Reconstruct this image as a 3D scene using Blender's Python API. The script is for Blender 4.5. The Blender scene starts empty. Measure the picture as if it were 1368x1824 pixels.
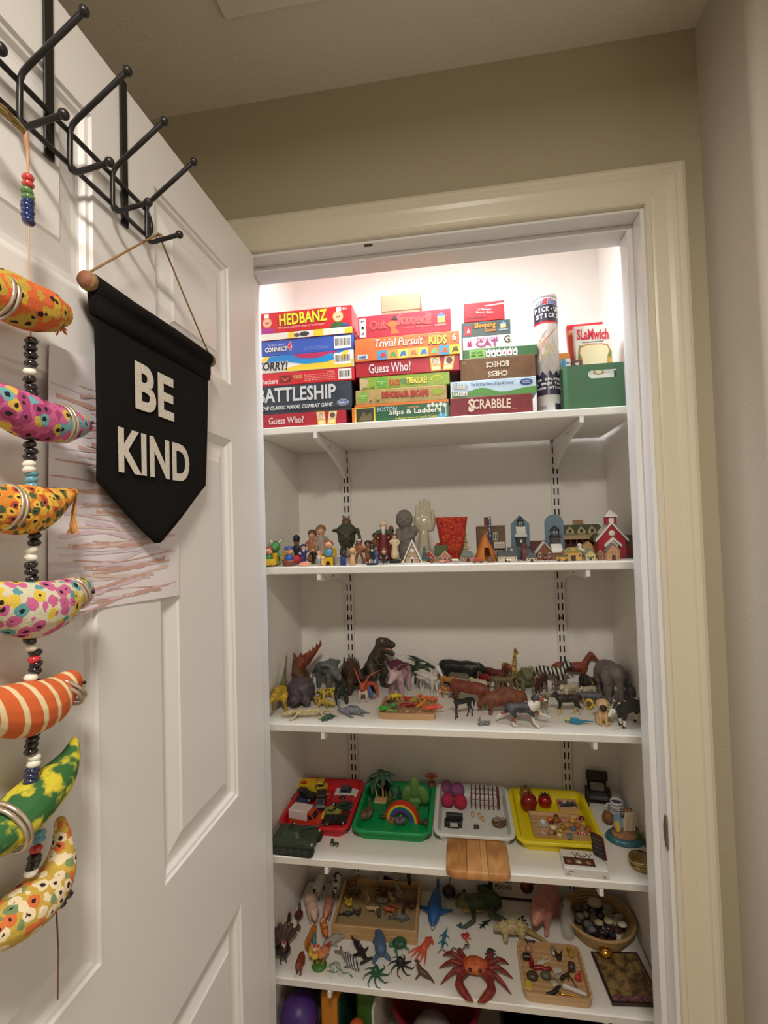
import bpy, math, random
import numpy as np
from mathutils import Vector, Matrix, Euler
S = bpy.context.scene
COL = S.collection
R = math.radians
random.seed(7)
# ------------------------------------------------------------------ camera, world, lights, exposure
cam_d = bpy.data.cameras.new('camera')
cam_d.sensor_fit = 'VERTICAL'
cam_d.sensor_height = 36.0
cam_d.lens = 36.0 * 864.62 / 1824.0
cam_d.clip_start = 0.01
cam = bpy.data.objects.new('camera', cam_d)
COL.objects.link(cam)
CX, CY, CZ, YAW, PITCH, ROLL = .439,-.9362,1.47,.1511,.0297,-.0295
_F = Vector((-math.sin(YAW) * math.cos(PITCH), math.cos(YAW) * math.cos(PITCH), math.sin(PITCH)))
_R = _F.cross(Vector((0,0,1))).normalized()
_U = _R.cross(_F)
_R2 = _R * math.cos(ROLL) + _U * math.sin(ROLL)
_U2 = -_R * math.sin(ROLL) + _U * math.cos(ROLL)
cam.matrix_world = Matrix(((_R2.x, _U2.x, -_F.x, CX),(_R2.y, _U2.y, -_F.y, CY),(_R2.z, _U2.z, -_F.z, CZ),(0,0,0,1)))
S.camera = cam
W = bpy.data.worlds.new('world')
W.use_nodes = True
W.node_tree.nodes['Background'].inputs[0].default_value = (1.0,.90,.78,1)
W.node_tree.nodes['Background'].inputs[1].default_value = .8
S.world = W
def disk_light(name, loc, size, power, color):
 d = bpy.data.lights.new(name, 'AREA')
 d.shape = 'DISK'
 d.size = size
 d.energy = power
 d.color = color
 o = bpy.data.objects.new(name, d)
 COL.objects.link(o)
 o.location = loc
 return o
disk_light('hall_lamp_light', (.50,-1.2,2.275),.24,20.3,(1.0,.935,.85))
disk_light('closet_lamp_light', (.40,.19,2.285),.22,7.0,(.82,.92,1.0))
S.view_settings.view_transform = 'Standard'
S.view_settings.look = 'None'
S.view_settings.exposure = 0.0
S.view_settings.gamma = 1.0
S.view_settings.use_curve_mapping = False
# ------------------------------------------------------------------ materials
def lin(c):
 return tuple(((x / 255 / 12.92) if x / 255 <= .04045 else ((x / 255 + .055) / 1.055) ** 2.4) for x in c) + (1.0,)
MC = {}
def mat(rgb, rough=.55, metal=0.0, kind=None, c2=None, c3=None, c4=None, scale=40., thr=.5, soft=.05, bump=0., bscale=200., stretch=None, dist=0., emit=0., trans=0., alpha=1., coat=0., spec=.5, sheen=0.):
 key = repr((rgb, rough, metal, kind, c2, c3, c4, scale, thr, soft, bump, bscale, stretch, dist, emit, trans, alpha, coat, spec, sheen))
 if key in MC:
  return MC[key]
 m = bpy.data.materials.new('material')
 m.use_nodes = True
 nt = m.node_tree
 N, Lk = nt.nodes, nt.links
 b = N['Principled BSDF']
 b.inputs['Base Color'].default_value = lin(rgb)
 b.inputs['Roughness'].default_value = rough
 b.inputs['Metallic'].default_value = metal
 b.inputs['Specular IOR Level'].default_value = spec
 b.inputs['Coat Weight'].default_value = coat
 b.inputs['Sheen Weight'].default_value = sheen
 b.inputs['Transmission Weight'].default_value = trans
 b.inputs['Alpha'].default_value = alpha
 if emit:
  b.inputs['Emission Color'].default_value = lin(rgb)
  b.inputs['Emission Strength'].default_value = emit
 m.diffuse_color = lin(rgb)
 if kind or bump:
  tc = N.new('ShaderNodeTexCoord')
  mp = N.new('ShaderNodeMapping')
  Lk.new(tc.outputs['Object'], mp.inputs['Vector'])
  if stretch:
   mp.inputs['Scale'].default_value = stretch
  vec = mp.outputs['Vector']
 def ramp(src, a, cols, interp='LINEAR'):
  r = N.new('ShaderNodeValToRGB')
  r.color_ramp.interpolation = interp
  el = r.color_ramp.elements
  while len(el) < len(cols):
   el.new(.5)
  for e, p, c in zip(el, a, cols):
   e.position = p
   e.color = lin(c)
  Lk.new(src, r.inputs['Fac'])
  return r.outputs['Color']
 def tex(t, **k):
  n = N.new('ShaderNodeTex' + t)
  for q, v in k.items():
   if hasattr(n, q) and q not in n.inputs.keys():
    setattr(n, q, v)
  Lk.new(vec, n.inputs['Vector'])
  return n
 out = None
 if kind == 'noise':
  n = tex('Noise')
  n.inputs['Scale'].default_value = scale
  n.inputs['Detail'].default_value = 3
  out = ramp(n.outputs['Fac'], (thr - soft, thr + soft),(rgb, c2))
 elif kind == 'spots':
  n = tex('Voronoi')
  n.inputs['Scale'].default_value = scale
  n.inputs['Randomness'].default_value = .9
  out = ramp(n.outputs['Distance'], (thr - soft, thr + soft),(c2, rgb))
 elif kind == 'stripes':
  n = tex('Wave', wave_type='BANDS', bands_direction='DIAGONAL')
  n.inputs['Scale'].default_value = scale
  n.inputs['Distortion'].default_value = dist
  n.inputs['Detail'].default_value = 1
  n.inputs['Detail Scale'].default_value = 1.5
  out = ramp(n.outputs['Fac'], (max(0, thr - soft), min(1, thr + soft)),(rgb, c2))
 elif kind == 'wood':
  n = tex('Wave', wave_type='BANDS', bands_direction='Y')
  n.inputs['Scale'].default_value = scale
  n.inputs['Distortion'].default_value = 6
  n.inputs['Detail'].default_value = 3
  out = ramp(n.outputs['Fac'], (.1,.9),(rgb, c2))
 elif kind == 'flowers':
  n = tex('Voronoi')
  n.inputs['Scale'].default_value = scale
  n.inputs['Randomness'].default_value = .75
  n2 = tex('Noise')
  n2.inputs['Scale'].default_value = scale * 2.2
  mth = N.new('ShaderNodeMath')
  mth.operation = 'MULTIPLY_ADD'
  mth.inputs[1].default_value = .5
  Lk.new(n2.outputs['Fac'], mth.inputs[0])
  Lk.new(n.outputs['Distance'], mth.inputs[2])
  flow = ramp(n.outputs['Color'], (0.,.36,.37,.68,.69),(c2, c2, c3, c3, c4), 'CONSTANT')
  cen = ramp(mth.outputs[0], (0., thr * .72, thr * .73, thr, thr + .01),((30,22,20),(30,22,20),(255,255,255),(255,255,255),(0,0,0)), 'CONSTANT')
  r1 = ramp(mth.outputs[0], (thr * .55, thr * .6, thr * .99, thr),((45,25,25),(255,255,255),(255,255,255),(255,255,255)))
  mul = N.new('ShaderNodeMix')
  mul.data_type = 'RGBA'
  mul.blend_type = 'MULTIPLY'
  mul.inputs['Factor'].default_value = 1
  Lk.new(flow, mul.inputs['A'])
  Lk.new(r1, mul.inputs['B'])
  mk = N.new('ShaderNodeMath')
  mk.operation = 'LESS_THAN'
  mk.inputs[1].default_value = thr
  Lk.new(mth.outputs[0], mk.inputs[0])
  mx = N.new('ShaderNodeMix')
  mx.data_type = 'RGBA'
  Lk.new(mk.outputs[0], mx.inputs['Factor'])
  mx.inputs['A'].default_value = lin(rgb)
  Lk.new(mul.outputs['Result'], mx.inputs['B'])
  out = mx.outputs['Result']
 if out is not None:
  Lk.new(out, b.inputs['Base Color'])
  if emit:
   Lk.new(out, b.inputs['Emission Color'])
 if bump:
  n = tex('Noise')
  n.inputs['Scale'].default_value = bscale
  n.inputs['Detail'].default_value = 2
  bp = N.new('ShaderNodeBump')
  bp.inputs['Strength'].default_value = bump
  bp.inputs['Distance'].default_value = .004
  Lk.new(n.outputs['Fac'], bp.inputs['Height'])
  Lk.new(bp.outputs['Normal'], b.inputs['Normal'])
 MC[key] = m
 return m
def P(r, g, b_, **k):           # glossy toy plastic or paint
 k.setdefault('rough', .42)
 return mat((r, g, b_), **k)
# ------------------------------------------------------------------ mesh building
def frame(d):
 d = Vector(d).normalized()
 a = Vector((0,0,1)) if abs(d.z) < .9 else Vector((1,0,0))
 u = a.cross(d).normalized()
 return u, d.cross(u)
class MB:
 def __init__(s):
  s.v, s.f, s.m, s.sm = [], [], [], []
 def add(s, v, f, m=0, sm=False):
  n = len(s.v)
  s.v += [tuple(p) for p in v]
  for q in f:
   s.f.append(tuple(i + n for i in q))
   s.m.append(m)
   s.sm.append(sm)
  return s
 def box(s, x0, x1, y0, y1, z0, z1, m=0):
  return s.add([(x0, y0, z0),(x1, y0, z0),(x1, y1, z0),(x0, y1, z0),(x0, y0, z1),(x1, y0, z1),(x1, y1, z1),(x0, y1, z1)],
                     [(0,3,2,1),(4,5,6,7),(0,1,5,4),(1,2,6,5),(2,3,7,6),(3,0,4,7)], m)
 def bbox(s, x0, x1, y0, y1, z0, z1, r=.002, m=0):     # box with chamfered edges
  v = []
  for sx in (0,1):
   for sy in (0,1):
    for sz in (0,1):
     x, y, z = (x0, x1)[sx], (y0, y1)[sy], (z0, z1)[sz]
     dx, dy, dz = (r, -r)[sx], (r, -r)[sy], (r, -r)[sz]
     v += [(x, y + dy, z + dz),(x + dx, y, z + dz),(x + dx, y + dy, z)]
  i = lambda a, b, c, k: (a * 4 + b * 2 + c) * 3 + k
  f = []
  for a in (0,1):
   q = [i(a, 0,0,0), i(a, 1,0,0), i(a, 1,1,0), i(a, 0,1,0)]
   f.append(q if a else q[::-1])
   q = [i(0, a, 0,1), i(1, a, 0,1), i(1, a, 1,1), i(0, a, 1,1)]
   f.append(q[::-1] if a else q)
   q = [i(0,0, a, 2), i(1,0, a, 2), i(1,1, a, 2), i(0,1, a, 2)]
   f.append(q if a else q[::-1])
  for a in (0,1):
   for b in (0,1):
    f.append([i(0, a, b, 1), i(1, a, b, 1), i(1, a, b, 2), i(0, a, b, 2)])
    f.append([i(a, 0, b, 0), i(a, 1, b, 0), i(a, 1, b, 2), i(a, 0, b, 2)])
    f.append([i(a, b, 0,0), i(a, b, 1,0), i(a, b, 1,1), i(a, b, 0,1)])
  for a in (0,1):
   for b in (0,1):
    for c in (0,1):
     f.append([i(a, b, c, k) for k in range(3)])
  return s.add(v, f, m)
 def tube(s, pts, r, n=8, m=0, cap='round', sm=True, flat=(1,1)):
  pts = [Vector(p) for p in pts]
  rs = list(r) if isinstance(r, (list, tuple)) else [r] * len(pts)
  if cap == 'round':
   d0 = (pts[0] - pts[1]).normalized()
   d1 = (pts[-1] - pts[-2]).normalized()
   A = [(pts[0] + d0 * rs[0] * .95, rs[0] * .3),(pts[0] + d0 * rs[0] * .6, rs[0] * .8)]
   B = [(pts[-1] + d1 * rs[-1] * .6, rs[-1] * .8),(pts[-1] + d1 * rs[-1] * .95, rs[-1] * .3)]
   seq = A + list(zip(pts, rs)) + B
   pts, rs = [q[0] for q in seq], [q[1] for q in seq]
  v, f = [], []
  u = w = None
  for k, (p, rr) in enumerate(zip(pts, rs)):
   d = pts[min(k + 1, len(pts) - 1)] - pts[max(k - 1,0)]
   if d.length < 1e-9:
    d = Vector((0,0,1))
   d.normalize()
   if u is None:
    u, w = frame(d)
   else:
    u = u - d * u.dot(d)
    u = u.normalized() if u.length > 1e-6 else frame(d)[0]
    w = d.cross(u)
   for j in range(n):
    a = 2 * math.pi * j / n
    v.append(p + u * (math.cos(a) * rr * flat[0]) + w * (math.sin(a) * rr * flat[1]))
  for k in range(len(pts) - 1):
   for j in range(n):
    j2 = (j + 1) % n
    f.append((k * n + j, k * n + j2,(k + 1) * n + j2,(k + 1) * n + j))
  f.append(tuple(range(n))[::-1])
  f.append(tuple((len(pts) - 1) * n + j for j in range(n)))
  return s.add(v, f, m, sm)
 def cyl(s, p0, p1, r0, r1=None, n=14, m=0, sm=True):
  return s.tube([p0, p1], [r0, r0 if r1 is None else r1], n, m, 'flat', sm)
 def lathe(s, prof, n=20, c=(0,0,0), m=0, sm=True, sx=1., sy=1.):
  v, f = [], []
  for r, z in prof:
   for j in range(n):
    a = 2 * math.pi * j / n
    v.append((c[0] + r * math.cos(a) * sx, c[1] + r * math.sin(a) * sy, c[2] + z))
  for k in range(len(prof) - 1):
   for j in range(n):
    j2 = (j + 1) % n
    f.append((k * n + j, k * n + j2,(k + 1) * n + j2,(k + 1) * n + j))
  f.append(tuple(range(n))[::-1])
  f.append(tuple((len(prof) - 1) * n + j for j in range(n)))
  return s.add(v, f, m, sm)
 def sph(s, c, r, n=12, k=8, m=0, rot=None):
  r = r if isinstance(r, (tuple, list)) else (r, r, r)
  M3 = Euler(rot).to_matrix() if rot else None
  v, f = [], []
  def pt(x, y, z):
   q = Vector((x * r[0], y * r[1], z * r[2]))
   if M3:
    q = M3 @ q
   return (q.x + c[0], q.y + c[1], q.z + c[2])
  v.append(pt(0,0,-1))
  for i in range(1, k):
   a = -math.pi / 2 + math.pi * i / k
   for j in range(n):
    b = 2 * math.pi * j / n
    v.append(pt(math.cos(a) * math.cos(b), math.cos(a) * math.sin(b), math.sin(a)))
  v.append(pt(0,0,1))
  for j in range(n):
   j2 = (j + 1) % n
   f.append((0,1 + j2,1 + j))
   for i in range(k - 2):
    f.append((1 + i * n + j, 1 + i * n + j2,1 + (i + 1) * n + j2,1 + (i + 1) * n + j))
   f.append((1 + (k - 2) * n + j, 1 + (k - 2) * n + j2, len(v) - 1))
  return s.add(v, f, m, True)
 def prism(s, poly, a0, a1, axis='y', m=0):
  # polygon in (x,z) extruded along y | (x,y) along z | (y,z) along x
  def q(p, a):
   return {'y': (p[0], a, p[1]), 'z': (p[0], p[1], a), 'x': (a, p[0], p[1])}[axis]
  n = len(poly)
  v = [q(p, a0) for p in poly] + [q(p, a1) for p in poly]
  f = [tuple(range(n)), tuple(range(2 * n - 1, n - 1,-1))]
  for j in range(n):
   j2 = (j + 1) % n
   f.append((j, n + j, n + j2, j2))
  return s.add(v, f, m)
 def rings(s, rings, m=0, closed=True, sm=False, cap=(True, True)):
  n = len(rings[0])
  v = [p for r_ in rings for p in r_]
  f = []
  for k in range(len(rings) - 1):
   for j in range(n if closed else n - 1):
    j2 = (j + 1) % n
    f.append((k * n + j, k * n + j2,(k + 1) * n + j2,(k + 1) * n + j))
  if cap[0]:
   f.append(tuple(range(n))[::-1])
  if cap[1]:
   f.append(tuple((len(rings) - 1) * n + j for j in range(n)))
  return s.add(v, f, m, sm)
def ob(name, mb, mats, parent=None, loc=(0,0,0), rz=0., rot=None, label=None, cat=None, group=None, kind=None, smooth=None):
 me = bpy.data.meshes.new(name)
 me.from_pydata(mb.v, [], mb.f)
 mats = mats if isinstance(mats, (list, tuple)) else [mats]
 for q in mats:
  me.materials.append(q)
 me.polygons.foreach_set('material_index', mb.m)
 me.polygons.foreach_set('use_smooth', [bool(x) if smooth is None else smooth for x in mb.sm])
 me.update()
 o = bpy.data.objects.new(name, me)
 COL.objects.link(o)
 if parent:
  o.parent = parent
 o.location = loc
 o.rotation_euler = rot if rot else (0,0, R(rz))
 return tag(o, label, cat, group, kind)
def tag(o, label=None, cat=None, group=None, kind=None):
 for k, v in (('label', label),('category', cat),('group', group),('kind', kind)):
  if v:
   o[k] = v
 return o
def thing(name, label, cat, loc=(0,0,0), rz=0., rot=None, group=None, s=None):
 o = bpy.data.objects.new(name, None)
 o.empty_display_size = .02
 COL.objects.link(o)
 o.location = loc
 o.rotation_euler = rot if rot else (0,0, R(rz))
 if s:
  o.scale = (s, s, s) if not isinstance(s, tuple) else s
 return tag(o, label, cat, group)
def copy_tree(o, parent=None):
 c = o.copy()
 COL.objects.link(c)
 if parent:
  c.parent = parent
 for ch in list(o.children):
  copy_tree(ch, c)
 return c
# ---- lettering and remeshed bodies are evaluated together at the end
TEXTS, BODIES = [], []
def text(s, w, h, m, parent, loc, rot=(90,0,0), bold=0., name='lettering', depth=.0003, shear=0., space=1., res=2):
 """flat lettering w x h metres, centred on loc; rot (90,0,0) reads from -Y"""
 cu = bpy.data.curves.new(name, 'FONT')
 cu.body = s
 cu.align_x = 'CENTER'
 cu.offset = bold
 cu.extrude = .01
 cu.shear = shear
 cu.space_character = space
 cu.resolution_u = res
 o = bpy.data.objects.new(name, cu)
 COL.objects.link(o)
 TEXTS.append((o, w, h, m, parent, loc, rot, depth, name))
def chainmesh(chains, s):
 mb = MB()
 for ch in chains:
  if ch[0] == 'E':
   _, key, c, r = ch[:4]
   mb.sph(tuple(q * s for q in c), tuple(q * s for q in r),14,10, rot=ch[4] if len(ch) > 4 else None)
  else:
   key, pts = ch[:2]
   if len(pts) == 1:
    x, y, z, r = pts[0]
    mb.sph((x * s, y * s, z * s), r * s, 12,8)
   else:
    mb.tube([(p[0] * s, p[1] * s, p[2] * s) for p in pts], [p[3] * s for p in pts], 14, flat=ch[2] if len(ch) > 2 else (1,1))
 return mb
def spline(pts, k=3):
 P_ = [Vector(p) for p in pts]
 out = []
 for i in range(len(P_) - 1):
  a, b_, c, d = P_[max(i - 1,0)], P_[i], P_[i + 1], P_[min(i + 2, len(P_) - 1)]
  for j in range(k):
   t = j / k
   out.append(tuple(.5 * (2 * b_ + (c - a) * t + (2 * a - 5 * b_ + 4 * c - d) * t * t + (3 * b_ - a - 3 * c + d) * t ** 3)))
 return out + [tuple(pts[-1])]
def body(name, chains, size, mats, loc, rz=0., label=None, cat=None, group=None, fit='z', vox=46, parent=None, rot=None, dots=(), smooth=3, ground=True):
 """one continuous skin grown over limb chains: ('key', [(x,y,z,r)...]) or ('E', key, centre, radii)"""
 mb = chainmesh(chains, 1.0)
 A = np.array(mb.v)
 ext = A.max(0) - A.min(0)
 k = {'z': ext[2], 'x': ext[0], 'm': ext.max(), 'y': ext[1], 'raw': 1.}[fit]
 s = size / k if fit != 'raw' else 1.0
 z0 = A[:, 2].min() if ground else 0.
 mb.v = [(p[0] * s, p[1] * s, (p[2] - z0) * s) for p in mb.v]
 me = bpy.data.meshes.new(name)
 me.from_pydata(mb.v, [], mb.f)
 keys = list(mats)
 for q in keys:
  me.materials.append(mats[q])
 o = bpy.data.objects.new(name, me)
 COL.objects.link(o)
 if parent:
  o.parent = parent
 o.location = loc
 o.rotation_euler = rot if rot else (0,0, R(rz))
 md = o.modifiers.new('r', 'REMESH')
 md.mode = 'VOXEL'
 md.voxel_size = float((ext.max() * s) / vox)
 if smooth:
  m2 = o.modifiers.new('s', 'SMOOTH')
  m2.factor = .5
  m2.iterations = smooth
 BODIES.append((o, chains, s, z0, keys, dots))
 return tag(o, label, cat, group)
def finalize():
 bpy.context.view_layer.update()
 dg = bpy.context.evaluated_depsgraph_get()
 done = []
 for row in TEXTS:
  me = bpy.data.meshes.new_from_object(row[0].evaluated_get(dg))
  done.append((me, row))
 built = []
 for row in BODIES:
  me = bpy.data.meshes.new_from_object(row[0].evaluated_get(dg))
  built.append((me, row))
 for me, (o, w, h, m, parent, loc, rot, depth, name) in done:
  n = len(me.vertices)
  a = np.empty(n * 3)
  me.vertices.foreach_get('co', a)
  a = a.reshape(-1,3)
  lo, hi = a.min(0), a.max(0)
  sc = np.array([w / max(hi[0] - lo[0], 1e-6), h / max(hi[1] - lo[1], 1e-6), depth / max(hi[2] - lo[2], 1e-6)])
  a = (a - (lo + hi) / 2) * sc
  a[:, 2] += depth / 2
  me.vertices.foreach_set('co', a.ravel())
  me.materials.clear()
  me.materials.append(m)
  me.update()
  q = bpy.data.objects.new(name, me)
  COL.objects.link(q)
  q.parent = parent
  q.location = loc
  q.rotation_euler = tuple(R(x) for x in rot)
  bpy.data.objects.remove(o)
 for me, (o, chains, s, z0, keys, dots) in built:
  o.modifiers.clear()
  n = len(me.polygons)
  c = np.empty(n * 3)
  me.polygons.foreach_get('center', c)
  c = c.reshape(-1,3) / s
  c[:, 2] += z0
  best = np.full(n, 1e9)
  idx = np.zeros(n, int)
  for ch in chains:
   if ch[0] == 'E':
    q = c - np.array(ch[2])
    if len(ch) > 4:
     q = q @ np.array(Euler(ch[4]).to_matrix())
    dd = np.sqrt(((q / np.array(ch[3])) ** 2).sum(1))
    key = ch[1]
   else:
    key = ch[0]
    pts = np.array(ch[1], float)
    dd = np.full(n, 1e9)
    if len(pts) == 1:
     dd = np.linalg.norm(c - pts[0, :3], axis=1) / pts[0,3]
    for a, b_ in zip(pts[:-1], pts[1:]):
     d = b_[:3] - a[:3]
     t = np.clip(((c - a[:3]) @ d) / max(d @ d, 1e-12),0,1)
     rr = a[3] + t * (b_[3] - a[3])
     dd = np.minimum(dd, np.linalg.norm(c - a[:3] - t[:, None] * d, axis=1) / rr)
   ki = keys.index(key) if key in keys else 0
   u = dd < best
   best[u] = dd[u]
   idx[u] = ki
  for key, p, r in dots:
   idx[np.linalg.norm(c - np.array(p), axis=1) < r] = keys.index(key)
  me.materials.clear()
  for q in o.data.materials:
   me.materials.append(q)
  me.polygons.foreach_set('material_index', idx.astype(np.int32))
  me.polygons.foreach_set('use_smooth', [True] * n)
  me.update()
  old = o.data
  o.data = me
  bpy.data.meshes.remove(old)
# ------------------------------------------------------------------ the setting
WID = .7929                       # casing opening width, x = 0 .. WID
ZH, ZC = 2.0396,2.36             # head of the opening, ceiling
XR = .8943                        # hall corner beside the casing
XL, XRC, YB = -.0812,.8852,.614 # closet side walls and back wall
SHELF = {1: 1.7372,2: 1.3729,3: .972,4: .6382,5: .3366}
YF, TH = .268,.0195
tan = mat((176,165,140),.75, bump=.22, bscale=190)
closet_paint = mat((243,238,230),.7, bump=.4, bscale=120)
ceil_paint = mat((216,208,194),.85, bump=.35, bscale=150)
trim_paint = mat((219,210,188),.3, bump=.02, bscale=60)
jamb_paint = mat((232,230,228),.32)
door_paint = mat((226,222,217),.34, bump=.05, bscale=260, stretch=(1,6,.25))
shelf_white = mat((234,229,219),.4)
white_metal = mat((232,228,222),.35)
floor_mat = mat((196,182,160),.95, kind='noise', c2=(176,162,140), scale=300, soft=.2)
grey_wall = mat((196,188,176),.75, bump=.2, bscale=190)
def struct(name, mb, m, **k):
 return ob(name, mb, m, kind='structure', **k)
struct('floor', MB().box(-1.3,2.4,-2.7,0,-.1,0).box(-.2,1.0,0,.72,-.1,0), floor_mat)
struct('ceiling', MB().box(-1.3,2.4,-2.7,0.0, ZC, ZC + .1), ceil_paint)
struct('ceiling_closet', MB().box(-.2,1.0,.115,.72, ZC, ZC + .1), closet_paint)
wf = MB().box(-1.3,-.002,0,.115,0, ZC + .1).box(WID + .002, XR + .1,0,.115,0, ZC + .1).box(-.002, WID + .002,0,.115, ZH + .01, ZC + .1)
struct('wall_front', wf, tan)
wc = MB().box(-1.3, XL, .1151,.72,0, ZC + .1).box(XL, -.014,.1151,.117,0, ZC).box(WID + .014, XRC, .1151,.117,0, ZC).box(-.014, WID + .014,.1151,.117, ZH + .02, ZC)
struct('wall_closet_left', MB().box(XL - .1, XL, .1155, YB + .1,0, ZC + .1), closet_paint)
struct('wall_closet_right', MB().box(XRC, XRC + .1,.1155, YB + .1,0, ZC + .1), closet_paint)
struct('wall_closet_back', MB().box(XL, XRC, YB, YB + .1,0, ZC + .1), closet_paint)
struct('wall_closet_front', MB().box(XL, -.014,.1152,.1172,0, ZC).box(WID + .014, XRC, .1152,.1172,0, ZC).box(-.014, WID + .014,.1152,.1172, ZH + .02, ZC), closet_paint)
# short return wall beside the door, its outer corner rounded
ret = []
rr, yc = .012,-.153
for k in range(7):
 a = math.pi + k * math.pi / 12
 ret.append((XR + rr + rr * math.cos(a), yc + rr + rr * math.sin(a)))
struct('wall_right', MB().prism([(2.3,0),(XR, 0)] + ret + [(2.3, yc)], 0, ZC + .05, 'z'), grey_wall)
struct('wall_back', MB().box(-1.3,2.4,-2.7,-2.6,0, ZC), tan)
struct('wall_left', MB().box(-1.3,-1.2,-2.6,0,0, ZC), tan)
# casing: moulded profile swept round the opening with mitred corners
prof = [(0,.000),(0,.010),(.003,.0125),(.007,.0125),(.009,.0105),(.013,.0115),(.034,.0135),(.042,.0155),(.047,.0185),(.052,.0175),(.055,.0195),(.060,.0195),(.0664,.0165),(.0664,0)]
def casing(name, a, b, ma, mb_):
 # a, b: (x,z) of the inner line's ends; the profile grows outward along ma at a and mb_ at b
 rg = []
 for (x, z), d in ((a, ma),(b, mb_)):
  rg.append([(x + d[0] * u, -t, z + d[1] * u) for u, t in prof])
 struct(name, MB().rings(rg, closed=True), trim_paint)
casing('trim_1', (0, ZH),(WID, ZH),(-1,1),(1,1))
casing('trim_2', (WID, ZH),(WID, 0),(1,1),(1,0))
casing('trim_3', (0,0),(0, ZH),(-1,0),(-1,1))
JX0, JX1, JZ = .006, WID - .006, ZH - .006
jr = struct('trim_4', MB().bbox(JX1, JX1 + .018,-.0005,.1145,0, JZ + .018,.0012).bbox(JX1 - .011, JX1,.039,.0765,0, JZ, .0015), jamb_paint)
struct('trim_5', MB().bbox(JX0 - .018, JX0,-.0005,.1145,0, JZ + .018,.0012).bbox(JX0, JX0 + .011,.039,.0765,0, JZ, .0015), jamb_paint)
jh = struct('trim_6', MB().bbox(JX0, JX1,-.0005,.1145, JZ, JZ + .018,.0012).bbox(JX0 + .011, JX1 - .011,.039,.0765, JZ - .011, JZ, .0015), jamb_paint)
brass = mat((150,128,84),.28,1.0)
nick = mat((150,140,120),.3,1.0)
sp = MB()
ovl = [(.0115 * math.cos(2 * math.pi * t / 20),.031 * math.sin(2 * math.pi * t / 20)) for t in range(20)]
def _lip(k, off):
 return [(JX1 - .0008 - off - .5 * max(0,-(u * k + .004)),.004 + u * k, .913 + w * k) for u, w in ovl]
sp.rings([_lip(1,.0), _lip(1,.0016), _lip(.8,.0026), _lip(.66,.0012)])
ob('strike_plate', sp, nick, jr, label='worn brass strike plate with a rounded lip')
ob('latch_catch', MB().box(.272,.288,.002,.008, JZ - .002, JZ), mat((70,60,48),.5,.6), jh)
# the door leaf, swung open square to the wall: stiles, rails, six moulded panels
HX, HY, DW, DT = .0434,-.0087,.775,.035
ST = .1143
PW_ = (DW - 3 * ST) / 2
ROWS = [(1.732,1.945),(1.008,1.632),(.24,.8216)]
leaf = MB()
COLS = [(ST, ST + PW_),(2 * ST + PW_, 2 * ST + 2 * PW_)]
yy = lambda u: HY - u
def dbox(u0, u1, z0, z1):
 leaf.box(HX - DT, HX, yy(u1), yy(u0), z0, z1)
for u0, u1 in ((0, ST),(ST + PW_, 2 * ST + PW_),(2 * ST + 2 * PW_, DW)):
 dbox(u0, u1,.012,2.03)
zs = [.012] + [z for a in sorted(ROWS) for z in a] + [2.03]
for z0, z1 in zip(zs[::2], zs[1::2]):
 for u0, u1 in COLS:
  dbox(u0, u1, z0, z1)
# rounded hinge-side edge
door = struct('door_1', leaf, door_paint)
pprof = [(0,0),(.002,-.0035),(.006,-.0045),(.010,-.0095),(.013,-.0105),(.020,-.0105),(.024,-.0095),(.042,-.0035),(.045,-.0015),(.048,-.0015)]
for u0, u1 in COLS:
 for z0, z1 in ROWS:
  rg = [[(HX + d, yy(u0 + i), z0 + i),(HX + d, yy(u1 - i), z0 + i),(HX + d, yy(u1 - i), z1 - i),(HX + d, yy(u0 + i), z1 - i)] for i, d in pprof]
  rg = [[(HX - DT, p[1], p[2]) for p in rg[0]]] + rg
  ob('door_panel', MB().rings([r_[::-1] for r_ in rg]), door_paint, door)
# ceiling: pale flat cover plate
cp = thing('ceiling_plate', 'pale flat rectangular cover plate on the textured ceiling', 'cover plate', (.245,-.36, ZC))
ob('plate', MB().bbox(-.1765,.1765,-.19,.1915,-.008,-.0002,.003), mat((222,214,198),.6), cp)
ob('inset', MB().bbox(-.15,.15,-.165,.165,-.0105,-.0081,.001), mat((222,214,198),.6), cp)
# lamps
hl = thing('ceiling_lamp', 'round flush ceiling lamp with frosted glass lighting the hall', 'lamp', (.50,-1.2, ZC))
ob('base', MB().lathe([(.02,-.001),(.16,-.001),(.16,-.025),(.15,-.03),(.02,-.03)], 28), brass, hl)
ob('lamp_shade', MB().lathe([(.02,-.031),(.145,-.031),(.15,-.045),(.14,-.068),(.10,-.078),(.02,-.080)], 28), mat((255,222,176),.4, emit=2.5), hl)
cl = thing('closet_lamp', 'small round white ceiling lamp inside the closet', 'lamp', (.40,.19, ZC))
ob('base', MB().lathe([(.02,-.001),(.10,-.001),(.10,-.022),(.02,-.022)], 24), white_metal, cl)
ob('lamp_shade', MB().lathe([(.02,-.023),(.09,-.023),(.095,-.04),(.085,-.06),(.05,-.07),(.01,-.071)], 24), mat((255,250,246),.4, emit=3.), cl)
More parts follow.
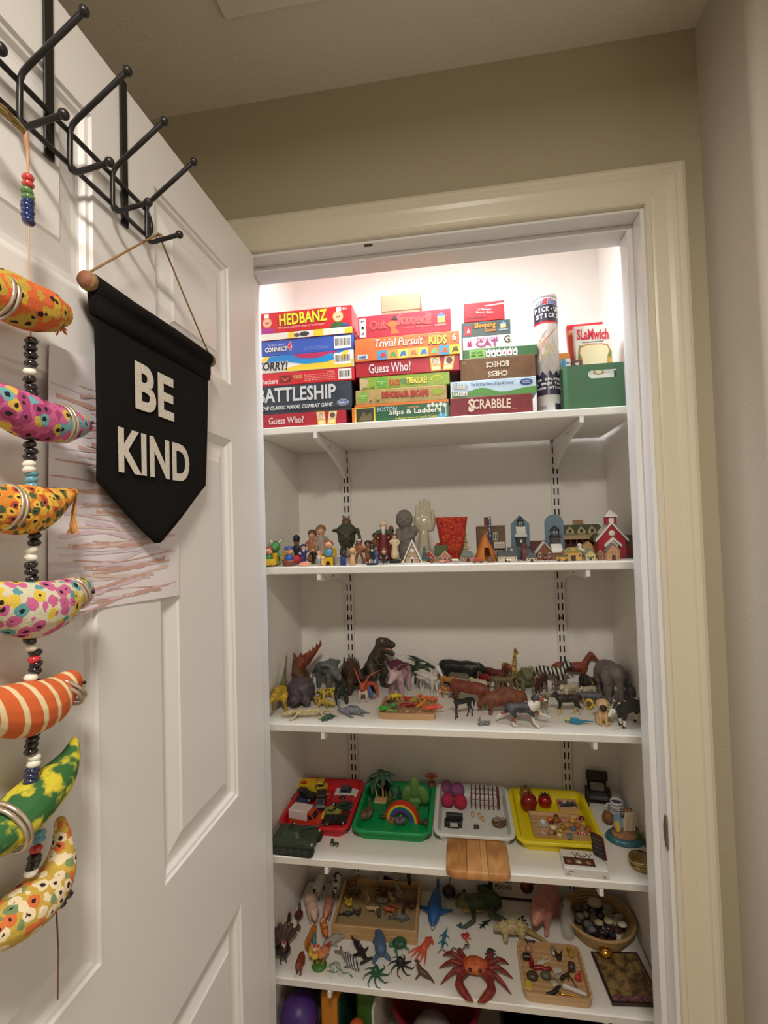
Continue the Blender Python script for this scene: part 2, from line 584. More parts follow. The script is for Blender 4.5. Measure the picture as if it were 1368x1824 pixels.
# ------------------------------------------------------------------ closet shelves, brackets and slotted standards
SAY = {1: 'topmost white closet shelf carrying the boxed games', 2: 'white closet shelf carrying the figurines and model houses', 3: 'white closet shelf carrying the dinosaurs and animals',
       4: 'white closet shelf carrying the coloured plastic trays', 5: 'white closet shelf carrying the crab and basket of stones', 6: 'lowest white closet shelf holding the toy bins'}
SHELF[6] = .045
for k, z in SHELF.items():
 r_ = .016 if k == 1 else .003
 ob('closet_shelf', MB().bbox(XL + .003, XRC - r_, YF, YB - .016 if k == 1 else YB - .0125, z - TH, z - .0005,.0022), shelf_white, label=SAY[k], cat='shelf', group='closet shelves')
STD = (.0825,.7365)
for sx, lab in zip(STD, ('slotted white steel standard behind the dinosaurs and red tray', 'slotted white steel standard behind the zebra and yellow tray')):
 t = thing('shelf_standard', lab, 'shelf standard', (sx, YB, 0), group='shelf standards')
 mb = MB()
 w, d = .0125,.0118
 for a, b_ in ((-w, -.0078),(-.0036,.0036),(.0078, w)):
  mb.box(a, b_, -d, -d + .0016,.3,1.95)
 for a in (-w, w - .0016):
  mb.box(a, a + .0016,-d + .0016,-.0005,.3,1.95)
 z = .3 + .004
 zz = 1.6049 + .0095 + .03175 * 10
 while zz > .32:
  for a, b_ in ((-.0078,-.0036),(.0036,.0078)):
   mb.box(a, b_, -d, -d + .0016, zz - .0115, zz)
  zz -= .03175
 ob('channel', mb, white_metal, t)
 ob('slot_shade', MB().box(-w + .0018, w - .0018,-.004,-.0006,.3,1.95), mat((60,56,52),.8), t)  # dark strip paints in the shade seen through the slots of the hollow channel
 for z in (1.47,1.178,.87):
  ob('screw', MB().lathe([(.0005,0),(.0035,0),(.0035,.0012),(.0005,.002)], 10), mat((120,112,100),.4,.8), t, loc=(0,-d - .0002, z), rot=(R(90),0,0))
for k in (1,2,3,4,5):
 z = SHELF[k] - TH - .0008
 for sx in STD:
  Lb, Hb = .335,(.088 if k == 1 else .062)
  t = thing('shelf_bracket', SAY[k].split(' carrying ')[0].replace('topmost white', 'white') + ' bracket', 'bracket', (sx, YB - .0125, z), group='shelf brackets')
  where = {1: 'under the boxed games', 2: 'under the figurines', 3: 'under the animals', 4: 'under the trays', 5: 'under the crab shelf'}[k]
  t['label'] = 'white steel shelf bracket %s on the standard %s' % (where, 'behind the dinosaurs' if sx < .4 else 'behind the zebra')
  poly = [(0,0),(0,-Hb),(-.02,-Hb * 1.02),(-.07,-Hb * .72),(-Lb * .6,-Hb * .36),(-Lb + .02,-.020),(-Lb, -.014),(-Lb, 0)]
  ob('arm', MB().prism(poly, -.0045,.0045, 'x'), white_metal, t)
  ob('bolt', MB().cyl((-.006,-Lb * .62,-.016),(.006,-Lb * .62,-.016),.003, n=8), mat((110,100,90),.4,.8), t)
# ------------------------------------------------------------------ over-door hook rack
black = mat((26,24,23),.38)
rk = thing('hook_rack', 'black wire over-door rack with ball-tipped hooks on the white door', 'hook rack', (HX, -.46,1.857))
def rel(p, q):
 return (p[0] - q[0], p[1] - q[1], p[2] - q[2])
rkl = (HX, -.46,1.857)
lp = []
y0, y1, z0, z1, rc = -.78,-.357,1.857,1.892,.0165
for cx, cz, a0 in ((y1 - rc, z0 + rc, -90),(y1 - rc, z1 - rc, 0),(y0 + rc, z1 - rc, 90),(y0 + rc, z0 + rc, 180)):
 for k in range(6):
  a = R(a0 + k * 18)
  lp.append((.0505, cx + rc * math.cos(a), cz + rc * math.sin(a)))
ob('wire_frame', MB().tube([rel(p, rkl) for p in lp + lp[:1]], .0027,8), black, rk)
for y in (-.514,-.402,-.66):
 sm = MB()
 sm.bbox(.0437,.0465, y - .0058, y + .0058,1.849,2.034,.0006)
 sm.bbox(HX - DT - .003,.0465, y - .0058, y + .0058,2.0312,2.0345,.0006)
 sm.bbox(HX - DT - .003, HX - DT - .0004, y - .0058, y + .0058,1.99,2.0345,.0006)
 sm.v = [rel(p, rkl) for p in sm.v]
 ob('strap', sm, black, rk)
for y in (-.678,-.6168,-.5555,-.497,-.4342,-.3714):
 pts = [(.1205, y, 1.9425),(.064, y, 1.9025),(.0575, y, 1.897),(.054, y, 1.890),(.0535, y, 1.856),(.0550, y, 1.8485),(.0590, y, 1.8455),(.064, y, 1.8452),(.099, y, 1.8505)]
 h = MB().tube([rel(p, rkl) for p in pts], .0028,8)
 ho = ob('hook', h, black, rk)
 for p in (pts[0], pts[-1]):
  ob('ball_tip', MB().sph(rel(p, rkl),.0049,12,8), black, ho)
# ------------------------------------------------------------------ black felt pennant
jute = mat((165,128,84),.85, kind='noise', c2=(120,90,55), scale=900, soft=.2)
felt = mat((17,15,14),.95, spec=.15, kind='noise', c2=(25,23,22), scale=700, soft=.2, bump=.25, bscale=900)
twig = mat((150,98,66),.65, kind='noise', c2=(110,66,42), scale=120, soft=.2)
pn = thing('pennant', 'black cloth pennant lettered BE KIND hanging on the white door', 'pennant', (.064,-.3714,1.852))
pl = (.064,-.3714,1.852)
fl = []
ny, nz = 25,24
rg = []
def zl(t, u):           # u 0 top .. 1 bottom
 tip = 1.4541 + abs(t - .46) / .5 * .0800
 return 1.741 + (tip - 1.741) * u
mbf = MB()
for off in (0,-.0016):
 rows = []
 for i in range(nz + 1):
  u = i / nz
  rows.append([(.0645 + off + .0016 * math.sin(9 * t_ / ny + 2.2 * u) * u - .006 * u * u + .003 * u, -.479 + .237 * t_ / ny + (.004 * u * (1 - 2 * t_ / ny)), zl(t_ / ny, u)) for t_ in range(ny + 1)])
 n0 = len(mbf.v)
 vs = [p for r_ in rows for p in r_]
 fs = []
 for i in range(nz):
  for j in range(ny):
   q = (i * (ny + 1) + j, i * (ny + 1) + j + 1,(i + 1) * (ny + 1) + j + 1,(i + 1) * (ny + 1) + j)
   fs.append(q if off == 0 else q[::-1])
 mbf.add(vs, fs, 0, True)
Nn = (ny + 1) * (nz + 1)
edge = [j for j in range(ny + 1)] + [(i + 1) * (ny + 1) - 1 for i in range(1, nz + 1)] + [nz * (ny + 1) + j for j in range(ny - 1,-1,-1)] + [i * (ny + 1) for i in range(nz - 1,0,-1)]
for a, b_ in zip(edge, edge[1:] + edge[:1]):
 mbf.f.append((a, a + Nn, b_ + Nn, b_))
 mbf.m.append(0)
 mbf.sm.append(False)
mbf.v = [rel(p, pl) for p in mbf.v]
ob('cloth', mbf, felt, pn)
slv = MB()
sec = []
for k in range(15):
 a = R(-60 + k * 20)
 sec.append((.0635 + .0105 * math.cos(a),1.7365 + .0105 * math.sin(a)))
sec = [(.0672,1.7035),(.0690,1.715)] + [q for q in sec if q[0] > .0625][:8] + [(.0575,1.738),(.0590,1.715),(.0605,1.7035)]
def rr_(y, k=1.0, dz=0.):
 return [rel((q[0], y, q[1] + dz), pl) for q in sec]
slv.rings([rr_(-.4805), rr_(-.42, dz=-.0008), rr_(-.34, dz=.0006), rr_(-.2405)], sm=True)
ob('sleeve', slv, felt, pn)
ob('dowel', MB().tube([rel(p, pl) for p in ((.0635,-.492,1.7365),(.0635,-.36,1.737),(.0635,-.229,1.7365))], [.0085,.0080,.0082], 12, cap='flat'), twig, pn)
hk = (.070,-.3714,1.8553)
for y in (-.4855,-.2355):
 ob('twine', MB().tube([rel(p, pl) for p in (hk, (.0665,(hk[1] + y) / 2,(hk[2] + 1.747) / 2 - .0006),(.0640, y, 1.7455))], .0013,6), jute, pn)
 ob('knot', MB().lathe([(.0085,-.0035),(.0102,-.0018),(.0095,0),(.0102,.0018),(.0085,.0035)], 14), jute, pn, loc=rel((.0637, y, 1.7365), pl), rot=(R(90),0,0))
ob('twine', MB().tube([rel((.070 + .0042 * math.cos(a),-.3714 + .002,1.8515 + .0042 * math.sin(a)), pl) for a in [R(30 * k) for k in range(13)]], .0013,6), jute, pn)
cream = mat((216,208,196),.85, kind='noise', c2=(196,186,172), scale=300, soft=.2)
text('BE', .079,.0570, cream, pn, rel((.0660,-.3766,1.6473), pl),(90,0,90), bold=.03, res=5, name='lettering', space=1.05)
text('KIND', .1450,.0510, cream, pn, rel((.0652,-.3730,1.5655), pl),(90,0,90), bold=.03, res=5, name='lettering', space=1.05)
# ------------------------------------------------------------------ crayon drawing on paper, taped to the door
pp = MB()
rows = []
for i in range(15):
 u = i / 14
 rows.append([(HX + .0012 + .0035 * (1 - u) ** 4 + .0012 * math.sin(5 * t + 4 * u) ** 2,-.519 + .2215 * t + .004 * u * 0,1.668 - .281 * u - .008 * (1 - u) + (.0115 * (t - .5)) * -u) for t in [k / 12 for k in range(13)]])
vs = [p for r_ in rows for p in r_]
fs = [(i * 13 + j, i * 13 + j + 1,(i + 1) * 13 + j + 1,(i + 1) * 13 + j) for i in range(14) for j in range(12)]
pp.add(vs, fs, 0, True)
n_ = len(pp.v)
pp.add([(p[0] - .0004, p[1], p[2]) for p in vs], [q[::-1] for q in fs], 0, True)
pc = Vector((HX, -.41,1.53))
pp.v = [rel(p, pc) for p in pp.v]
paper = ob('drawing_paper', pp, mat((228,219,222),.8), label='white paper with faint reddish crayon streaks on the door behind the pennant', cat='drawing', loc=pc)
cr = random.Random(3)
crayons = [mat(c, .9) for c in ((206,164,150),(214,190,198),(216,200,210),(198,158,146),(218,194,184))]
for k in range(62):
 st = MB()
 z = 1.632 - k * .00395 + cr.uniform(-.003,.003)
 a, b_ = cr.uniform(0,.3), cr.uniform(.65,.97)
 ph, am, sl = cr.uniform(0,6), cr.uniform(.001,.005), cr.uniform(-.03,.05)
 L1, L2 = [], []
 for j in range(17):
  t = a + (b_ - a) * j / 16
  zz = z + am * math.sin(ph + 7 * t) + sl * (t - .5) * .2
  u = (1.668 - zz) / .281
  x = HX + .0017 + .0035 * max(0,1 - u) ** 4 + .0012 * math.sin(5 * t + 4 * u) ** 2
  w = cr.uniform(.0002,.0011) * (1 + k % 3)
  L1.append(rel((x, -.519 + .2215 * t, zz - w), pc))
  L2.append(rel((x, -.519 + .2215 * t, zz + w), pc))
 st.add(L1 + L2, [(j, j + 1,18 + j, 17 + j) for j in range(16)])
 ob('crayon_stroke', st, crayons[cr.randrange(5)], paper)
# ------------------------------------------------------------------ garland of stuffed fabric birds and glass beads
GX = .073
gr = thing('bird_garland', 'hanging garland of stuffed patterned fabric birds and glass beads on the door', 'garland', (0.0730,-0.5692,1.8246))
gl = (0.0730,-0.5692,1.8246)
silver = mat((205,190,170),.3,.75)
def gbeads(lst, rgb, k=1.0):
 m = mat(rgb, .16, coat=.6)
 for q in lst:
  o = ob('bead', MB().lathe([(.0012,-.0030),(.0040 * k, -.0027),(.0056 * k, 0),(.0040 * k, .0027),(.0012,.0030)], 14), m, gr, loc=rel(q, gl), rot=(R(cr.uniform(-16,16)), R(cr.uniform(-14,14)),0))
gbeads([(0.0730,-0.5667,1.7875),(0.0730,-0.5667,1.7813)], (196,62,58),.92)
gbeads([(0.0730,-0.5679,1.7744),(0.0730,-0.5668,1.7696)], (92,128,70),.98)
gbeads([(0.0730,-0.5669,1.7650),(0.0730,-0.5675,1.7606),(0.0730,-0.5669,1.7569),(0.0730,-0.5675,1.7525),(0.0730,-0.5664,1.7486)], (28,44,96),1.0)
gbeads([(0.0730,-0.5646,1.6420),(0.0730,-0.5657,1.6356),(0.0730,-0.5652,1.6293),(0.0730,-0.5653,1.6218),(0.0730,-0.5666,1.6075),(0.0730,-0.5655,1.6013),(0.0730,-0.5644,1.5967),(0.0730,-0.5687,1.5568),(0.0730,-0.5671,1.5502),(0.0730,-0.5654,1.5450),(0.0730,-0.5672,1.5389),(0.0730,-0.5627,1.4710),(0.0730,-0.5633,1.4647),(0.0730,-0.5669,1.4459),(0.0730,-0.5664,1.4396),(0.0730,-0.5659,1.4332),(0.0730,-0.5686,1.3813),(0.0730,-0.5631,1.3698),(0.0730,-0.5626,1.3596),(0.0730,-0.5633,1.3545),(0.0730,-0.5639,1.3446),(0.0730,-0.5651,1.3411),(0.0730,-0.5643,1.3016),(0.0730,-0.5666,1.2969),(0.0730,-0.5677,1.2927),(0.0730,-0.5683,1.2877),(0.0730,-0.5653,1.1972),(0.0730,-0.5659,1.1938),(0.0730,-0.5676,1.1912),(0.0730,-0.5318,1.1412),(0.0730,-0.5394,1.1394)], (24,20,22))
gbeads([(0.0730,-0.5665,1.6144),(0.0730,-0.5678,1.5329),(0.0730,-0.5678,1.5280),(0.0730,-0.5668,1.4585),(0.0730,-0.5668,1.4522),(0.0730,-0.5675,1.3753),(0.0730,-0.5678,1.3496),(0.0730,-0.5651,1.2815),(0.0730,-0.5657,1.2761),(0.0730,-0.5692,1.1877)], (228,222,206))
gbeads([(0.0730,-0.5656,1.5248),(0.0730,-0.5657,1.5194),(0.0730,-0.5657,1.5145),(0.0730,-0.5606,1.2145),(0.0730,-0.5613,1.2101)], (92,150,166))
gbeads([(0.0730,-0.5643,1.3644),(0.0730,-0.5641,1.2035)], (190,44,50),.95)
gbeads([(0.0730,-0.5668,1.2710),(0.0730,-0.5680,1.2673),(0.0730,-0.5686,1.2629)], (30,38,70),1.08)
cord = mat((196,164,130),.7)
ob('cord', MB().tube([rel(p, gl) for p in [(0.0730,-0.5686,1.8241),(0.0730,-0.5666,1.7962),(0.0730,-0.5665,1.7456),(0.0730,-0.5662,1.7054),(0.0730,-0.5651,1.6458),(0.0730,-0.5650,1.5960),(0.0730,-0.5676,1.5511),(0.0730,-0.5670,1.4974),(0.0730,-0.5658,1.4487),(0.0730,-0.5664,1.3765),(0.0730,-0.5652,1.3282),(0.0730,-0.5673,1.2816),(0.0730,-0.5671,1.2438),(0.0730,-0.5635,1.2087),(0.0730,-0.5676,1.1834)]], .0007,5), cord, gr)
ob('tail_thread', MB().tube([rel(p, gl) for p in [(0.0730,-0.5437,1.1411),(0.0730,-0.5418,1.1014),(0.0730,-0.5429,1.0585)]], .0007,5), mat((120,70,60),.7), gr)
raf = MB()
for k in range(9):
 a, b_, c_ = cr.uniform(-.004,.004), cr.uniform(-.004,.004), cr.uniform(-.003,.003)
 q = [(0.0730,-0.6052,1.8256),(0.0730,-0.5905,1.8290),(0.0730,-0.5801,1.8281),(0.0730,-0.5686,1.8261)]
 raf.tube([rel((q[0][0] + a, q[0][1], q[0][2] + b_), gl), rel((q[1][0] + b_, q[1][1], q[1][2] + a), gl), rel((q[2][0] + c_ * .6, q[2][1], q[2][2] + a * .6), gl), rel((q[3][0], q[3][1], q[3][2] + c_ * .4), gl)], .0016,5)
ob('raffia_knot', raf, mat((176,146,88),.8, kind='noise', c2=(120,104,60), scale=300, soft=.2), gr)
ob('raffia_strand', MB().tube([rel(p, gl) for p in [(0.0730,-0.5691,1.8267),(0.0730,-0.5681,1.8179),(0.0730,-0.5665,1.8090),(0.0730,-0.5666,1.7921)]], [.0018,.0022,.0012,.001], 6), mat((206,150,104),.7), gr)
def bird(pts, m, label, ribbon=None, tassel=None, beak=None, tc=None):
 c = pts[len(pts) // 2][:3]
 q = spline([Vector((p[0] - c[0], p[1] - c[1], p[2] - c[2], p[3] * 1.1)) for p in pts])
 o = body('fabric_bird', [('b', q, (.86,1.0))], 1, {'b': m}, rel(c, gl), parent=gr, vox=70, smooth=2, ground=False, fit='raw')
 o['label'] = label
 if ribbon:                                     # a metallic band round the neck: two points across the body and a radius
  a, b_ = Vector(rel(ribbon[0], c)), Vector(rel(ribbon[1], c))
  mid, ax = (a + b_) / 2,(b_ - a)
  ln = ax.length / 2 * 1.1 + .0008
  u, w = ax.normalized(), Vector((1,0,0))
  n = u.cross(w)
  for dn in (-.0022,.0022):
   ob('ribbon', MB().tube([mid + u * (ln * math.cos(t)) + w * (ln * .92 * math.sin(t)) + n * dn for t in [2 * math.pi * j / 24 for j in range(25)]], .0019,6, flat=(1,.7)), silver, o)
 if tassel:
  p0, p1 = rel(tassel[0], c), rel(tassel[1], c)
  tm = MB()
  for j in range(14):
   tm.tube([p0,((p0[0] + p1[0]) / 2 + cr.uniform(-.002,.002),(p0[1] + p1[1]) / 2 + cr.uniform(-.002,.002),(p0[2] + p1[2]) / 2),(p1[0] + cr.uniform(-.005,.005), p1[1] + cr.uniform(-.005,.005), p1[2] + cr.uniform(-.003,.003))], .0008,4)
  ob('tassel', tm, mat(tc, .8), o)
 if beak:
  b_ = rel(beak, c)
  ob('beak_bead', MB().sph(b_, .0021,10,6), mat((200,180,160),.2,.7), o)
  ob('eye_bead', MB().sph((b_[0] + .0075, b_[1] - .006, b_[2] + .006),.0016,8,6), mat((20,18,18),.2), o)
 return o
fb = dict(rough=.8, bump=.15, bscale=500)
bird([(0.0730,-0.6280,1.6642,0.0086),(0.0730,-0.6106,1.6694,0.0149),(0.0730,-0.5890,1.6711,0.0195),(0.0730,-0.5677,1.6722,0.0196),(0.0730,-0.5470,1.6773,0.0174),(0.0730,-0.5363,1.6799,0.0129)], mat((206,96,42), kind='flowers', c2=(196,160,52), c3=(180,150,50), c4=(206,96,42), scale=84, thr=.82, **fb), 'orange bird with yellow paisley print', ribbon=[(0.0730,-0.5939,1.6852),(0.0730,-0.5971,1.6520)], tassel=[(0.0730,-0.5376,1.6777),(0.0730,-0.5312,1.6632)], tc=(206,100,48))
bird([(0.0730,-0.6220,1.5901,0.0061),(0.0730,-0.5995,1.5822,0.0138),(0.0730,-0.5740,1.5752,0.0182),(0.0730,-0.5481,1.5738,0.0167),(0.0730,-0.5270,1.5761,0.0147),(0.0730,-0.5081,1.5788,0.0097),(0.0730,-0.4992,1.5794,0.0046)], mat((196,92,140), kind='flowers', c2=(104,160,164), c3=(160,60,108), c4=(206,170,70), scale=95, thr=.82, **fb), 'pink floral bird', ribbon=[(0.0730,-0.5360,1.5911),(0.0730,-0.5312,1.5608)], beak=(0.0730,-0.4963,1.5766))
bird([(0.0730,-0.6224,1.4973,0.0104),(0.0730,-0.6047,1.4959,0.0149),(0.0730,-0.5826,1.4930,0.0196),(0.0730,-0.5608,1.4951,0.0186),(0.0730,-0.5396,1.5021,0.0116),(0.0730,-0.5210,1.5105,0.0050),(0.0730,-0.5148,1.5131,0.0022)], mat((208,128,40), kind='flowers', c2=(70,90,50), c3=(226,180,66), c4=(170,70,40), scale=150, thr=.82, **fb), 'amber bird with leaf print', ribbon=[(0.0730,-0.5861,1.5106),(0.0730,-0.5923,1.4781)], tassel=[(0.0730,-0.5155,1.5125),(0.0730,-0.5202,1.4733)], tc=(214,158,92))
bird([(0.0730,-0.6205,1.4275,0.0086),(0.0730,-0.5957,1.4177,0.0166),(0.0730,-0.5700,1.4078,0.0225),(0.0730,-0.5469,1.4074,0.0217),(0.0730,-0.5277,1.4131,0.0162),(0.0730,-0.5104,1.4177,0.0106),(0.0730,-0.4995,1.4146,0.0051)], mat((206,200,172), kind='flowers', c2=(214,184,62), c3=(196,96,140), c4=(88,150,150), scale=98, thr=.82, **fb), 'cream bird with bright flowers', ribbon=[(0.0730,-0.5249,1.4270),(0.0730,-0.5142,1.4025)], beak=(0.0730,-0.4974,1.4076))
bird([(0.0730,-0.6209,1.3448,0.0103),(0.0730,-0.5962,1.3331,0.0173),(0.0730,-0.5734,1.3251,0.0212),(0.0730,-0.5508,1.3231,0.0199),(0.0730,-0.5353,1.3283,0.0148),(0.0730,-0.5247,1.3326,0.0103),(0.0730,-0.5138,1.3265,0.0050)], mat((208,100,44), kind='stripes', c2=(222,206,170), scale=16, thr=.86, soft=.03, dist=1.2, stretch=(1,1,.1), rough=.8) if 0 else mat((206,96,44), kind='stripes', c2=(226,206,160), scale=42, thr=.80, soft=.06, dist=.8, stretch=(0,1,.22), rough=.8), 'orange striped bird', ribbon=[(0.0730,-0.5427,1.3368),(0.0730,-0.5209,1.3135)], beak=(0.0730,-0.5103,1.3232))
bird([(0.0730,-0.5214,1.2758,0.0038),(0.0730,-0.5270,1.2637,0.0091),(0.0730,-0.5443,1.2514,0.0165),(0.0730,-0.5687,1.2447,0.0199),(0.0730,-0.5895,1.2386,0.0194),(0.0730,-0.6106,1.2386,0.0157),(0.0730,-0.6274,1.2433,0.0092)], mat((206,190,48), kind='noise', c2=(44,96,46), scale=62, thr=.5, soft=.05, rough=.8), 'yellow and green spotted bird', ribbon=[(0.0730,-0.5995,1.2576),(0.0730,-0.5862,1.2187)])
bird([(0.0730,-0.5380,1.2100,0.0052),(0.0730,-0.5363,1.1915,0.0083),(0.0730,-0.5403,1.1717,0.0139),(0.0730,-0.5554,1.1624,0.0189),(0.0730,-0.5775,1.1608,0.0198),(0.0730,-0.5973,1.1632,0.0162),(0.0730,-0.6153,1.1674,0.0103)], mat((190,158,62), kind='flowers', c2=(206,106,52), c3=(224,206,170), c4=(110,136,90), scale=110, thr=.82, **fb), 'mustard bird with orange blossoms')
# ------------------------------------------------------------------ boxed games on the top shelf
Z1 = SHELF[1]
WHITE, BLACK, RED, YEL = (236,232,226),(30,28,30),(200,36,44),(238,200,50)
def ink(c, rough=.45):
 return mat(c, rough)
class Carton:
 def __init__(s, label, x0, x1, z0, z1, y, d, rgb, group=None, cat='board game', name='board_game', rz=0., lid=None, rough=.38, chamfer=.0012):
  s.w, s.h, s.d = x1 - x0, z1 - z0 - .0006, d
  s.t = thing(name, label, cat, ((x0 + x1) / 2, y, z0), rz, group=group)
  m = mat(rgb, rough) if isinstance(rgb, tuple) else rgb
  w = s.w / 2
  if lid:
   hb = s.h * lid
   ob('box_base', MB().bbox(-w + .0012, w - .0012,.0012, d - .0012,0, s.h - .002,.0006), m, s.t)
   ob('box_lid', MB().bbox(-w, w, 0, d, hb, s.h, chamfer), m, s.t)
  else:
   ob('carton', MB().bbox(-w, w, 0, d, 0, s.h, chamfer), m, s.t)
 def p(s, u, v):
  return (-s.w / 2 + u * s.w, v * s.h)
 def patch(s, u0, v0, u1, v1, rgb, k=1, name='print'):
  a, b = s.p(u0, v0), s.p(u1, v1)
  y = -.0002 * k
  return ob(name, MB().add([(a[0], y, a[1]),(b[0], y, a[1]),(b[0], y, b[1]),(a[0], y, b[1])], [(0,1,2,3)]), ink(rgb) if isinstance(rgb, tuple) else rgb, s.t)
 def poly(s, pts, rgb, k=1, name='print'):
  v = [(q[0], -.0002 * k, q[1]) for q in (s.p(*p) for p in pts)]
  return ob(name, MB().add(v, [tuple(range(len(v)))]), ink(rgb) if isinstance(rgb, tuple) else rgb, s.t)
 def disc(s, u, v, ru, rgb, asp=1., k=2, name='print', n=18):
  c = s.p(u, v)
  r = ru * s.w
  vv = [(c[0] + r * math.cos(2 * math.pi * j / n),-.0002 * k, c[1] + r * asp * math.sin(2 * math.pi * j / n)) for j in range(n)]
  return ob(name, MB().add(vv, [tuple(range(n))]), ink(rgb), s.t)
 def text(s, body_, u0, v0, u1, v1, rgb, outline=None, bold=.03, k=3, shear=0., flip=False, tilt=0., space=1.):
  a, b = s.p(u0, v0), s.p(u1, v1)
  c = ((a[0] + b[0]) / 2,(a[1] + b[1]) / 2)
  rot = (90,(180 if flip else 0) - tilt, 0)
  w, h = b[0] - a[0], b[1] - a[1]
  if outline:
   text(body_, w + .0022, h + .0022, ink(outline), s.t, (c[0], -.0002 * k, c[1]), rot, bold * .5 + .03, 'lettering_outline', .0001, shear, space)
  text(body_, w, h, ink(rgb), s.t, (c[0], -.0002 * k - .0004, c[1]), rot, bold * .5, 'lettering', .0001, shear, space)
 def lines(s, rows, u0, u1, v0, v1, rgb, k=2):       # fine print: small unreadable rows
  mb = MB()
  q = random.Random(int(u0 * 1000) + rows)
  for i in range(rows):
   v = v1 - (v1 - v0) * (i + .5) / rows
   t = (v1 - v0) / rows * .2
   u = u0
   while u < u1 - .01:
    l = q.uniform(.012,.035)
    a, b = s.p(u, v - t), s.p(min(u + l, u1), v + t)
    mb.add([(a[0], -.0002 * k, a[1]),(b[0], -.0002 * k, a[1]),(b[0], -.0002 * k, b[1]),(a[0], -.0002 * k, b[1])], [(0,1,2,3)])
    u += l + .008
  ob('fine_print', mb, ink(rgb), s.t)
 def barcode(s, u0, v0, u1, v1):
  s.patch(u0, v0, u1, v1, WHITE, 2, 'barcode_label')
  mb = MB()
  q = random.Random(5)
  x, xe = s.p(u0,0)[0] + .003, s.p(u1,0)[0] - .003
  za, zb = s.p(0, v0 + (v1 - v0) * .22)[1], s.p(0, v1 - (v1 - v0) * .18)[1]
  while x < xe:
   w = q.choice((.0005,.0009,.0014))
   mb.add([(x, -.0007, za),(x + w, -.0007, za),(x + w, -.0007, zb),(x, -.0007, zb)], [(0,1,2,3)])
   x += w + q.choice((.0006,.001,.0015))
  ob('barcode', mb, ink(BLACK), s.t)
 def face(s, u, v, r, skin, hair, asp):               # tiny printed portrait
  s.disc(u, v + .1 * r, r * 1.18, hair, asp, 3)
  s.disc(u, v - r * .15, r, skin, asp, 4)
  for du in (-.36,.36):
   s.disc(u + r * du, v + r * .12 * asp, r * .13,(40,30,30), asp, 5, n=8)
  s.disc(u, v - r * 1.5 * asp * .35, r * .3,(170,60,56), asp * .45,5, n=10)
GA, GB, GC = 'boxed games in the stack by the door', 'boxed games in the middle stack', 'boxed games in the stack by the tube'
XA = -.074
# stack by the door, top to bottom
c = Carton('red box lettered HEDBANZ with two cartoon children, top of its stack', XA, .184,1.9748,2.0495,.285,.25,(206,34,44), GA, lid=.24)
c.patch(0,0,1,.235,(232,226,210),1)
c.patch(.33,.0,.39,.235, YEL, 2); c.patch(.60,.0,.70,.235, YEL, 2); c.patch(.92,0,1,.2, YEL, 2)
c.disc(.5,.12,.05,(60,58,60),.5); c.disc(.42,.1,.03,(90,86,84),.7)
c.text('HEDBANZ', .235,.50,.745,.92,(240,214,48),(80,26,20),.06, tilt=1.5)
c.text('THE QUICK QUESTION GAME OF "WHAT AM I?"', .22,.36,.72,.44,(240,190,180), None, .02)
c.text('8+', .905,.84,.955,.93, WHITE, None, .02)
c.poly([(0.02,.24),(.19,.24),(.17,.42),(.10,.5),(.03,.40)], (170,50,130),2)
c.face(.105,.63,.047,(238,176,140),(190,96,40),1.0)
c.patch(.075,.80,.125,.95, WHITE, 6)
c.poly([(.77,.24),(.93,.24),(.93,.36),(.86,.46),(.79,.38)], (52,96,52),2)
c.face(.855,.62,.047,(242,190,150),(226,176,70),1.0)
c.patch(.84,.80,.89,.95, WHITE, 6)
c.patch(.905,.27,.97,.36,(60,80,150),3)
c = Carton('blue CONNECT 4 box with white barcode label, under the red headband game', XA, .186,1.9325,1.9748,.287,.25,(58,88,176), GA)
c.text('CONNECT', .07,.25,.31,.55, WHITE, (26,26,60),.05); c.text('4', .31,.28,.355,.82,(226,56,64), WHITE, .05)
c.text('The Classic Game of', .10,.62,.28,.76,(190,200,226), None, .01)
c.lines(3,.48,.76,.2,.42,(120,146,210)); c.barcode(.80,.12,.975,.90)
c = Carton('SORRY! game box with yellow and blue swoosh, under the blue box', XA, .186,1.8870,1.9325,.2865,.25,(232,232,224), GA)
c.poly([(.0,.62),(.06,.95),(.25,1),(.95,1),(.80,.80),(.6,.55),(.4,.62)], (38,126,196),1)
c.poly([(.36,.99),(.44,.75),(.60,.68),(.76,.8),(.85,.99)], (186,40,90),2)
c.poly([(.25,.18),(.45,.36),(.7,.44),(.99,.46),(.99,.02),(.3,.02)], (238,204,56),1)
c.poly([(.28,.60),(.5,.38),(.72,.40),(.80,.52),(.78,.92),(.60,.6),(.42,.66)], (30,140,206),3)
c.poly([(.90,.50),(.955,.98),(.90,.98),(.86,.6)], (238,204,56),3)
c.poly([(.02,.68),(.06,.98),(.12,.98),(.08,.62)], (238,204,56),3)
c.text('SORRY!', .0,.12,.31,.66,(26,26,30), WHITE, .07, shear=.1, tilt=-2, k=4)
c.barcode(.80,.20,.97,.86)
c = Carton('red Checkers box with white lettering, under the SORRY! box', XA, .186,1.8520,1.8870,.287,.25,(206,40,48), GA)
c.text('Checkers', -.0,.15,.20,.55,(240,220,216), None, .04)
c.patch(.215,.18,.345,.75,(120,30,34),2); c.poly([(.225,.62),(.28,.25),(.335,.62),(.28,.48)], (200,80,70),3)
c.text('4252', .365,.42,.455,.72,(238,190,120),(150,30,36),.04)
c.lines(4,.48,.8,.16,.72,(236,150,140)); c.text('checkers', .72,.74,.79,.88,(240,190,180), None, .01)
c.barcode(.835,.12,.97,.92)
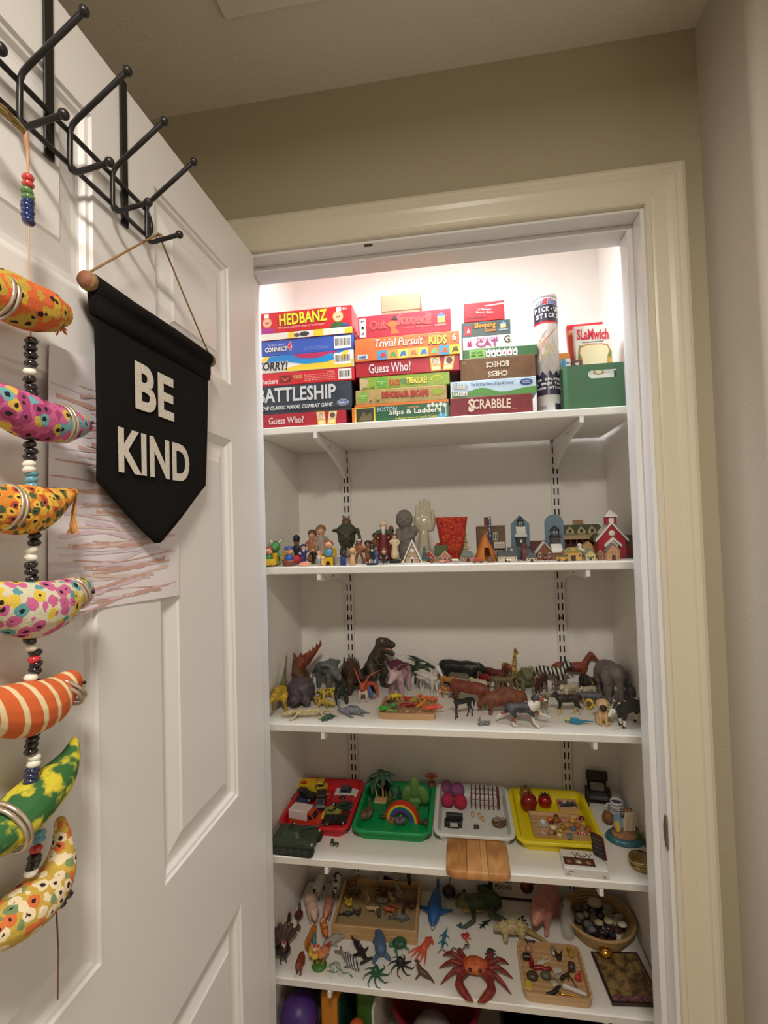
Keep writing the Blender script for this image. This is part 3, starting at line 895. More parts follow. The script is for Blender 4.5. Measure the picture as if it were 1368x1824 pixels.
c = Carton('large black BATTLESHIP box with silver lettering', XA, .1770,1.7752,1.8520,.2868,.25, mat((38,46,56),.4, kind='noise', c2=(58,70,82), scale=30, soft=.2), GA, lid=.1)
c.text('BATTLESHIP', -.02,.42,.835,.93,(206,208,210),(22,24,28),.05, k=3)
c.text('THE CLASSIC NAVAL COMBAT GAME', .02,.16,.80,.29,(226,226,226), None, .04, shear=.3)
c.disc(.905,.27,.062,(190,200,214),.55); c.disc(.905,.27,.056,(70,100,160),.52,3); c.text('Hasbro', .865,.22,.945,.32, WHITE, None, .02, k=5)
c = Carton('dark red Guess Who? box at the foot of the stack by the door', XA, .1612, Z1,1.7752,.283,.25,(176,36,52), GA)
c.text('Guess Who?', .11,.28,.52,.78,(236,200,200),(120,16,30),.04)
def cards(c, u, skin2=(120,76,50)):
 for k, (uu, t, sk, hr) in enumerate(((u, -3,(234,190,160),(120,66,40)),(u + .125,9, skin2,(40,28,22)))):
  w, s_ = .048,.012 * (1 if k else -.6)
  c.poly([(uu - w - s_, .06),(uu + w - s_, .06),(uu + w + s_, .98),(uu - w + s_, .98)], (232,180,56),3)
  c.poly([(uu - w * .78 - s_ * .4,.46),(uu + w * .78 - s_ * .4,.46),(uu + w * .78 + s_, .90),(uu - w * .78 + s_, .90)], (238,234,226),4)
  c.poly([(uu - w * .78 - s_, .12),(uu + w * .78 - s_, .12),(uu + w * .78 - s_ * .4,.38),(uu - w * .78 - s_ * .4,.38)], (244,226,170),4)
  c.disc(uu + s_ * .4,.68,.030, hr, 1.0,5); c.disc(uu + s_ * .4,.66,.024, sk, 1.1,6)
cards(c, .72)
# middle stack, top to bottom
kraft = mat((146,124,94),.85, kind='noise', c2=(136,114,86), scale=200, soft=.25)
c = Carton('small plain brown cardboard box on top of the Outfoxed game', .2546,.3585,2.0158,2.0862,.33,.09, kraft, name='cardboard_box', cat='box', lid=.36, rough=.85)
c = Carton('crimson Outfoxed! box with an orange fox, under the cardboard box', .1998,.4377,1.9560,2.0155,.285,.24,(176,42,58), GB)
c.text('Out', .13,.36,.30,.76,(206,70,70),(222,110,100),.02, tilt=4); c.text('foxed!', .43,.44,.79,.92,(206,70,70),(222,110,100),.02, tilt=-3)
c.text('A Cooperative Whodunit Game', .47,.28,.80,.38,(220,130,120), None, .01)
c.patch(.015,.06,.085,.90,(236,228,222),2); c.text('4+', .03,.72,.07,.84, BLACK); c.disc(.05,.48,.016, BLACK, 1.); c.text('45', .03,.16,.07,.28, BLACK)
c.poly([(.30,.55),(.37,.70),(.42,.66),(.44,.50),(.40,.40),(.45,.12),(.36,.10),(.36,.40)], (224,104,48),3); c.poly([(.36,.72),(.40,.92),(.44,.72)], (60,40,40),4)
c.patch(.86,.42,.94,.68,(226,190,90),3); c.poly([(.85,.68),(.90,.86),(.95,.68)], (60,120,170),3); c.text('GAMEWRIGHT', .83,.28,.95,.36,(226,190,180))
c = Carton('orange Trivial Pursuit Kids box under the crimson fox game', .1895,.457,1.8960,1.9560,.283,.25, mat((222,118,58),.4, kind='noise', c2=(214,104,50), scale=25, soft=.2), GB)
c.text('Trivial Pursuit', .20,.56,.66,.92,(240,226,206),(170,70,40),.02, shear=.25)
c.text('for', .66,.76,.71,.90,(222,60,70), None, .02); c.text('KIDS', .715,.50,.885,.88,(244,206,60),(30,56,120),.07, tilt=-2)
c.text('6', .935,.60,.975,.90, WHITE, None, .02)
for k, (col, fig) in enumerate((((56,150,196),(200,60,50)),((232,148,60),(90,150,90)),((240,200,90),(50,110,170)),((236,170,100),(190,120,60)),((246,196,80),(50,120,190)),((226,120,60),(120,180,120)),((60,160,200),(220,100,60)),((240,190,60),(90,90,40)))):
 u = .22 + k * .098
 c.patch(u, .02, u + .096,.42, col, 2); c.poly([(u + .02,.08),(u + .05,.14),(u + .085,.10),(u + .07,.34),(u + .035,.30)], fig, 3)
c.patch(.025,.10,.125,.30,(190,214,226),2); c.text('GAME', .04,.14,.11,.26,(40,60,110))
c = Carton('red Guess Who? box with two portrait cards, under the orange box', .1895,.4555,1.8565,1.8960,.286,.25,(178,34,50), GB)
c.text('Guess Who?', .13,.20,.54,.84,(236,200,200),(120,16,30),.04); cards(c, .775)
c = Carton('lime green RACE TO THE TREASURE! box in the middle stack', .199,.4298,1.8228,1.8565,.287,.23, mat((132,158,50),.4, kind='noise', c2=(150,176,66), scale=40, soft=.2), GB)
c.text('RACE', .335,.22,.455,.70,(190,44,40),(226,214,90),.06); c.text('TO THE', .46,.28,.52,.66,(40,110,120), None, .05); c.text('TREASURE!', .525,.24,.755,.74,(244,220,90),(90,110,30),.06, tilt=-1)
c.disc(.25,.48,.065,(96,166,60),.9); c.text('COOPERATIVE\nGAME', .20,.34,.30,.62,(200,226,150)); c.poly([(0,0),(.08,.2),(.10,.8),(0,.95)], (196,176,130),2)
c.text('5+', .04,.06,.08,.24, BLACK); c.text('2-4', .11,.06,.16,.24, BLACK); c.disc(.86,.52,.065,(230,222,80),.6,2); c.disc(.86,.52,.058,(150,170,40),.55,3)
c = Carton('tan DINOSAUR ESCAPE box in the middle stack', .1874,.4214,1.7843,1.8228,.285,.23, mat((190,162,100),.5, kind='noise', c2=(170,140,82), scale=60, soft=.2), GB)
c.text('DINOSAUR ESCAPE', .30,.36,.80,.76,(196,50,40),(70,24,16),.08, tilt=-1); c.disc(.085,.52,.06,(120,176,60),.95); c.text('COOPERATIVE\nGAME', .04,.40,.13,.66,(226,236,190))
c.text('4+', .155,.12,.19,.34, BLACK); c.text('2-4', .22,.12,.27,.34, BLACK); c.disc(.90,.55,.06,(150,170,40),.6,2)
c = Carton('dark green BOSTON Slips & Ladders box at the foot of the middle stack', .178,.4252, Z1,1.7843,.281,.25,(40,96,60), GB)
c.patch(0,0,.03,1,(226,120,46),2); c.patch(0,.86,1,1,(226,120,46),2); c.patch(.03,0,.245,.84,(226,206,60),2); c.patch(.045,.05,.23,.79,(52,52,40),3)
c.poly([(.07,.12),(.12,.6),(.16,.4),(.20,.55),(.215,.12)], (112,100,62),4)
c.text('BOSTON', .265,.55,.47,.80,(176,206,220), None, .03); c.text('Slips & Ladders', .39,.26,.92,.62,(232,236,220),(24,60,36),.05); c.text('A Board Game of Ups & Downs', .45,.06,.88,.18,(226,206,60), None, .02)
c.text('online', .58,.66,.70,.76,(220,180,110), None, .02)
for k in range(5):
 c.disc(.80 + .04 * k, .70 + .05 * (k % 2),.018,(226,236,220),1.2)
c.patch(.915,.1,.925,.62,(190,214,230),4); c.patch(.965,.1,.975,.62,(190,214,230),4); c.disc(.93,.12,.04,(70,150,190),.7,3)
# stack beside the tube, top to bottom
c = Carton('small red box lettered A Dinosaur Memory Game, topmost by the tube', .4715,.573,1.9865,2.0365,.315,.085,(206,36,44), GC)
c.text('A Dinosaur\nMemory Game', .30,.38,.72,.66,(244,210,206), None, .02, tilt=-4); c.lines(1,.03,.6,.1,.3,(60,20,24))
c.poly([(.5,.80),(.98,.88),(.98,.80),(.55,.76)], (240,190,180),2)
c = Carton('dark grey Sleeping Queens card game box with orange lettering', .4645,.5862,1.9475,1.9865,.315,.1,(74,84,80), GC)
c.text('Sleeping', .26,.48,.70,.92,(228,146,52),(60,40,20),.04); c.text('Queens', .48,.24,.70,.48,(228,146,52),(60,40,20),.03); c.patch(.06,.14,.21,.74,(200,44,50),2); c.poly([(.10,.3),(.135,.62),(.17,.3)], (236,190,190),3)
c.patch(.80,.46,.91,.72,(226,200,130),3); c.poly([(.79,.72),(.855,.92),(.92,.72)], (80,140,190),3); c.text('GAMEWRIGHT', .76,.28,.95,.38,(190,206,214))
c = Carton('white rat-a-tat CAT box with purple lettering', .466,.5884,1.9110,1.9475,.313,.1,(226,220,206), GC)
c.text('rat-a-tat', .30,.66,.72,.92,(150,40,120), None, .03, tilt=-2); c.text('CAT', .26,.24,.72,.68,(160,36,120), None, .06); c.text('G', .84,.40,.96,.92,(40,40,40), None, .03); c.patch(.06,.2,.21,.86,(226,190,196),2); c.poly([(.09,.3),(.10,.75),(.135,.6),(.17,.78),(.18,.3)], (160,30,70),3)
c.lines(2,.25,.95,.08,.2,(120,110,110))
c = Carton('long narrow green game box with little white creatures, under the cat game', .4646,.6468,1.8845,1.9110,.300,.19,(60,106,62), GC)
c.patch(.09,.10,.30,.90,(140,190,90),2); c.text('THE CLASSIC\nFAMILY GAME', .11,.25,.28,.75,(40,80,40))
for k in range(6):
 u = .345 + .072 * k
 c.poly([(u - .03,.18),(u + .03,.12),(u + .035,.6),(u + .012,.92),(u - .015,.7),(u - .035,.88)], WHITE, 2); c.poly([(u - .015,.3),(u + .015,.3),(u + .01,.55),(u - .01,.5)], ((200,70,60) if k in (3,4) else (50,60,60)),3)
c = Carton('brown box lettered CHESS and ECHECS, lying upside down', .4564,.6402,1.8275,1.8845,.292,.19, mat((124,84,50),.5, kind='noise', c2=(96,64,38), scale=22, soft=.2), GC)
c.text('CHESS', .37,.14,.63,.38,(232,220,196), None, .05, flip=True); c.text('ECHECS', .35,.55,.65,.80,(232,220,196), None, .05, flip=True); c.disc(.055,.84,.02,(176,150,110),1.); c.disc(.055,.84,.014,(100,70,44),1.,3)
c = Carton('pale blue box of ups and downs with a green hill, under the chess box',   .4312,.6392,1.7858,1.8275,.286,.22,(186,210,226), GC)
hill = [(0,0),(1,0),(1,.42)] + [(1 - k / 14,.42 - .34 * math.sin(k / 14 * math.pi * .9) ** 2 + .44 * math.exp(-((k / 14 - .62) / .16) ** 2)) for k in range(1,15)]
c.poly(hill, (84,146,62),2)
c.text('Chutes\nLadders', .03, .10, .20, .86, WHITE, (40, 40, 60), .05, k=4); c.text('The Exciting Game of Ups & Downs!', .24,.60,.74,.84,(40,70,110), None, .02, tilt=-1, k=4)
c.disc(.885,.70,.075,(36,70,140),.52,3); c.text('Hasbro\nGaming', .84,.60,.93,.80, WHITE, None, .02, k=5); c.patch(0,0,.012,1,(230,230,226),3)
c = Carton('dark red SCRABBLE box with cream lettering, foot of the stack by the tube', .4285,.6285, Z1,1.7858,.283,.2, mat((132,32,40),.5, kind='noise', c2=(112,24,32), scale=50, soft=.2), GC)
c.text('SCRABBLE', .23,.34,.74,.84,(232,206,186), None, .04, tilt=-2); c.lines(1,.5,.82,.22,.3,(190,110,100))
c.text('S', .225,.22,.30,.90,(232,206,186), None, .04, k=4)
# pick-up-sticks tube
tb = thing('game_tube', 'tall printed cardboard tube lettered PICK-UP STICKS beside the green bin', 'tube', (.6735,.322, Z1))
rt = .0285
def arc_print(name, a0, a1, z0, z1, rgb, k=1, n=14, zf=None):
 mb = MB()
 v, f = [], []
 for j in range(n + 1):
  a = R(a0 + (a1 - a0) * j / n)
  r = rt + .00025 * k
  lo, hi = (z0, z1) if zf is None else zf(j / n, z0, z1)
  v += [(r * math.sin(a),-r * math.cos(a), lo),(r * math.sin(a),-r * math.cos(a), hi)]
 for j in range(n):
  f.append((2 * j, 2 * j + 2,2 * j + 3,2 * j + 1))
 mb.add(v, f, 0, True)
 return ob(name, mb, ink(rgb, .3) if isinstance(rgb, tuple) else rgb, tb)
ob('tube_wall', MB().lathe([(.002,0),(rt, 0),(rt, .284),(rt - .001,.287),(.002,.287)], 32), mat((214,208,204),.3, coat=.4), tb)
ob('tube_cap', MB().lathe([(.002,.2875),(rt - .0005,.2875),(rt + .0008,.289),(rt + .0008,.295),(rt - .002,.298),(.002,.298)], 32), mat((222,206,204),.35), tb)
NAVY = (48,42,62)
arc_print('print', -88,88,.044,.104, NAVY, 1,20, lambda t, a, b: (a, b - .012 * abs(((t * 5) % 1) - .5) * 2))
arc_print('print', -88,88,.226,.268, NAVY, 1)
arc_print('print', -88,88,.222,.228,(200,40,50),1)
arc_print('print', -60,60,.268,.283,(206,60,64),2,14, lambda t, a, b: (a + .002, b - .010 * (2 * t - 1) ** 2))
sticks = [(230,150,60),(206,60,50),(110,150,60),(226,196,70),(120,60,50),(236,190,110)]
q = random.Random(11)
for k in range(20):
 a0, a1 = q.uniform(-70,20), q.uniform(-30,75)
 z0 = q.uniform(.105,.165); z1 = z0 + q.uniform(.02,.07)
 if q.random() < .5:
  a0, a1 = a1, a0
 arc_print('stick_print', a0, a1, z0, z0 + .0016, sticks[k % 6], 2 + k % 3,10, lambda t, a, b: (a + t * (z1 - z0), b + t * (z1 - z0)))
def tube_text(s_, z, h, w, rgb, ol=None):
 n = len(s_)
 for i, ch in enumerate(s_):
  if ch == ' ':
   continue
  x = (i - (n - 1) / 2) * w
  a = x / rt
  if abs(a) > 1.45:
   continue
  r = rt + .0012
  for k, (col, dw, off) in enumerate(((ol, .0012,.05),(rgb, 0,.04))):
   if col is None:
    continue
   text(ch, (w * (.4 if ch in '-I1' else .86)) + dw, (h * .22 if ch == '-' else h) + dw, ink(col), tb, ((r + .0003 * k) * math.sin(a),-(r + .0003 * k) * math.cos(a), z),(90,0, math.degrees(a)), off, 'lettering', .0002)
tube_text('Way Back', .2745,.010,.0078,(90,140,200), WHITE)
tube_text('PICK-UP', .256,.0115,.0094, WHITE)
tube_text('STICKS', .240,.0115,.0098, WHITE)
tube_text('38 COLORED', .082,.0058,.0064, WHITE)
tube_text('9 INCH TALL', .0715,.0058,.0064, WHITE)
tube_text('WOOD STICKS', .061,.0058,.0064, WHITE)
arc_print('print', 20,62,.006,.022, NAVY, 1); arc_print('fine_print', -60,-20,.010,.018,(150,146,150),1)
# green bin with card games
bn = thing('storage_bin', 'dark green plastic bin with a slot handle holding card game boxes', 'bin', (.7735,.345, Z1))
gp = mat((62,104,70),.45, bump=.02, bscale=500)
def rrect(hx, hy, r, n=5):
 o = []
 for cx, cy, a0 in ((hx - r, hy - r, 0),(-hx + r, hy - r, 90),(-hx + r, -hy + r, 180),(hx - r, -hy + r, 270)):
  for k in range(n + 1):
   a = R(a0 + 90 * k / n)
   o.append((cx + r * math.cos(a), cy + r * math.sin(a)))
 return o
def tubwall(hx0, hy0, hx1, hy1, h, r, th, rim=.0, base=None):
 b0, b1 = rrect(hx0, hy0, r), rrect(hx1, hy1, r)
 i0, i1 = rrect(hx0 - th, hy0 - th, max(r - th, .002)), rrect(hx1 - th, hy1 - th, max(r - th, .002))
 rg = [[(p[0], p[1], 0) for p in b0]]
 if rim:
  k = (h - .004) / h
  m1 = [(a[0] + (b[0] - a[0]) * k, a[1] + (b[1] - a[1]) * k) for a, b in zip(b0, b1)]
  o1, o2 = rrect(hx1 + rim, hy1 + rim, r + rim), rrect(hx1 + rim * .8, hy1 + rim * .8, r + rim)
  rg += [[(p[0], p[1], h - .006) for p in m1], [(p[0], p[1], h - .007) for p in o1], [(p[0], p[1], h - .0015) for p in o1], [(p[0], p[1], h) for p in o2]]
 else:
  rg += [[(p[0], p[1], h) for p in b1]]
 rg += [[(p[0], p[1], h) for p in i1], [(p[0], p[1], th) for p in i0]]
 return MB().rings(rg, sm=False)
hh, hx = .108,.070
wall = MB()
# front wall with a real slot: pieces around an opening
fx0, fx1, slx0, slx1, slz0, slz1 = -hx, hx, -.014,.060,.073,.093
yb = -.062
def fp(x0, x1, z0, z1):
 wall.box(x0, x1, yb, yb + .003, z0, z1)
slot = [(slx0 + .010 + .010 * math.cos(R(90 + 18 * k)),(slz0 + slz1) / 2 + .010 * math.sin(R(90 + 18 * k))) for k in range(11)] + [(slx1 - .010 + .010 * math.cos(R(-90 + 18 * k)),(slz0 + slz1) / 2 + .010 * math.sin(R(-90 + 18 * k))) for k in range(11)]
def outer(p):
 cx, cz = (slx0 + slx1) / 2,(slz0 + slz1) / 2
 dx, dz = p[0] - cx, p[1] - cz
 t = min((((fx1 - .008) - cx) / dx if dx > 1e-9 else 1e9),((fx0 + .008 - cx) / dx if dx < -1e-9 else 1e9),((hh - cz) / dz if dz > 1e-9 else 1e9),((0 - cz) / dz if dz < -1e-9 else 1e9))
 return (cx + dx * t, cz + dz * t)
sl = []
corners = [(fx0 + .008, hh),(fx0 + .008,0),(fx1 - .008,0),(fx1 - .008, hh)]
seq = sorted(slot, key=lambda p: math.atan2(p[1] - (slz0 + slz1) / 2, p[0] - (slx0 + slx1) / 2))
extra = []
for cpt in corners:
 cx, cz = (slx0 + slx1) / 2,(slz0 + slz1) / 2
 a = math.atan2(cpt[1] - cz, cpt[0] - cx)
 ip = min(slot, key=lambda p: abs(math.atan2(p[1] - cz, p[0] - cx) - a))
 extra.append((a, ip, cpt))
ringi = [(math.atan2(p[1] - (slz0 + slz1) / 2, p[0] - (slx0 + slx1) / 2), p, outer(p)) for p in slot] + extra
ringi.sort(key=lambda t: t[0])
n = len(ringi)
vi = [(t[1][0], yb, t[1][1]) for t in ringi]; vo = [(t[2][0], yb, t[2][1]) for t in ringi]
vi2 = [(p[0], yb + .003, p[2]) for p in vi]; vo2 = [(p[0], yb + .003, p[2]) for p in vo]
fs = []
for j in range(n):
 k = (j + 1) % n
 fs += [(j, k, n + k, n + j),(2 * n + k, 2 * n + j, 3 * n + j, 3 * n + k),(j, 2 * n + j, 2 * n + k, k),(n + k, 3 * n + k, 3 * n + j, n + j)]
wall.add(vi + vo + vi2 + vo2, fs)
for sx in (-1,1):      # rounded front corners, side walls
 pts = []
 for k in range(6):
  a = R(-90 + 18 * k)
  pts.append((sx * (hx - .008 + .008 * math.cos(a)), yb + .008 + .008 * math.sin(a)))
 pts += [(sx * hx, .062)]
 ins = [(p[0] - sx * .003 if k > 2 else p[0], p[1] + .003 if k <= 2 else p[1]) for k, p in enumerate(pts)]
 poly = pts + ins[::-1]
 wall.prism(poly if sx > 0 else poly[::-1], 0, hh, 'z')
wall.box(-hx, hx, .059,.062,0, hh).box(-hx + .003, hx - .003, yb + .003,.059,0,.003)
ob('bin_wall', wall, gp, bn)
def tin(label, x0, z0, w, h, y, rz, tilt, rgb, d=.02, group=None):
 t = thing('card_game_box', label, 'card game', (x0 + w / 2, y, z0), rot=(R(-8), R(tilt), R(rz)))
 ob('carton', MB().bbox(-w / 2, w / 2,0, d, 0, h, .0015), mat(rgb, .4) if isinstance(rgb, tuple) else rgb, t)
 c = Carton.__new__(Carton)
 c.w, c.h, c.d, c.t = w, h, d, t
 return c
zb_ = Z1 + .0075
c = tin('white Slamwich card tin printed with a sandwich, in the green bin', .7495, zb_, .088,.228,.330,0,0,(232,226,214),.02)
c.text('SLaMwich', .06,.82,.94,.95,(206,40,60), WHITE, .07, tilt=-3)
c.lines(1,.2,.8,.78,.81,(70,60,60))
bread = [(.16,.40),(.84,.40),(.88,.62),(.94,.68),(.90,.75),(.74,.77),(.50,.775),(.28,.77),(.12,.74),(.09,.67),(.14,.62)]
c.poly([(.08,.40),(.92,.38),(.98,.66),(.9,.74),(.10,.76),(.04,.60)], (120,140,80),2)
c.poly([(.02,.44),(.14,.42),(.14,.60),(.05,.60)], (210,80,60),3); c.poly([(.86,.42),(.98,.44),(.95,.6),(.86,.6)], (220,160,60),3)
c.poly(bread, (190,140,80),4)
c.poly([(.5 + (u - .5) * .93,.58 + (v - .58) * .92) for u, v in bread], (232,222,180),5)
c = tin('red and orange card box peeking out behind the white sandwich tin', .742, zb_, .090,.243,.354,0,-1,(196,60,44),.016)
c.patch(0,.93,1,1,(206,40,50),2); c.patch(0,.88,.8,.93,(226,130,60),2); c.text('SANDWICH', .06,.90,.5,.94,(244,220,200))
c = tin('orange card pack with a brown bear picture in the green bin', .709, zb_, .030,.162,.342,0,0,(224,150,60),.014)
c.disc(.34,.80,.26,(120,92,74),1.1); c.disc(.75,.72,.18,(226,196,60),1.4)
c = tin('small light blue card pack standing in the green bin', .709, zb_, .022,.135,.309,0,0,(70,160,206),.014)
c.patch(.42,.84,.95,.99,(230,234,232),2); c.text('BLUE', .50,.88,.88,.93,(40,40,60), None, .04)
c = tin('dark brown card pack lettered S, in the green bin', .7325, zb_, .026,.128,.309,0,0,(96,60,50),.014)
c.text('S', .3,.86,.7,.94,(236,226,214), None, .06)
c = tin('yellow and orange card pack in the green bin', .7205, zb_, .020,.156,.372,0,0,(222,170,50),.012)
c.poly([(.15,.7),(.85,.7),(.5,.95)], (236,214,70),2)
c = tin('white card case with a gold ring, seen through the bin handle', .7625, zb_, .062,.093,.289,0,0,(226,222,212),.016)
c.disc(.42,.93,.2,(196,156,60),.6); c.disc(.42,.93,.13,(230,226,216),.6,3)
# ------------------------------------------------------------------ bodies of toy animals and people as limb chains
def quad(L=1.15, D=.24, leg=.075, neck=(.28,.36,.13), head=(.34,.11,.06,.55), tail='hang', ear=(.10,.035), mane=0., horn=None, stride=.07, hump=0., belly=1.0, nb=.62, bend=0.):
 zb = 1 - D
 c = [('b', [(-L / 2,0, zb + .03, D * .80),(-L * .28,0, zb + .01, D * .96),(0,0, zb - .02, D * .92 * belly),(L * .26,0, zb, D),(L * .45,0, zb + .02, D * .82)])]
 if hump:
  c.append(('b', [(-L * .22,0, zb + D * .5, D * .7),(-L * .02,0, zb + D + hump, D * .42),(L * .14,0, zb + D * .5, D * .7)]))
 for sx in (-1,1):
  for sy in (-1,1):
   x0, y = sx * L * .42, sy * D * .52
   st = stride * sx * sy
   kx = x0 + st * .5 + (-.05 if sx < 0 else .02)
   c.append(('b', [(x0, y * .9, zb - .02, D * .55),(x0 + st * .2 + (.03 if sx < 0 else 0), y, zb * .68, leg * 1.45)]))
   c.append(('b', [(x0 + st * .2 + (.03 if sx < 0 else 0), y, zb * .68, leg * 1.4),(kx, y, zb * .42, leg * .95)]))
   c.append(('l', [(kx, y, zb * .42, leg * .9),(x0 + st, y, leg * 1.2, leg * .78)]))
   c.append(('f', [(x0 + st, y, leg * .75, leg * .95),(x0 + st + leg * .8, y, leg * .6, leg * .8)]))
 nx, nz, nr = neck
 nb0 = (L * .42,0, zb + D * .25, D * nb)
 ne = (L * .42 + nx, bend * .5, zb + D * .25 + nz, nr)
 mid = (L * .42 + nx * .55, bend * .2, zb + D * .25 + nz * .5,(D * nb + nr) / 2 * .93)
 c.append(('b', [nb0, mid, ne]))
 hl, hr, ht, an = head
 dx, dz = math.cos(an) * math.cos(bend * 2),-math.sin(an)
 dy = math.cos(an) * math.sin(bend * 2)
 h1 = (ne[0] + dx * hl * .55, ne[1] + dy * hl * .55, ne[2] + dz * hl * .55)
 h2 = (ne[0] + dx * hl, ne[1] + dy * hl, ne[2] + dz * hl)
 c.append(('h', [(ne[0], ne[1], ne[2], hr),(h1[0], h1[1], h1[2], (hr + ht) / 2)]))
 c.append(('m', [(h1[0], h1[1], h1[2], (hr + ht) / 2 * .98),(h2[0], h2[1], h2[2], ht)]))
 el, er = ear
 for sy in (-1,1):
  c.append(('e', [(ne[0] - .01, ne[1] + sy * hr * .6, ne[2] + hr * .7, er),(ne[0] - .02, ne[1] + sy * (hr * .75 + el * .3), ne[2] + hr * .7 + el, er * .5)]))
  if horn:
   hx, hy_, hz, r = horn
   c.append(('k', [(ne[0] + .02, ne[1] + sy * hr * .5, ne[2] + hr * .8, r),(ne[0] + hx * .5, ne[1] + sy * (hr * .5 + hy_ * .8), ne[2] + hr * .8 + hz * .4, r * .8),(ne[0] + hx, ne[1] + sy * (hr * .5 + hy_), ne[2] + hr * .8 + hz, r * .4)]))
 if mane:
  c.append(('n', [(nb0[0] - .05,0, nb0[2] + D * nb * .85, mane),(mid[0] - .09, mid[1], mid[2] + mid[3] * .7, mane),(ne[0] - .06, ne[1], ne[2] + hr * .7, mane * .9),(ne[0] + dx * .08, ne[1], ne[2] + hr * .85, mane * .6)]))
 tx = -L / 2 - D * .6
 if tail == 'hang':
  c.append(('t', [(tx + .02,0, zb + D * .5,.045),(tx - .08,0, zb + D * .2,.055),(tx - .12,0, zb - .15,.07),(tx - .1,0, zb - .38,.03)]))
 elif tail == 'thin':
  c.append(('t', [(tx + .02,0, zb + D * .4,.035),(tx - .07,0, zb + .02,.03),(tx - .09,0, zb - .22,.028),(tx - .08,0, zb - .34,.045)]))
 elif tail == 'up':
  c.append(('t', [(tx + .03,0, zb + D * .3,.06),(tx - .12,0, zb + D * .5,.06),(tx - .22,0, zb + D * 1.1,.035)]))
 elif tail == 'curl':
  c.append(('t', [(tx + .03,0, zb + D * .4,.035),(tx - .04,.03, zb + D * .6,.03),(tx - .03,.06, zb + D * .4,.028)]))
 elif tail == 'long':
  c.append(('t', [(tx + .03,0, zb + D * .3,.05),(tx - .18,0, zb - .15,.045),(tx - .3,0, zb - .35,.04),(tx - .42,0, zb - .3,.05)]))
 return c
HORSE = lambda **k: quad(**{**dict(L=1.02, D=.2, leg=.055, neck=(.30,.44,.10), head=(.36,.105,.055,.75), mane=.05, ear=(.08,.03)), **k})
COW = lambda **k: quad(**{**dict(L=1.3, D=.29, leg=.07, neck=(.22,.12,.15), head=(.32,.13,.09,.6), tail='thin', ear=(.02,.05), horn=(.03,.14,.12,.035), stride=.05), **k})
PIG = lambda **k: quad(**{**dict(L=1.25, D=.36, leg=.09, neck=(.22,-.02,.24), head=(.32,.22,.12,.25), tail='curl', ear=(.10,.07), stride=.05), **k})
CAT = lambda **k: quad(**{**dict(L=1.2, D=.21, leg=.075, neck=(.22,.12,.14), head=(.2,.15,.09,.35), tail='long', ear=(.06,.045), stride=.12), **k})
DOG = lambda **k: quad(**{**dict(L=1.0, D=.2, leg=.065, neck=(.22,.24,.13), head=(.32,.13,.06,.15), tail='up', ear=(.09,.045), stride=.1), **k})
SHEEP = lambda **k: quad(**{**dict(L=1.0, D=.32, leg=.065, neck=(.2,.14,.16), head=(.26,.12,.07,.5), tail='curl', ear=(.02,.05), stride=.04), **k})
ELEPH = lambda: quad(L=.80, D=.31, leg=.105, neck=(.16,.10,.25), head=(.10,.24,.20,.6), tail='thin', ear=(.0,.03), stride=.05) + [
 ('b', [(-.3,0,.76,.26),(0,0,.84,.24),(.2,0,.80,.22)]),('h', [(.60,0,.80,.15),(.68,0,.60,.11),(.74,0,.40,.08),(.75,0,.2,.062),(.80,0,.07,.05)]),('E', 'e', (.46,.27,.72),(.05,.15,.22),(0,0,.7)),('E', 'e', (.46,-.27,.72),(.05,.15,.22),(0,0,-.7)),
 ('k', [(.64,.11,.54,.03),(.76,.13,.46,.015)]),('k', [(.64,-.11,.54,.03),(.76,-.13,.46,.015)])]
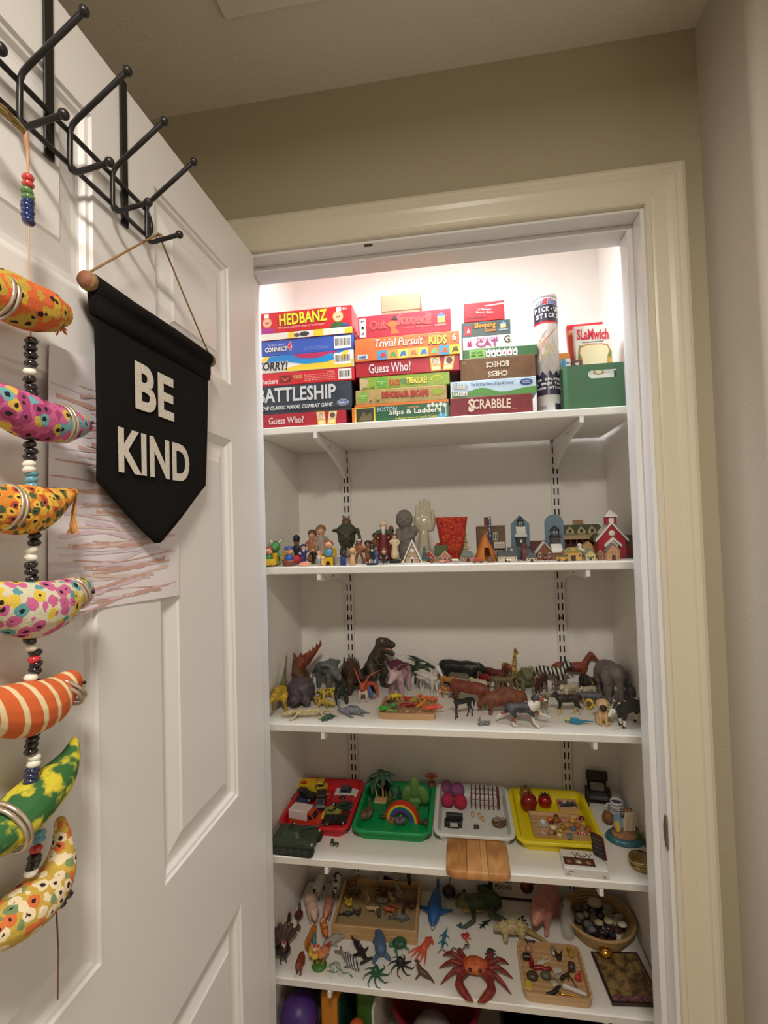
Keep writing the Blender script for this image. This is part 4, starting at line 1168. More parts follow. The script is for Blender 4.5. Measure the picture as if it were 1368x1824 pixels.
def person(legs='stand', arms=((.1,-.3),(.1,-.3)), robe=False, head=.155, hair='short', beard=False, hat=None, w=1.25, seat=False):
 """unit-height figure, facing +X; arms: (forward, up) offsets of each hand from its shoulder"""
 hz = 1 - head
 sz = hz - head * 1.15
 pz = .46 if not seat else .14
 c = [('s', [(0,0, pz + .02,.085 * w),(0,0,(pz + sz) / 2,.088 * w),(.0,0, sz - .02,.095 * w)], (1.25,.8)),('s', [(0,-.10 * w, sz - .005,.055),(0,.10 * w, sz - .005,.055)]),('k', [(0,0, sz, .045),(0,0, hz, .05)])]
 c.append(('E', 'k', (0.005,0, hz),(head * .78, head * .74, head * .92)))
 c.append(('k', [(head * .72,0, hz - head * .1,.018),(head * .86,0, hz - head * .14,.016)]))
 if hair:
  c.append(('E', 'h', (-head * .16,0, hz + head * .34),(head * .90, head * .92, head * .80)))
  if hair == 'long':
   c.append(('h', [(-head * .55,0, hz + .02, head * .6),(-head * .6,0, sz - .04, head * .55)]))
 if beard:
  c.append(('d', [(head * .55,0, hz - head * .45, head * .45),(head * .6,0, sz - .06, head * .3),(head * .5,0, sz - .13, head * .12)]))
 if hat == 'cap':
  c.append(('E', 'c', (-.01,0, hz + head * .55),(head * .9, head * .9, head * .55))); c.append(('c', [(head * .7,0, hz + head * .5,.03),(head * 1.05,0, hz + head * .42,.025)], (1,1)))
 if hat == 'tall':
  c.append(('c', [(0,0, hz + head * .6, head * .86),(0,0, hz + head * 1.15, head * .95)]))
 if hat == 'crown':
  c.append(('c', [(0,0, hz + head * .7, head * .7),(0,0, hz + head * 1.1, head * .75)]))
 for sy, (ax, az) in zip((-1,1), arms):
  s0 = (0, sy * .135 * w, sz - .015)
  hd = (s0[0] + ax, s0[1] + sy * (.05 if ax < .12 else -.03), s0[2] + az)
  el = ((s0[0] + hd[0]) / 2 - .02, s0[1] + sy * .05,(s0[2] + hd[2]) / 2)
  c.append(('s', [(*s0,.046),(*el, .038)])); c.append(('a', [(*el, .037),(*hd, .03)])); c.append(('k', [(hd[0], hd[1], hd[2], .034)]))
 if robe:
  c.append(('p', [(0,0, pz + .12,.10 * w),(0,0,.25,.125 * w),(0,0,.06,.155 * w),(0,0,.02,.155 * w)]))
 elif seat:
  for sy in (-1,1):
   c.append(('p', [(0, sy * .06, pz, .06),(.2, sy * .09, pz + .06,.052),(.33, sy * .1,.06,.04)])); c.append(('o', [(.34, sy * .1,.045,.045),(.43, sy * .1,.05,.04)]))
 else:
  a, b = {'stand': (.0,0.), 'stride': (.10,-.10), 'wide': (.02,-.02)}[legs]
  wy = {'stand': .055, 'stride': .06, 'wide': .15}[legs]
  for sy, st in ((-1, a),(1, b)):
   c.append(('p', [(0, sy * .05, pz, .07),(st * .5 + .02, sy * (.05 + wy) / 2 * 1.1,.26,.052),(st, sy * wy, .07,.04)])); c.append(('o', [(st, sy * wy, .035,.042),(st + .07, sy * wy, .03,.036)]))
 return c
def peg(hr=.28, br=.26):
 return [('b', [(0,0,.16, br),(0,0,.3, br * 1.02),(0,0,.5, br * .8)]),('k', [(0,0,.74, hr)])]
SKIN, PALE = P(222,168,130), P(232,196,160)
HB, HD, HK = P(110,70,44), P(46,34,28), P(26,24,24)
eye = P(20,18,18)
Z2 = SHELF[2]
def put(z, q, h=0.):
 return (q[0], q[1], z + h)
def toy(name, label, cat, ch, q, z, mats, rz=0., group=None, fit='z', vox=46, k=1.0, dots=(), rot=None):
 return body(name, ch, q[2] * k * (1.1 if group == GF else 1), mats, put(z, q), rz, label, cat, group, fit, vox, dots=dots, rot=rot)
GF, GH = 'figurines on the second shelf', 'model houses on the second shelf'
# --- nursery people with vehicles
def small_parts(pts, rgb, name, parent, r):
 for p in pts:
  ob(name, MB().sph(p, r, 8,6), P(*rgb), parent)
def face_on(o, r, zc, yr=1.0):                   # eyes and mouth on a peg figure's round head (front is -Y)
 small_parts([(-r * .34,-r * .93, zc + r * .08),(r * .34,-r * .93, zc + r * .08)], (30,24,24), 'eye', o, r * .10)
 ob('mouth', MB().tube([(-r * .3,-r * .93, zc - r * .30),(0,-r * .95, zc - r * .40),(r * .3,-r * .93, zc - r * .30)], r * .05,6), P(160,40,44), o)
def little(label, q, shirt, hair, cap=False):
 h = q[2]
 t = thing('peg_person', label, 'toy figure', put(Z2, q), group=GF)
 r = h * .25
 ob('body', MB().lathe([(.001,0),(h * .2,0),(h * .25, h * .08),(h * .26, h * .3),(h * .2, h * .46),(h * .1, h * .5),(.001, h * .5)], 20), P(*shirt), t)
 ob('head', MB().sph((0,0, h * .70),(r, r, r * .98),18,12), SKIN, t)
 if cap:
  ob('cap', MB().lathe([(.001, r * 1.12),(r * .55, r * 1.08),(r * 1.02, r * .62),(r * 1.08, r * .42),(r * .5, r * .44)], 18).bbox(-r * .5, r * .5,-r * 1.5,-r * .8, r * .40, r * .5,.0005), P(*cap), t, loc=(0,0, h * .70))
  ob('hair', MB().sph((0, r * .25, h * .72),(r * 1.04, r * .9, r * .8),16,10), P(*hair), t)
 else:
  ob('hair', MB().sph((0, r * .22, h * .76),(r * 1.1, r * 1.0, r * .95),16,10), P(*hair), t)
 face_on(t, r, h * .70)
 return t
q = (-0.0318,0.2900,0.0355)
little('smiling toy figure with red hair and green body sitting in the yellow cart', ((-0.0630,0.2980,0.0359)[0], .298,.042),(46,128,66),(150,66,46)).location.z += .010
ct = thing('toy_cart', 'yellow open toy cart at the end of the shelf beside the door', 'toy cart', ((-0.0623,0.3000,0.0299)[0], .3015, Z2), rz=12)
ob('cart_body', MB().bbox(-.020,.020,-.017,.017,.004,.008,.001).bbox(-.020,.020,-.019,-.016,.004,.020,.001).bbox(-.020,.020,.016,.019,.004,.034,.001).bbox(-.0215,-.0185,-.019,.019,.004,.024,.001).bbox(.0185,.0215,-.019,.019,.004,.030,.001), P(222,176,40), ct)
for wx in (-.013,.013):
 ob('wheel', MB().cyl((wx, -.0195,.0042),(wx, -.0225,.0042),.004, n=14), P(160,120,30), ct)
q = ((-0.0538,0.3350,0.0706)[0], .336,.064)
toy('dragon_toy', 'green horned dragon toy standing behind the yellow cart', 'toy figure', [('b', [(0,0,.12,.15),(0,0,.34,.17),(0,0,.52,.12)]),('h', [(.02,0,.72,.2),(.16,0,.66,.15)]),('w', [(0,-.16,.9,.05),(-.02,-.22,.98,.03)]),('w', [(0,.16,.9,.05),(-.02,.22,.98,.03)]),('g', [(-.1,0,.9,.06),(.08,0,.9,.05)]),('b', [(.05,-.12,.08,.08),(.14,-.12,.04,.06)]),('b', [(.05,.12,.08,.08),(.14,.12,.04,.06)]),('b', [(.03,-.16,.4,.05),(.14,-.18,.32,.04)]),('b', [(.03,.16,.4,.05),(.14,.18,.32,.04)])],
 q, Z2, {'b': P(76,142,78), 'h': P(80,150,82), 'w': P(224,226,206), 'g': P(86,96,86), 'y': eye}, -90, GF, dots=[('y', (.2,-.1,.78),.03),('y', (.2,.1,.78),.03)])
arc = thing('toy_chair', 'yellow toy chair back behind the figure with the blue cap', 'toy chair', ((-0.0393,0.3520,0.0310)[0], .352, Z2))
ob('seat', MB().bbox(-.016,.016,-.014,.014,.014,.018,.001), P(220,178,50), arc)
ob('backrest', MB().rings([[(.017 * math.cos(R(a)),.012,.018 + .026 * max(0, math.sin(R(a)))) for a in range(0,181,15)], [(.017 * math.cos(R(a)),.015,.018 + .026 * max(0, math.sin(R(a)))) for a in range(0,181,15)]]), P(220,178,50), arc)
for sx in (-1,1):
 for sy in (-1,1):
  ob('leg', MB().bbox(sx * .013 - .002, sx * .013 + .002, sy * .011 - .002, sy * .011 + .002,0,.0139,.0005), P(220,178,50), arc)
little('smiling toy figure with blond hair and blue cap in the brown tub', ((-0.0053,0.2980,0.0356)[0], .298,.046),(38,84,160),(206,160,80),(34,74,140)).location.z += .0075
tb2 = thing('toy_tub', 'brown wooden toy tub holding the figure with the blue cap', 'toy tub', ((-0.0069,0.2980,0.0297)[0], .298, Z2))
ob('tub_wall', MB().lathe([(.0155,0),(.0185,.017),(.0168,.017),(.0142,.003),(.001,.003),(.001,0)], 18), P(122,66,46), tb2)
toy('toy_soldier', 'toy guardsman in a dark navy uniform and tall black hat', 'toy figure', person(hat='tall', hair=None),((-0.0071,0.3620,0.0467)[0], .362,.074), Z2, {'s': P(36,40,62), 'k': P(130,90,70), 'p': P(36,40,62), 'o': HK, 'a': P(36,40,62), 'c': P(28,28,36), 'h': HK}, -80, GF)
toy('caped_figure', 'toy figure in a crimson cape lying behind the brown tub', 'toy figure', [('b', [(-.3,0,.12,.12),(0,0,.2,.17),(.25,0,.26,.12)]),('b', [(-.1,.05,.1,.1),(-.35,.1,.05,.07)]),('k', [(.38,0,.32,.1)]),('w', [(-.3,0,.06,.06),(-.45,-.02,.03,.05)])], ((0.0110,0.3180,0.0451)[0], .322,.028), Z2, {'b': P(196,40,64), 'k': SKIN, 'w': P(226,220,216)}, 20, GF, fit='z')
toy('action_figure', 'action figure in a plain dark blue suit with white chest and boots, legs apart', 'toy figure', person('stride', ((.12,-.12),(.16,-.16)), hair='short'),((0.0286,0.3120,0.0658)[0], .314,.052), Z2, {'s': P(36,52,116), 'k': SKIN, 'h': P(34,44,90), 'a': P(214,214,220), 'p': P(36,52,116), 'o': P(222,220,218)}, -70, GF, dots=[('a', (.09,0,.72),.06)])
toy('suited_figure', 'small toy man with blond hair in a black suit', 'toy figure', person(),((0.0425,0.3320,0.0455)[0], .336,.044), Z2, {'s': HK, 'k': SKIN, 'h': P(120,92,56), 'p': HK, 'o': HK, 'a': HK}, -90, GF)
toy('toy_claw', 'peach coloured rubber claw lying at the shelf front', 'toy claw', [('b', [(-.4,0,.1,.1),(-.1,0,.22,.16),(.2,0,.24,.15),(.42,0,.16,.1)])] + [('b', [(x, 0,.2,.08),(x - .06,-.16,.1,.07),(x - .12,-.26,.05,.05)]) for x in (-.3,-.1,.1,.3)], ((0.0401,0.2860,0.0322)[0], .287,.031), Z2, {'b': P(232,152,112)}, 8, None, fit='x')
toy('jointed_figure', 'tiny toy man in a white shirt and grey shorts, arms spread', 'toy figure', person('stand', ((.0,.02),(.0,.02)), w=1.1, hair='short'),((0.0747,0.2970,0.0382)[0], .299,.034), Z2, {'s': P(226,222,214), 'k': SKIN, 'h': SKIN, 'a': SKIN, 'p': P(150,160,170), 'o': SKIN}, -90, GF)
toy('baby_figure', 'tiny pale baby figure sitting with one arm out', 'toy figure', person(seat=True, head=.22, hair='short', arms=((.16,-.05),(.02,.0))),((0.0882,0.2870,0.0291)[0], .288,.023), Z2, {'s': P(232,186,140), 'k': P(232,190,150), 'h': P(226,190,120), 'a': P(232,186,140), 'p': P(232,186,140), 'o': P(232,186,140)}, -60, GF)
# embracing children: one ceramic ornament
def couple():
 g, b = person(robe=True, head=.19, hair='long', arms=((.16,-.14),(.14,-.2))), person(robe=True, head=.18, hair='short', arms=((.15,-.2),(.16,-.1)))
 out = []
 for ch, dx, dy, sz_, pre in ((g, 0,-.19,.86, 'g'),(b, -.05,.16,1.0, 'b')):
  for c_ in ch:
   if c_[0] == 'E':
    p = c_[2]
    out.append(('E', pre + c_[1], (p[0] * sz_ + dx, p[1] * sz_ + dy + (.06 if pre == 'g' else -.03) * p[2], p[2] * sz_), tuple(v * sz_ for v in c_[3])))
   else:
    out.append((pre + c_[0], [(p[0] * sz_ + dx, p[1] * sz_ + dy + (.06 if pre == 'g' else -.03) * p[2], p[2] * sz_, p[3] * sz_) for p in c_[1]]))
 return out
ter, gry = P(172,112,78), P(158,150,142)
toy('children_figurine', 'ceramic figurine of two children hugging, brown haired girl and blond child', 'figurine', couple(),((0.0419,0.3920,0.0950)[0], .392,.098), Z2, {'gs': ter, 'gk': P(206,150,118), 'gp': ter, 'gh': P(96,66,48), 'ga': ter, 'bs': gry, 'bp': P(168,150,130), 'bk': P(206,158,124), 'bh': P(140,104,56), 'ba': gry}, -80, GF)
t = little('smiling toy figure with red hair and light blue body on the yellow chair', ((0.0995,0.3060,0.0354)[0], .308,.044),(86,148,184),(150,56,44))
t.location.z += .0215
ch_ = thing('toy_chair', 'boxy yellow toy chair with an arched cut-out under the red haired figure', 'toy chair', ((0.0995,0.3060,0.0295)[0], .308, Z2), rz=-6)
yel = P(222,178,42)
archp = [(-.0165,0),(-.0165,.021),(.0165,.021),(.0165,0)] + [(.004 + .007 * math.cos(R(a)),.0005 + .011 * math.sin(R(a))) for a in range(0,181,20)]
ob('seat_box', MB().prism(archp, -.014,-.0115, 'y').bbox(-.0165,-.0145,-.0114,.014,0,.021,.0003).bbox(.0145,.0165,-.0114,.014,0,.021,.0003).bbox(-.0144,.0144,-.0114,.014,.019,.021,.0003), yel, ch_)
ob('backrest', MB().bbox(-.017,.017,.0145,.017,0,.044,.001), yel, ch_)
for sx in (-1,1):
 ob('armrest', MB().bbox(sx * .017 - .0015, sx * .017 + .0015,-.010,.0144,.0212,.030,.0007), yel, ch_)
can = thing('toy_can', 'small ribbed silver toy bin between the yellow chair and the dark blue peg', 'toy bin', ((0.1253,0.3000,0.0293)[0], .302, Z2))
ob('can_wall', MB().lathe([(.010,0),(.0112,.003),(.0108,.006),(.0116,.012),(.0112,.014),(.012,.022),(.0128,.024),(.0118,.0242),(.010,.003),(.001,.003),(.001,0)], 20), mat((200,200,202),.3,.8), can)
for k in range(10):
 a = 2 * math.pi * k / 10
 ob('rib', MB().tube([(.0112 * math.cos(a),.0112 * math.sin(a),.002),(.0120 * math.cos(a),.0120 * math.sin(a),.021)], .0006,5), mat((170,170,176),.3,.8), can)
def pegdoll(label, x, y, h, bodym, headm, hair=None):
 t = thing('peg_doll', label, 'peg doll', (x, y, Z2), group=GF)
 ob('body', MB().lathe([(.001,0),(h * .17,0),(h * .18, h * .04),(h * .165, h * .35),(h * .13, h * .58),(h * .08, h * .64),(.001, h * .65)], 20), bodym, t)
 ob('head', MB().sph((0,0, h * .82), h * .185,18,12), headm, t)
 if hair:
  ob('hair', MB().sph((0, h * .02, h * .845), h * .195,16,10), hair, t)
natural = mat((214,172,124),.55, kind='wood', c2=(202,158,110), scale=30)
pegdoll('dark blue wooden peg doll with dark brown head', (0.1434,0.2870,0.0289)[0], .289,.037, P(36,52,124), P(60,44,38), P(54,40,34))
pegdoll('plain unpainted wooden peg doll at the shelf front', (0.1666,0.2890,0.0289)[0], .290,.045, natural, natural)
toy('swamp_monster', 'bulky dark green and brown creature figure with raised arm and short horns', 'toy figure', person('wide', ((.1,.0),(.22,-.34)), w=1.9, head=.12, hair='short') + [('n', [(.02,-.05,.97,.03),(.03,-.08,1.08,.015)]),('n', [(.02,.05,.97,.03),(.03,.08,1.08,.015)]),('c', [(.12,-.2,.74,.03),(.14,.1,.5,.03)]),('c', [(.12,.2,.74,.03),(.14,-.1,.5,.03)])], ((0.1260,0.4000,0.0947)[0], .405,.122), Z2,
 {'s': mat((74,78,52),.7, kind='noise', c2=(52,54,36), scale=120, soft=.15), 'k': P(84,76,50), 'h': P(104,66,44), 'p': P(62,64,44), 'o': P(50,50,36), 'a': P(72,78,50), 'n': P(112,66,44), 'c': P(66,48,34)}, -80, GF, vox=60)
toy('fringed_figure', 'figurine in tan fringed buckskin with arms folded and a white headband', 'figurine', person('wide', ((.12,-.10),(.12,-.10)), hair='long', hat=None) + [('w', [(.06,-.05,.93,.05),(.06,.05,.93,.05)])], ((0.1794,0.3350,0.0658)[0], .338,.062), Z2, {'s': P(156,98,54), 'k': P(140,92,66), 'h': P(52,40,34), 'a': P(156,98,54), 'p': P(120,78,48), 'o': P(100,60,40), 'w': P(214,206,196)}, -90, GF)
toy('seated_drummer', 'dark haired figurine in brown seated behind the black and white action figure', 'figurine', person(seat=True, head=.18, hair='short', arms=((.18,-.14),(.18,-.14))),((0.1921,0.3480,0.0543)[0], .350,.056), Z2, {'s': P(150,92,52), 'k': P(150,100,72), 'h': HD, 'a': P(150,92,52), 'p': P(128,66,42), 'o': P(110,60,40)}, -90, GF)
af = thing('action_figure', 'lunging action figure in a plain black suit with white boots on a black base', 'toy figure', ((0.2174,0.2920,0.0432)[0], .2945, Z2), group=GF)
ob('base', MB().lathe([(.001,0),(.0155,0),(.0155,.0032),(.001,.0032)], 24), HK, af)
body('figure', person('wide', ((.1,-.18),(.14,-.05)), hair='short') + [('b', [(-.02,.14,.9,.015),(-.06,.2,1.06,.012)])], .050, {'s': P(30,32,36), 'k': P(38,40,44), 'h': P(30,32,34), 'a': P(40,44,48), 'p': P(30,32,36), 'o': P(226,224,220), 'b': HK, 'w': P(220,222,220)}, (0,0,.0032),-75, parent=af, dots=[('w', (.1,0,.72),.07),('w', (.02,-.13,.15),.08),('w', (-.02,.13,.15),.08)])
toy('blue_gown_figure', 'small figurine in a slate blue gown behind the black and white action figure', 'figurine', person(robe=True, head=.15, hair='long', w=1.2),((0.2232,0.3180,0.0440)[0], .320,.040), Z2, {'s': P(74,92,136), 'k': P(150,110,84), 'h': P(90,110,80), 'p': P(78,100,150), 'a': P(74,92,136)}, -90, GF)
toy('seated_child', 'dark haired child figurine in a black waistcoat sitting with white shoes forward', 'figurine', person(seat=True, head=.2, hair='short', arms=((.14,-.2),(.14,-.2))),((0.2471,0.2980,0.0403)[0], .302,.039), Z2, {'s': P(40,38,40), 'k': SKIN, 'h': P(84,60,44), 'a': P(222,210,160), 'p': P(56,52,50), 'o': P(226,222,214)}, -90, GF)
toy('bearded_king', 'white bearded robed king figurine in dark red and green', 'figurine', person(robe=True, head=.14, hair='long', beard=True, arms=((.14,-.16),(.14,-.16)), w=1.25) + [('r', [(-.05,-.17,.7,.05),(-.02,-.19,.3,.06),(0,-.18,.05,.06)]),('r', [(-.05,.17,.7,.05),(-.02,.19,.3,.06),(0,.18,.05,.06)])], ((0.2364,0.3680,0.0913)[0], .372,.104), Z2,
 {'s': P(74,84,60), 'k': P(206,160,126), 'h': P(216,204,178), 'd': P(226,220,204), 'p': P(110,34,40), 'a': P(70,70,56), 'r': P(120,52,42)}, -85, GF, vox=60)
toy('robed_wise_man', 'small dark haired wise man figurine in brown behind the bearded king', 'figurine', person(robe=True, head=.15, hair='short', arms=((.15,-.1),(.15,-.1))),((0.2134,0.3850,0.0618)[0], .387,.074), Z2, {'s': P(120,90,50), 'k': P(146,104,74), 'h': HD, 'p': P(112,84,50), 'a': P(120,90,50)}, -85, GF)
toy('crowned_wise_man', 'wise man figurine in gold with brown crown behind the cream robed lady', 'figurine', person(robe=True, head=.13, hair='short', hat='crown', arms=((.15,-.1),(.15,-.1)), w=1.2),((0.2526,0.3950,0.0620)[0], .398,.090), Z2, {'s': P(176,132,60), 'k': P(120,82,58), 'h': HD, 'c': P(128,92,52), 'p': P(130,100,60), 'a': P(186,146,70)}, -90, GF)
rl = thing('robed_figurine', 'slim lady figurine in a cream robe standing on a black base', 'figurine', ((0.2707,0.3400,0.0594)[0], .342, Z2), group=GF)
ob('base', MB().bbox(-.014,.014,-.010,.010,0,.008,.001), HK, rl)
body('figure', person(robe=True, head=.135, hair='long', arms=((.13,-.14),(.13,-.2))),.0695, {'s': P(214,198,164), 'k': P(220,170,138), 'h': P(104,66,44), 'p': P(214,196,156), 'a': P(206,188,150)}, (0,0,.0082),-85, parent=rl)
stone = mat((128,122,114),.9, kind='noise', c2=(112,106,98), scale=160, soft=.2, bump=.25, bscale=400)
toy('stone_sculpture', 'smooth grey stone sculpture of a round-headed parent cradling a child', 'sculpture', [('b', [(0,.0,.06,.17),(0,.02,.3,.18),(-.01,.03,.5,.15)]),('E', 'b', (0,-.02,.79, ),(.19,.19,.21)),('b', [(.10,.17,.56,.095)]),('b', [(.04,.20,.5,.07),(.13,.14,.44,.07),(.15,-.02,.38,.055)]),('b', [(0,-.16,.55,.06),(.10,-.14,.38,.055),(.15,.02,.3,.05)]),('b', [(.185,-.02,.79,.03),(.195,-.02,.755,.03)]),
 ('b', [(.165,-.12,.815,.018),(.18,-.08,.825,.018)]),('b', [(.18,.04,.825,.018),(.165,.08,.815,.018)])], ((0.2954,0.3880,0.1075)[0], .390,.142), Z2, {'b': stone, 'd': P(84,78,72)}, -88, None, vox=70, dots=[('d', (.19,-.09,.80),.02),('d', (.19,.05,.80),.02),('d', (.2,-.02,.70),.022)])
# ceramic hand: palm, four fingers, a thumb on the left
porc = mat((188,176,154),.28, coat=.5)
hand = [('b', [(0,.0,.03,.125),(0,0,.2,.105),(0,0,.38,.095)], (1.0,.85)),('E', 'b', (0,.0,.55),(.075,.155,.17)),('b', [(0,-.11,.48,.055),(.0,-.12,.66,.05)])]
for y, z1, r in ((-.115,.88,.030),(-.042,.965,.032),(.035,1.0,.033),(.105,.95,.030)):
 hand.append(('b', [(0, y * .9,.62,.045),(.008, y * .98,.76, r * 1.12),(.004, y * 1.02,.86, r),(.012, y * 1.04, z1, r * .78)]))
hand.append(('b', [(.01,.13,.47,.06),(.04,.175,.58,.044),(.06,.178,.70,.034),(.062,.165,.78,.026)]))
toy('ceramic_hand', 'glossy cream porcelain hand standing upright with fingers raised', 'ornament', hand, ((0.3502,0.3950,0.1227)[0], .398,.174), Z2, {'b': porc}, -90, None, vox=80)
# red patterned cloth cup
red_cloth = mat((168,36,30),.85, kind='flowers', c2=(206,98,40), c3=(200,84,36), c4=(150,26,26), scale=190, thr=.72)
rc_ = thing('cloth_boot', 'red cloth shape printed with small orange flowers, wide on top and narrow below', 'cloth ornament', ((0.4156,0.3920,0.0911)[0], .394, Z2))
rgs = []
for z, rx, ry in ((0,.015,.012),(.012,.020,.015),(.022,.020,.016),(.030,.026,.019),(.050,.033,.021),(.085,.038,.023),(.112,.0425,.024),(.117,.0425,.024),(.117,.0395,.021),(.095,.036,.018)):
 rgs.append([(p[0], p[1], z) for p in rrect(rx, ry, min(rx, ry) * .7,4)])
ob('cloth_wall', MB().rings(rgs, sm=True), red_cloth, rc_)
body('toe', [('b', [(-.4,0,0,.26),(0,0,.06,.3),(.35,0,.1,.26)])], .028, {'b': red_cloth}, (-.030,-.006,.0365),0, parent=rc_, fit='x')
pg_ = thing('model_pagoda', 'cream tiered model pagoda behind the red cloth shape', 'model building', ((0.4504,0.4250,0.0620)[0], .428, Z2), group=GH)
crm = P(206,192,160, rough=.7)
for k in range(5):
 w_ = .021 - .0028 * k
 ob('tier', MB().bbox(-w_ * .7, w_ * .7,-w_ * .7, w_ * .7,.018 * k, .018 * k + .0115,.0005), crm, pg_)
 ob('eave', MB().rings([[(sx * w_, sy * w_, .018 * k + .0117) for sx, sy in ((-1,-1),(1,-1),(1,1),(-1,1))], [(sx * w_ * .62, sy * w_ * .62,.018 * k + .0178) for sx, sy in ((-1,-1),(1,-1),(1,1),(-1,1))]]), crm, pg_)
# ------------------------------------------------------------------ model houses
def house(label, px, w, h, rh, wall, roof, d=None, rz=0., win=(2,1), door=True, hip=False, trim=WHITE, chim=None, over=.12, name='model_house', gable='x', doorc=(70,48,36), winc=(60,60,66), side=False):
 """px = (x, y) base; gable 'x': ridge runs along x (eaves to the front); 'y': gable end faces front"""
 d = d or w * .7
 t = thing(name, label, 'model building', (px[0], px[1], Z2), rz, group=GH)
 wm, rm, tm = (mat(c, .65) if isinstance(c, tuple) else c for c in (wall, roof, trim))
 a, b, o = w / 2, d / 2, w * over
 if gable == 'y' and not hip:
  ob('wall', MB().prism([(-a, 0),(-a, h),(0, h + rh * .97),(a, h),(a, 0)], -b, b, 'y'), wm, t)
  for s in (-1,1):
   sl = rh / a
   ob('roof_slope', MB().prism([(0, h + rh),(s * (a + o), h - o * sl),(s * (a + o), h - o * sl + .0022),(0, h + rh + .0028)][::s], -b - o * .6, b + o * .6, 'y'), rm, t)
 elif hip:
  ob('wall', MB().bbox(-a, a, -b, b, 0, h, .0004), wm, t)
  r0 = [(-a - o, -b - o),(a + o, -b - o),(a + o, b + o),(-a - o, b + o)]
  k = .45
  ob('roof', MB().rings([[(p[0], p[1], h) for p in r0], [(p[0], p[1], h + .0015) for p in r0], [(p[0] * k, p[1] * .08, h + rh) for p in r0]]), rm, t)
 else:
  ob('wall', MB().prism([(-b, 0),(-b, h),(0, h + rh * .97),(b, h),(b, 0)], -a, a, 'x'), wm, t)
  for s in (-1,1):
   sl = rh / b
   ob('roof_slope', MB().prism([(0, h + rh),(s * (b + o), h - o * sl),(s * (b + o), h - o * sl + .0022),(0, h + rh + .0028)][::-s], -a - o * .6, a + o * .6, 'x'), rm, t)
 nx, nz = win
 dm, im = mat(doorc, .5), mat(winc, .3)
 dw = w * .14
 if door:
  ob('door', MB().bbox(-dw, dw, -b - .0012,-b + .0005,0, min(h * .62, dw * 3.2),.0003), dm, t)
 for j in range(nz):
  for i in range(nx):
   x = -a + w * (i + .5) / nx
   zc = h * (j + .6) / nz
   if door and j == 0 and abs(x) < dw * 1.6:
    continue
   ww, wh = w / nx * .22, h / nz * .24
   f_ = ob('window', MB().bbox(x - ww, x + ww, -b - .0010,-b + .0005, zc - wh, zc + wh, .0002), tm, t)
   ob('pane', MB().box(x - ww * .68, x + ww * .68,-b - .0013,-b - .0009, zc - wh * .74, zc + wh * .74), im, f_)
 if chim:
  ob('chimney', MB().bbox(chim[0] * w - .0025, chim[0] * w + .0025, b * .1, b * .1 + .005, h, h + rh + .006,.0004), mat(chim[1], .7), t)
 return t
# A-frame chalet
af_ = thing('chalet_ornament', 'white edged A-frame chalet ornament with round window and small blue-green tree', 'ornament', ((0.3206,0.3000,0.0715)[0], .302, Z2), group=GH)
slat = mat((196,172,138),.6, kind='wood', c2=(182,156,122), scale=90)
ob('base', MB().bbox(-.0225,.0435,-.012,.012,0,.0025,.0004), P(232,228,220), af_)
for k in range(6):
 z0, z1 = .003 + .0078 * k, .003 + .0078 * (k + 1) - .0007
 g = lambda z: .0205 * (1 - z / .054)
 ob('plank', MB().prism([(-g(z0), z0),(g(z0), z0),(g(z1), z1),(-g(z1), z1)], -.006,.008, 'y'), slat, af_)
for s in (-1,1):
 ob('roof_slope', MB().prism([(s * .0235,.0025),(s * .0265,.0025),(0,.0615),(0,.0550)][::s], -.011,.011, 'y'), P(234,230,224), af_)
ob('window_frame', MB().lathe([(.0028,0),(.0056,0),(.0056,.0015),(.0028,.0015)], 18), P(232,228,220), af_, loc=(0,-.006,.034), rot=(R(90),0,0))
ob('window_pane', MB().lathe([(.0005,0),(.0046,0),(.0046,.0010),(.0005,.0010)], 18), P(70,72,76), af_, loc=(0,-.0062,.034), rot=(R(90),0,0))
ob('muntin', MB().box(-.0045,.0045,-.0078,-.0068,.0335,.0345).box(-.0005,.0005,-.0078,-.0068,.0295,.0385), P(232,228,220), af_)
ob('door_frame', MB().prism([(-.0045,.0026),(-.0045,.013)] + [(.0045 * math.cos(R(a)),.013 + .0055 * math.sin(R(a))) for a in range(160,0,-20)] + [(.0045,.013),(.0045,.0026)], -.0078,-.006, 'y'), P(232,228,220), af_)
ob('door', MB().prism([(-.003,.0027),(-.003,.0125),(.003,.0125),(.003,.0027)], -.0085,-.0077, 'y'), P(62,62,66), af_)
trm = MB()
for k in range(6):
 trm.lathe([(.0005,0),(.0092 - .0012 * k, .001),(.0050 - .0007 * k, .0075),(.0005,.0078)], 12, c=(0,0,.006 + .0058 * k))
ob('bottle_brush_tree', trm, mat((58,96,98),.9, kind='noise', c2=(96,130,128), scale=500, soft=.1, bump=.5, bscale=900), af_, loc=(.031,-.002,.0025))
ob('tree_pot', MB().bbox(.026,.036,-.007,.003,.0026,.0080,.0004), slat, af_)
brick_r, cream_w, snow = mat((150,72,54),.7, kind='noise', c2=(126,58,44), scale=160, soft=.2), mat((214,196,158),.6), mat((226,222,214),.7)
green_r = mat((76,86,58),.7)
house('small red house with pale gable trim behind the blue-green tree', ((0.3643,0.3350,0.0293)[0], .337),.026,.017,.012,(158,66,52),(196,150,128), gable='y', win=(2,1))
house('small house with dark green roof behind the pink pig', ((0.3870,0.3500,0.0295)[0], .354),.030,.024,.016,(176,150,108), green_r, win=(3,1), chim=(.3,(120,70,54)))
house('small pink gabled house by the toe of the red cloth shape', ((0.4025,0.3180,0.0287)[0], .330),.024,.015,.012,(186,120,104),(214,186,160), gable='y', win=(3,1))
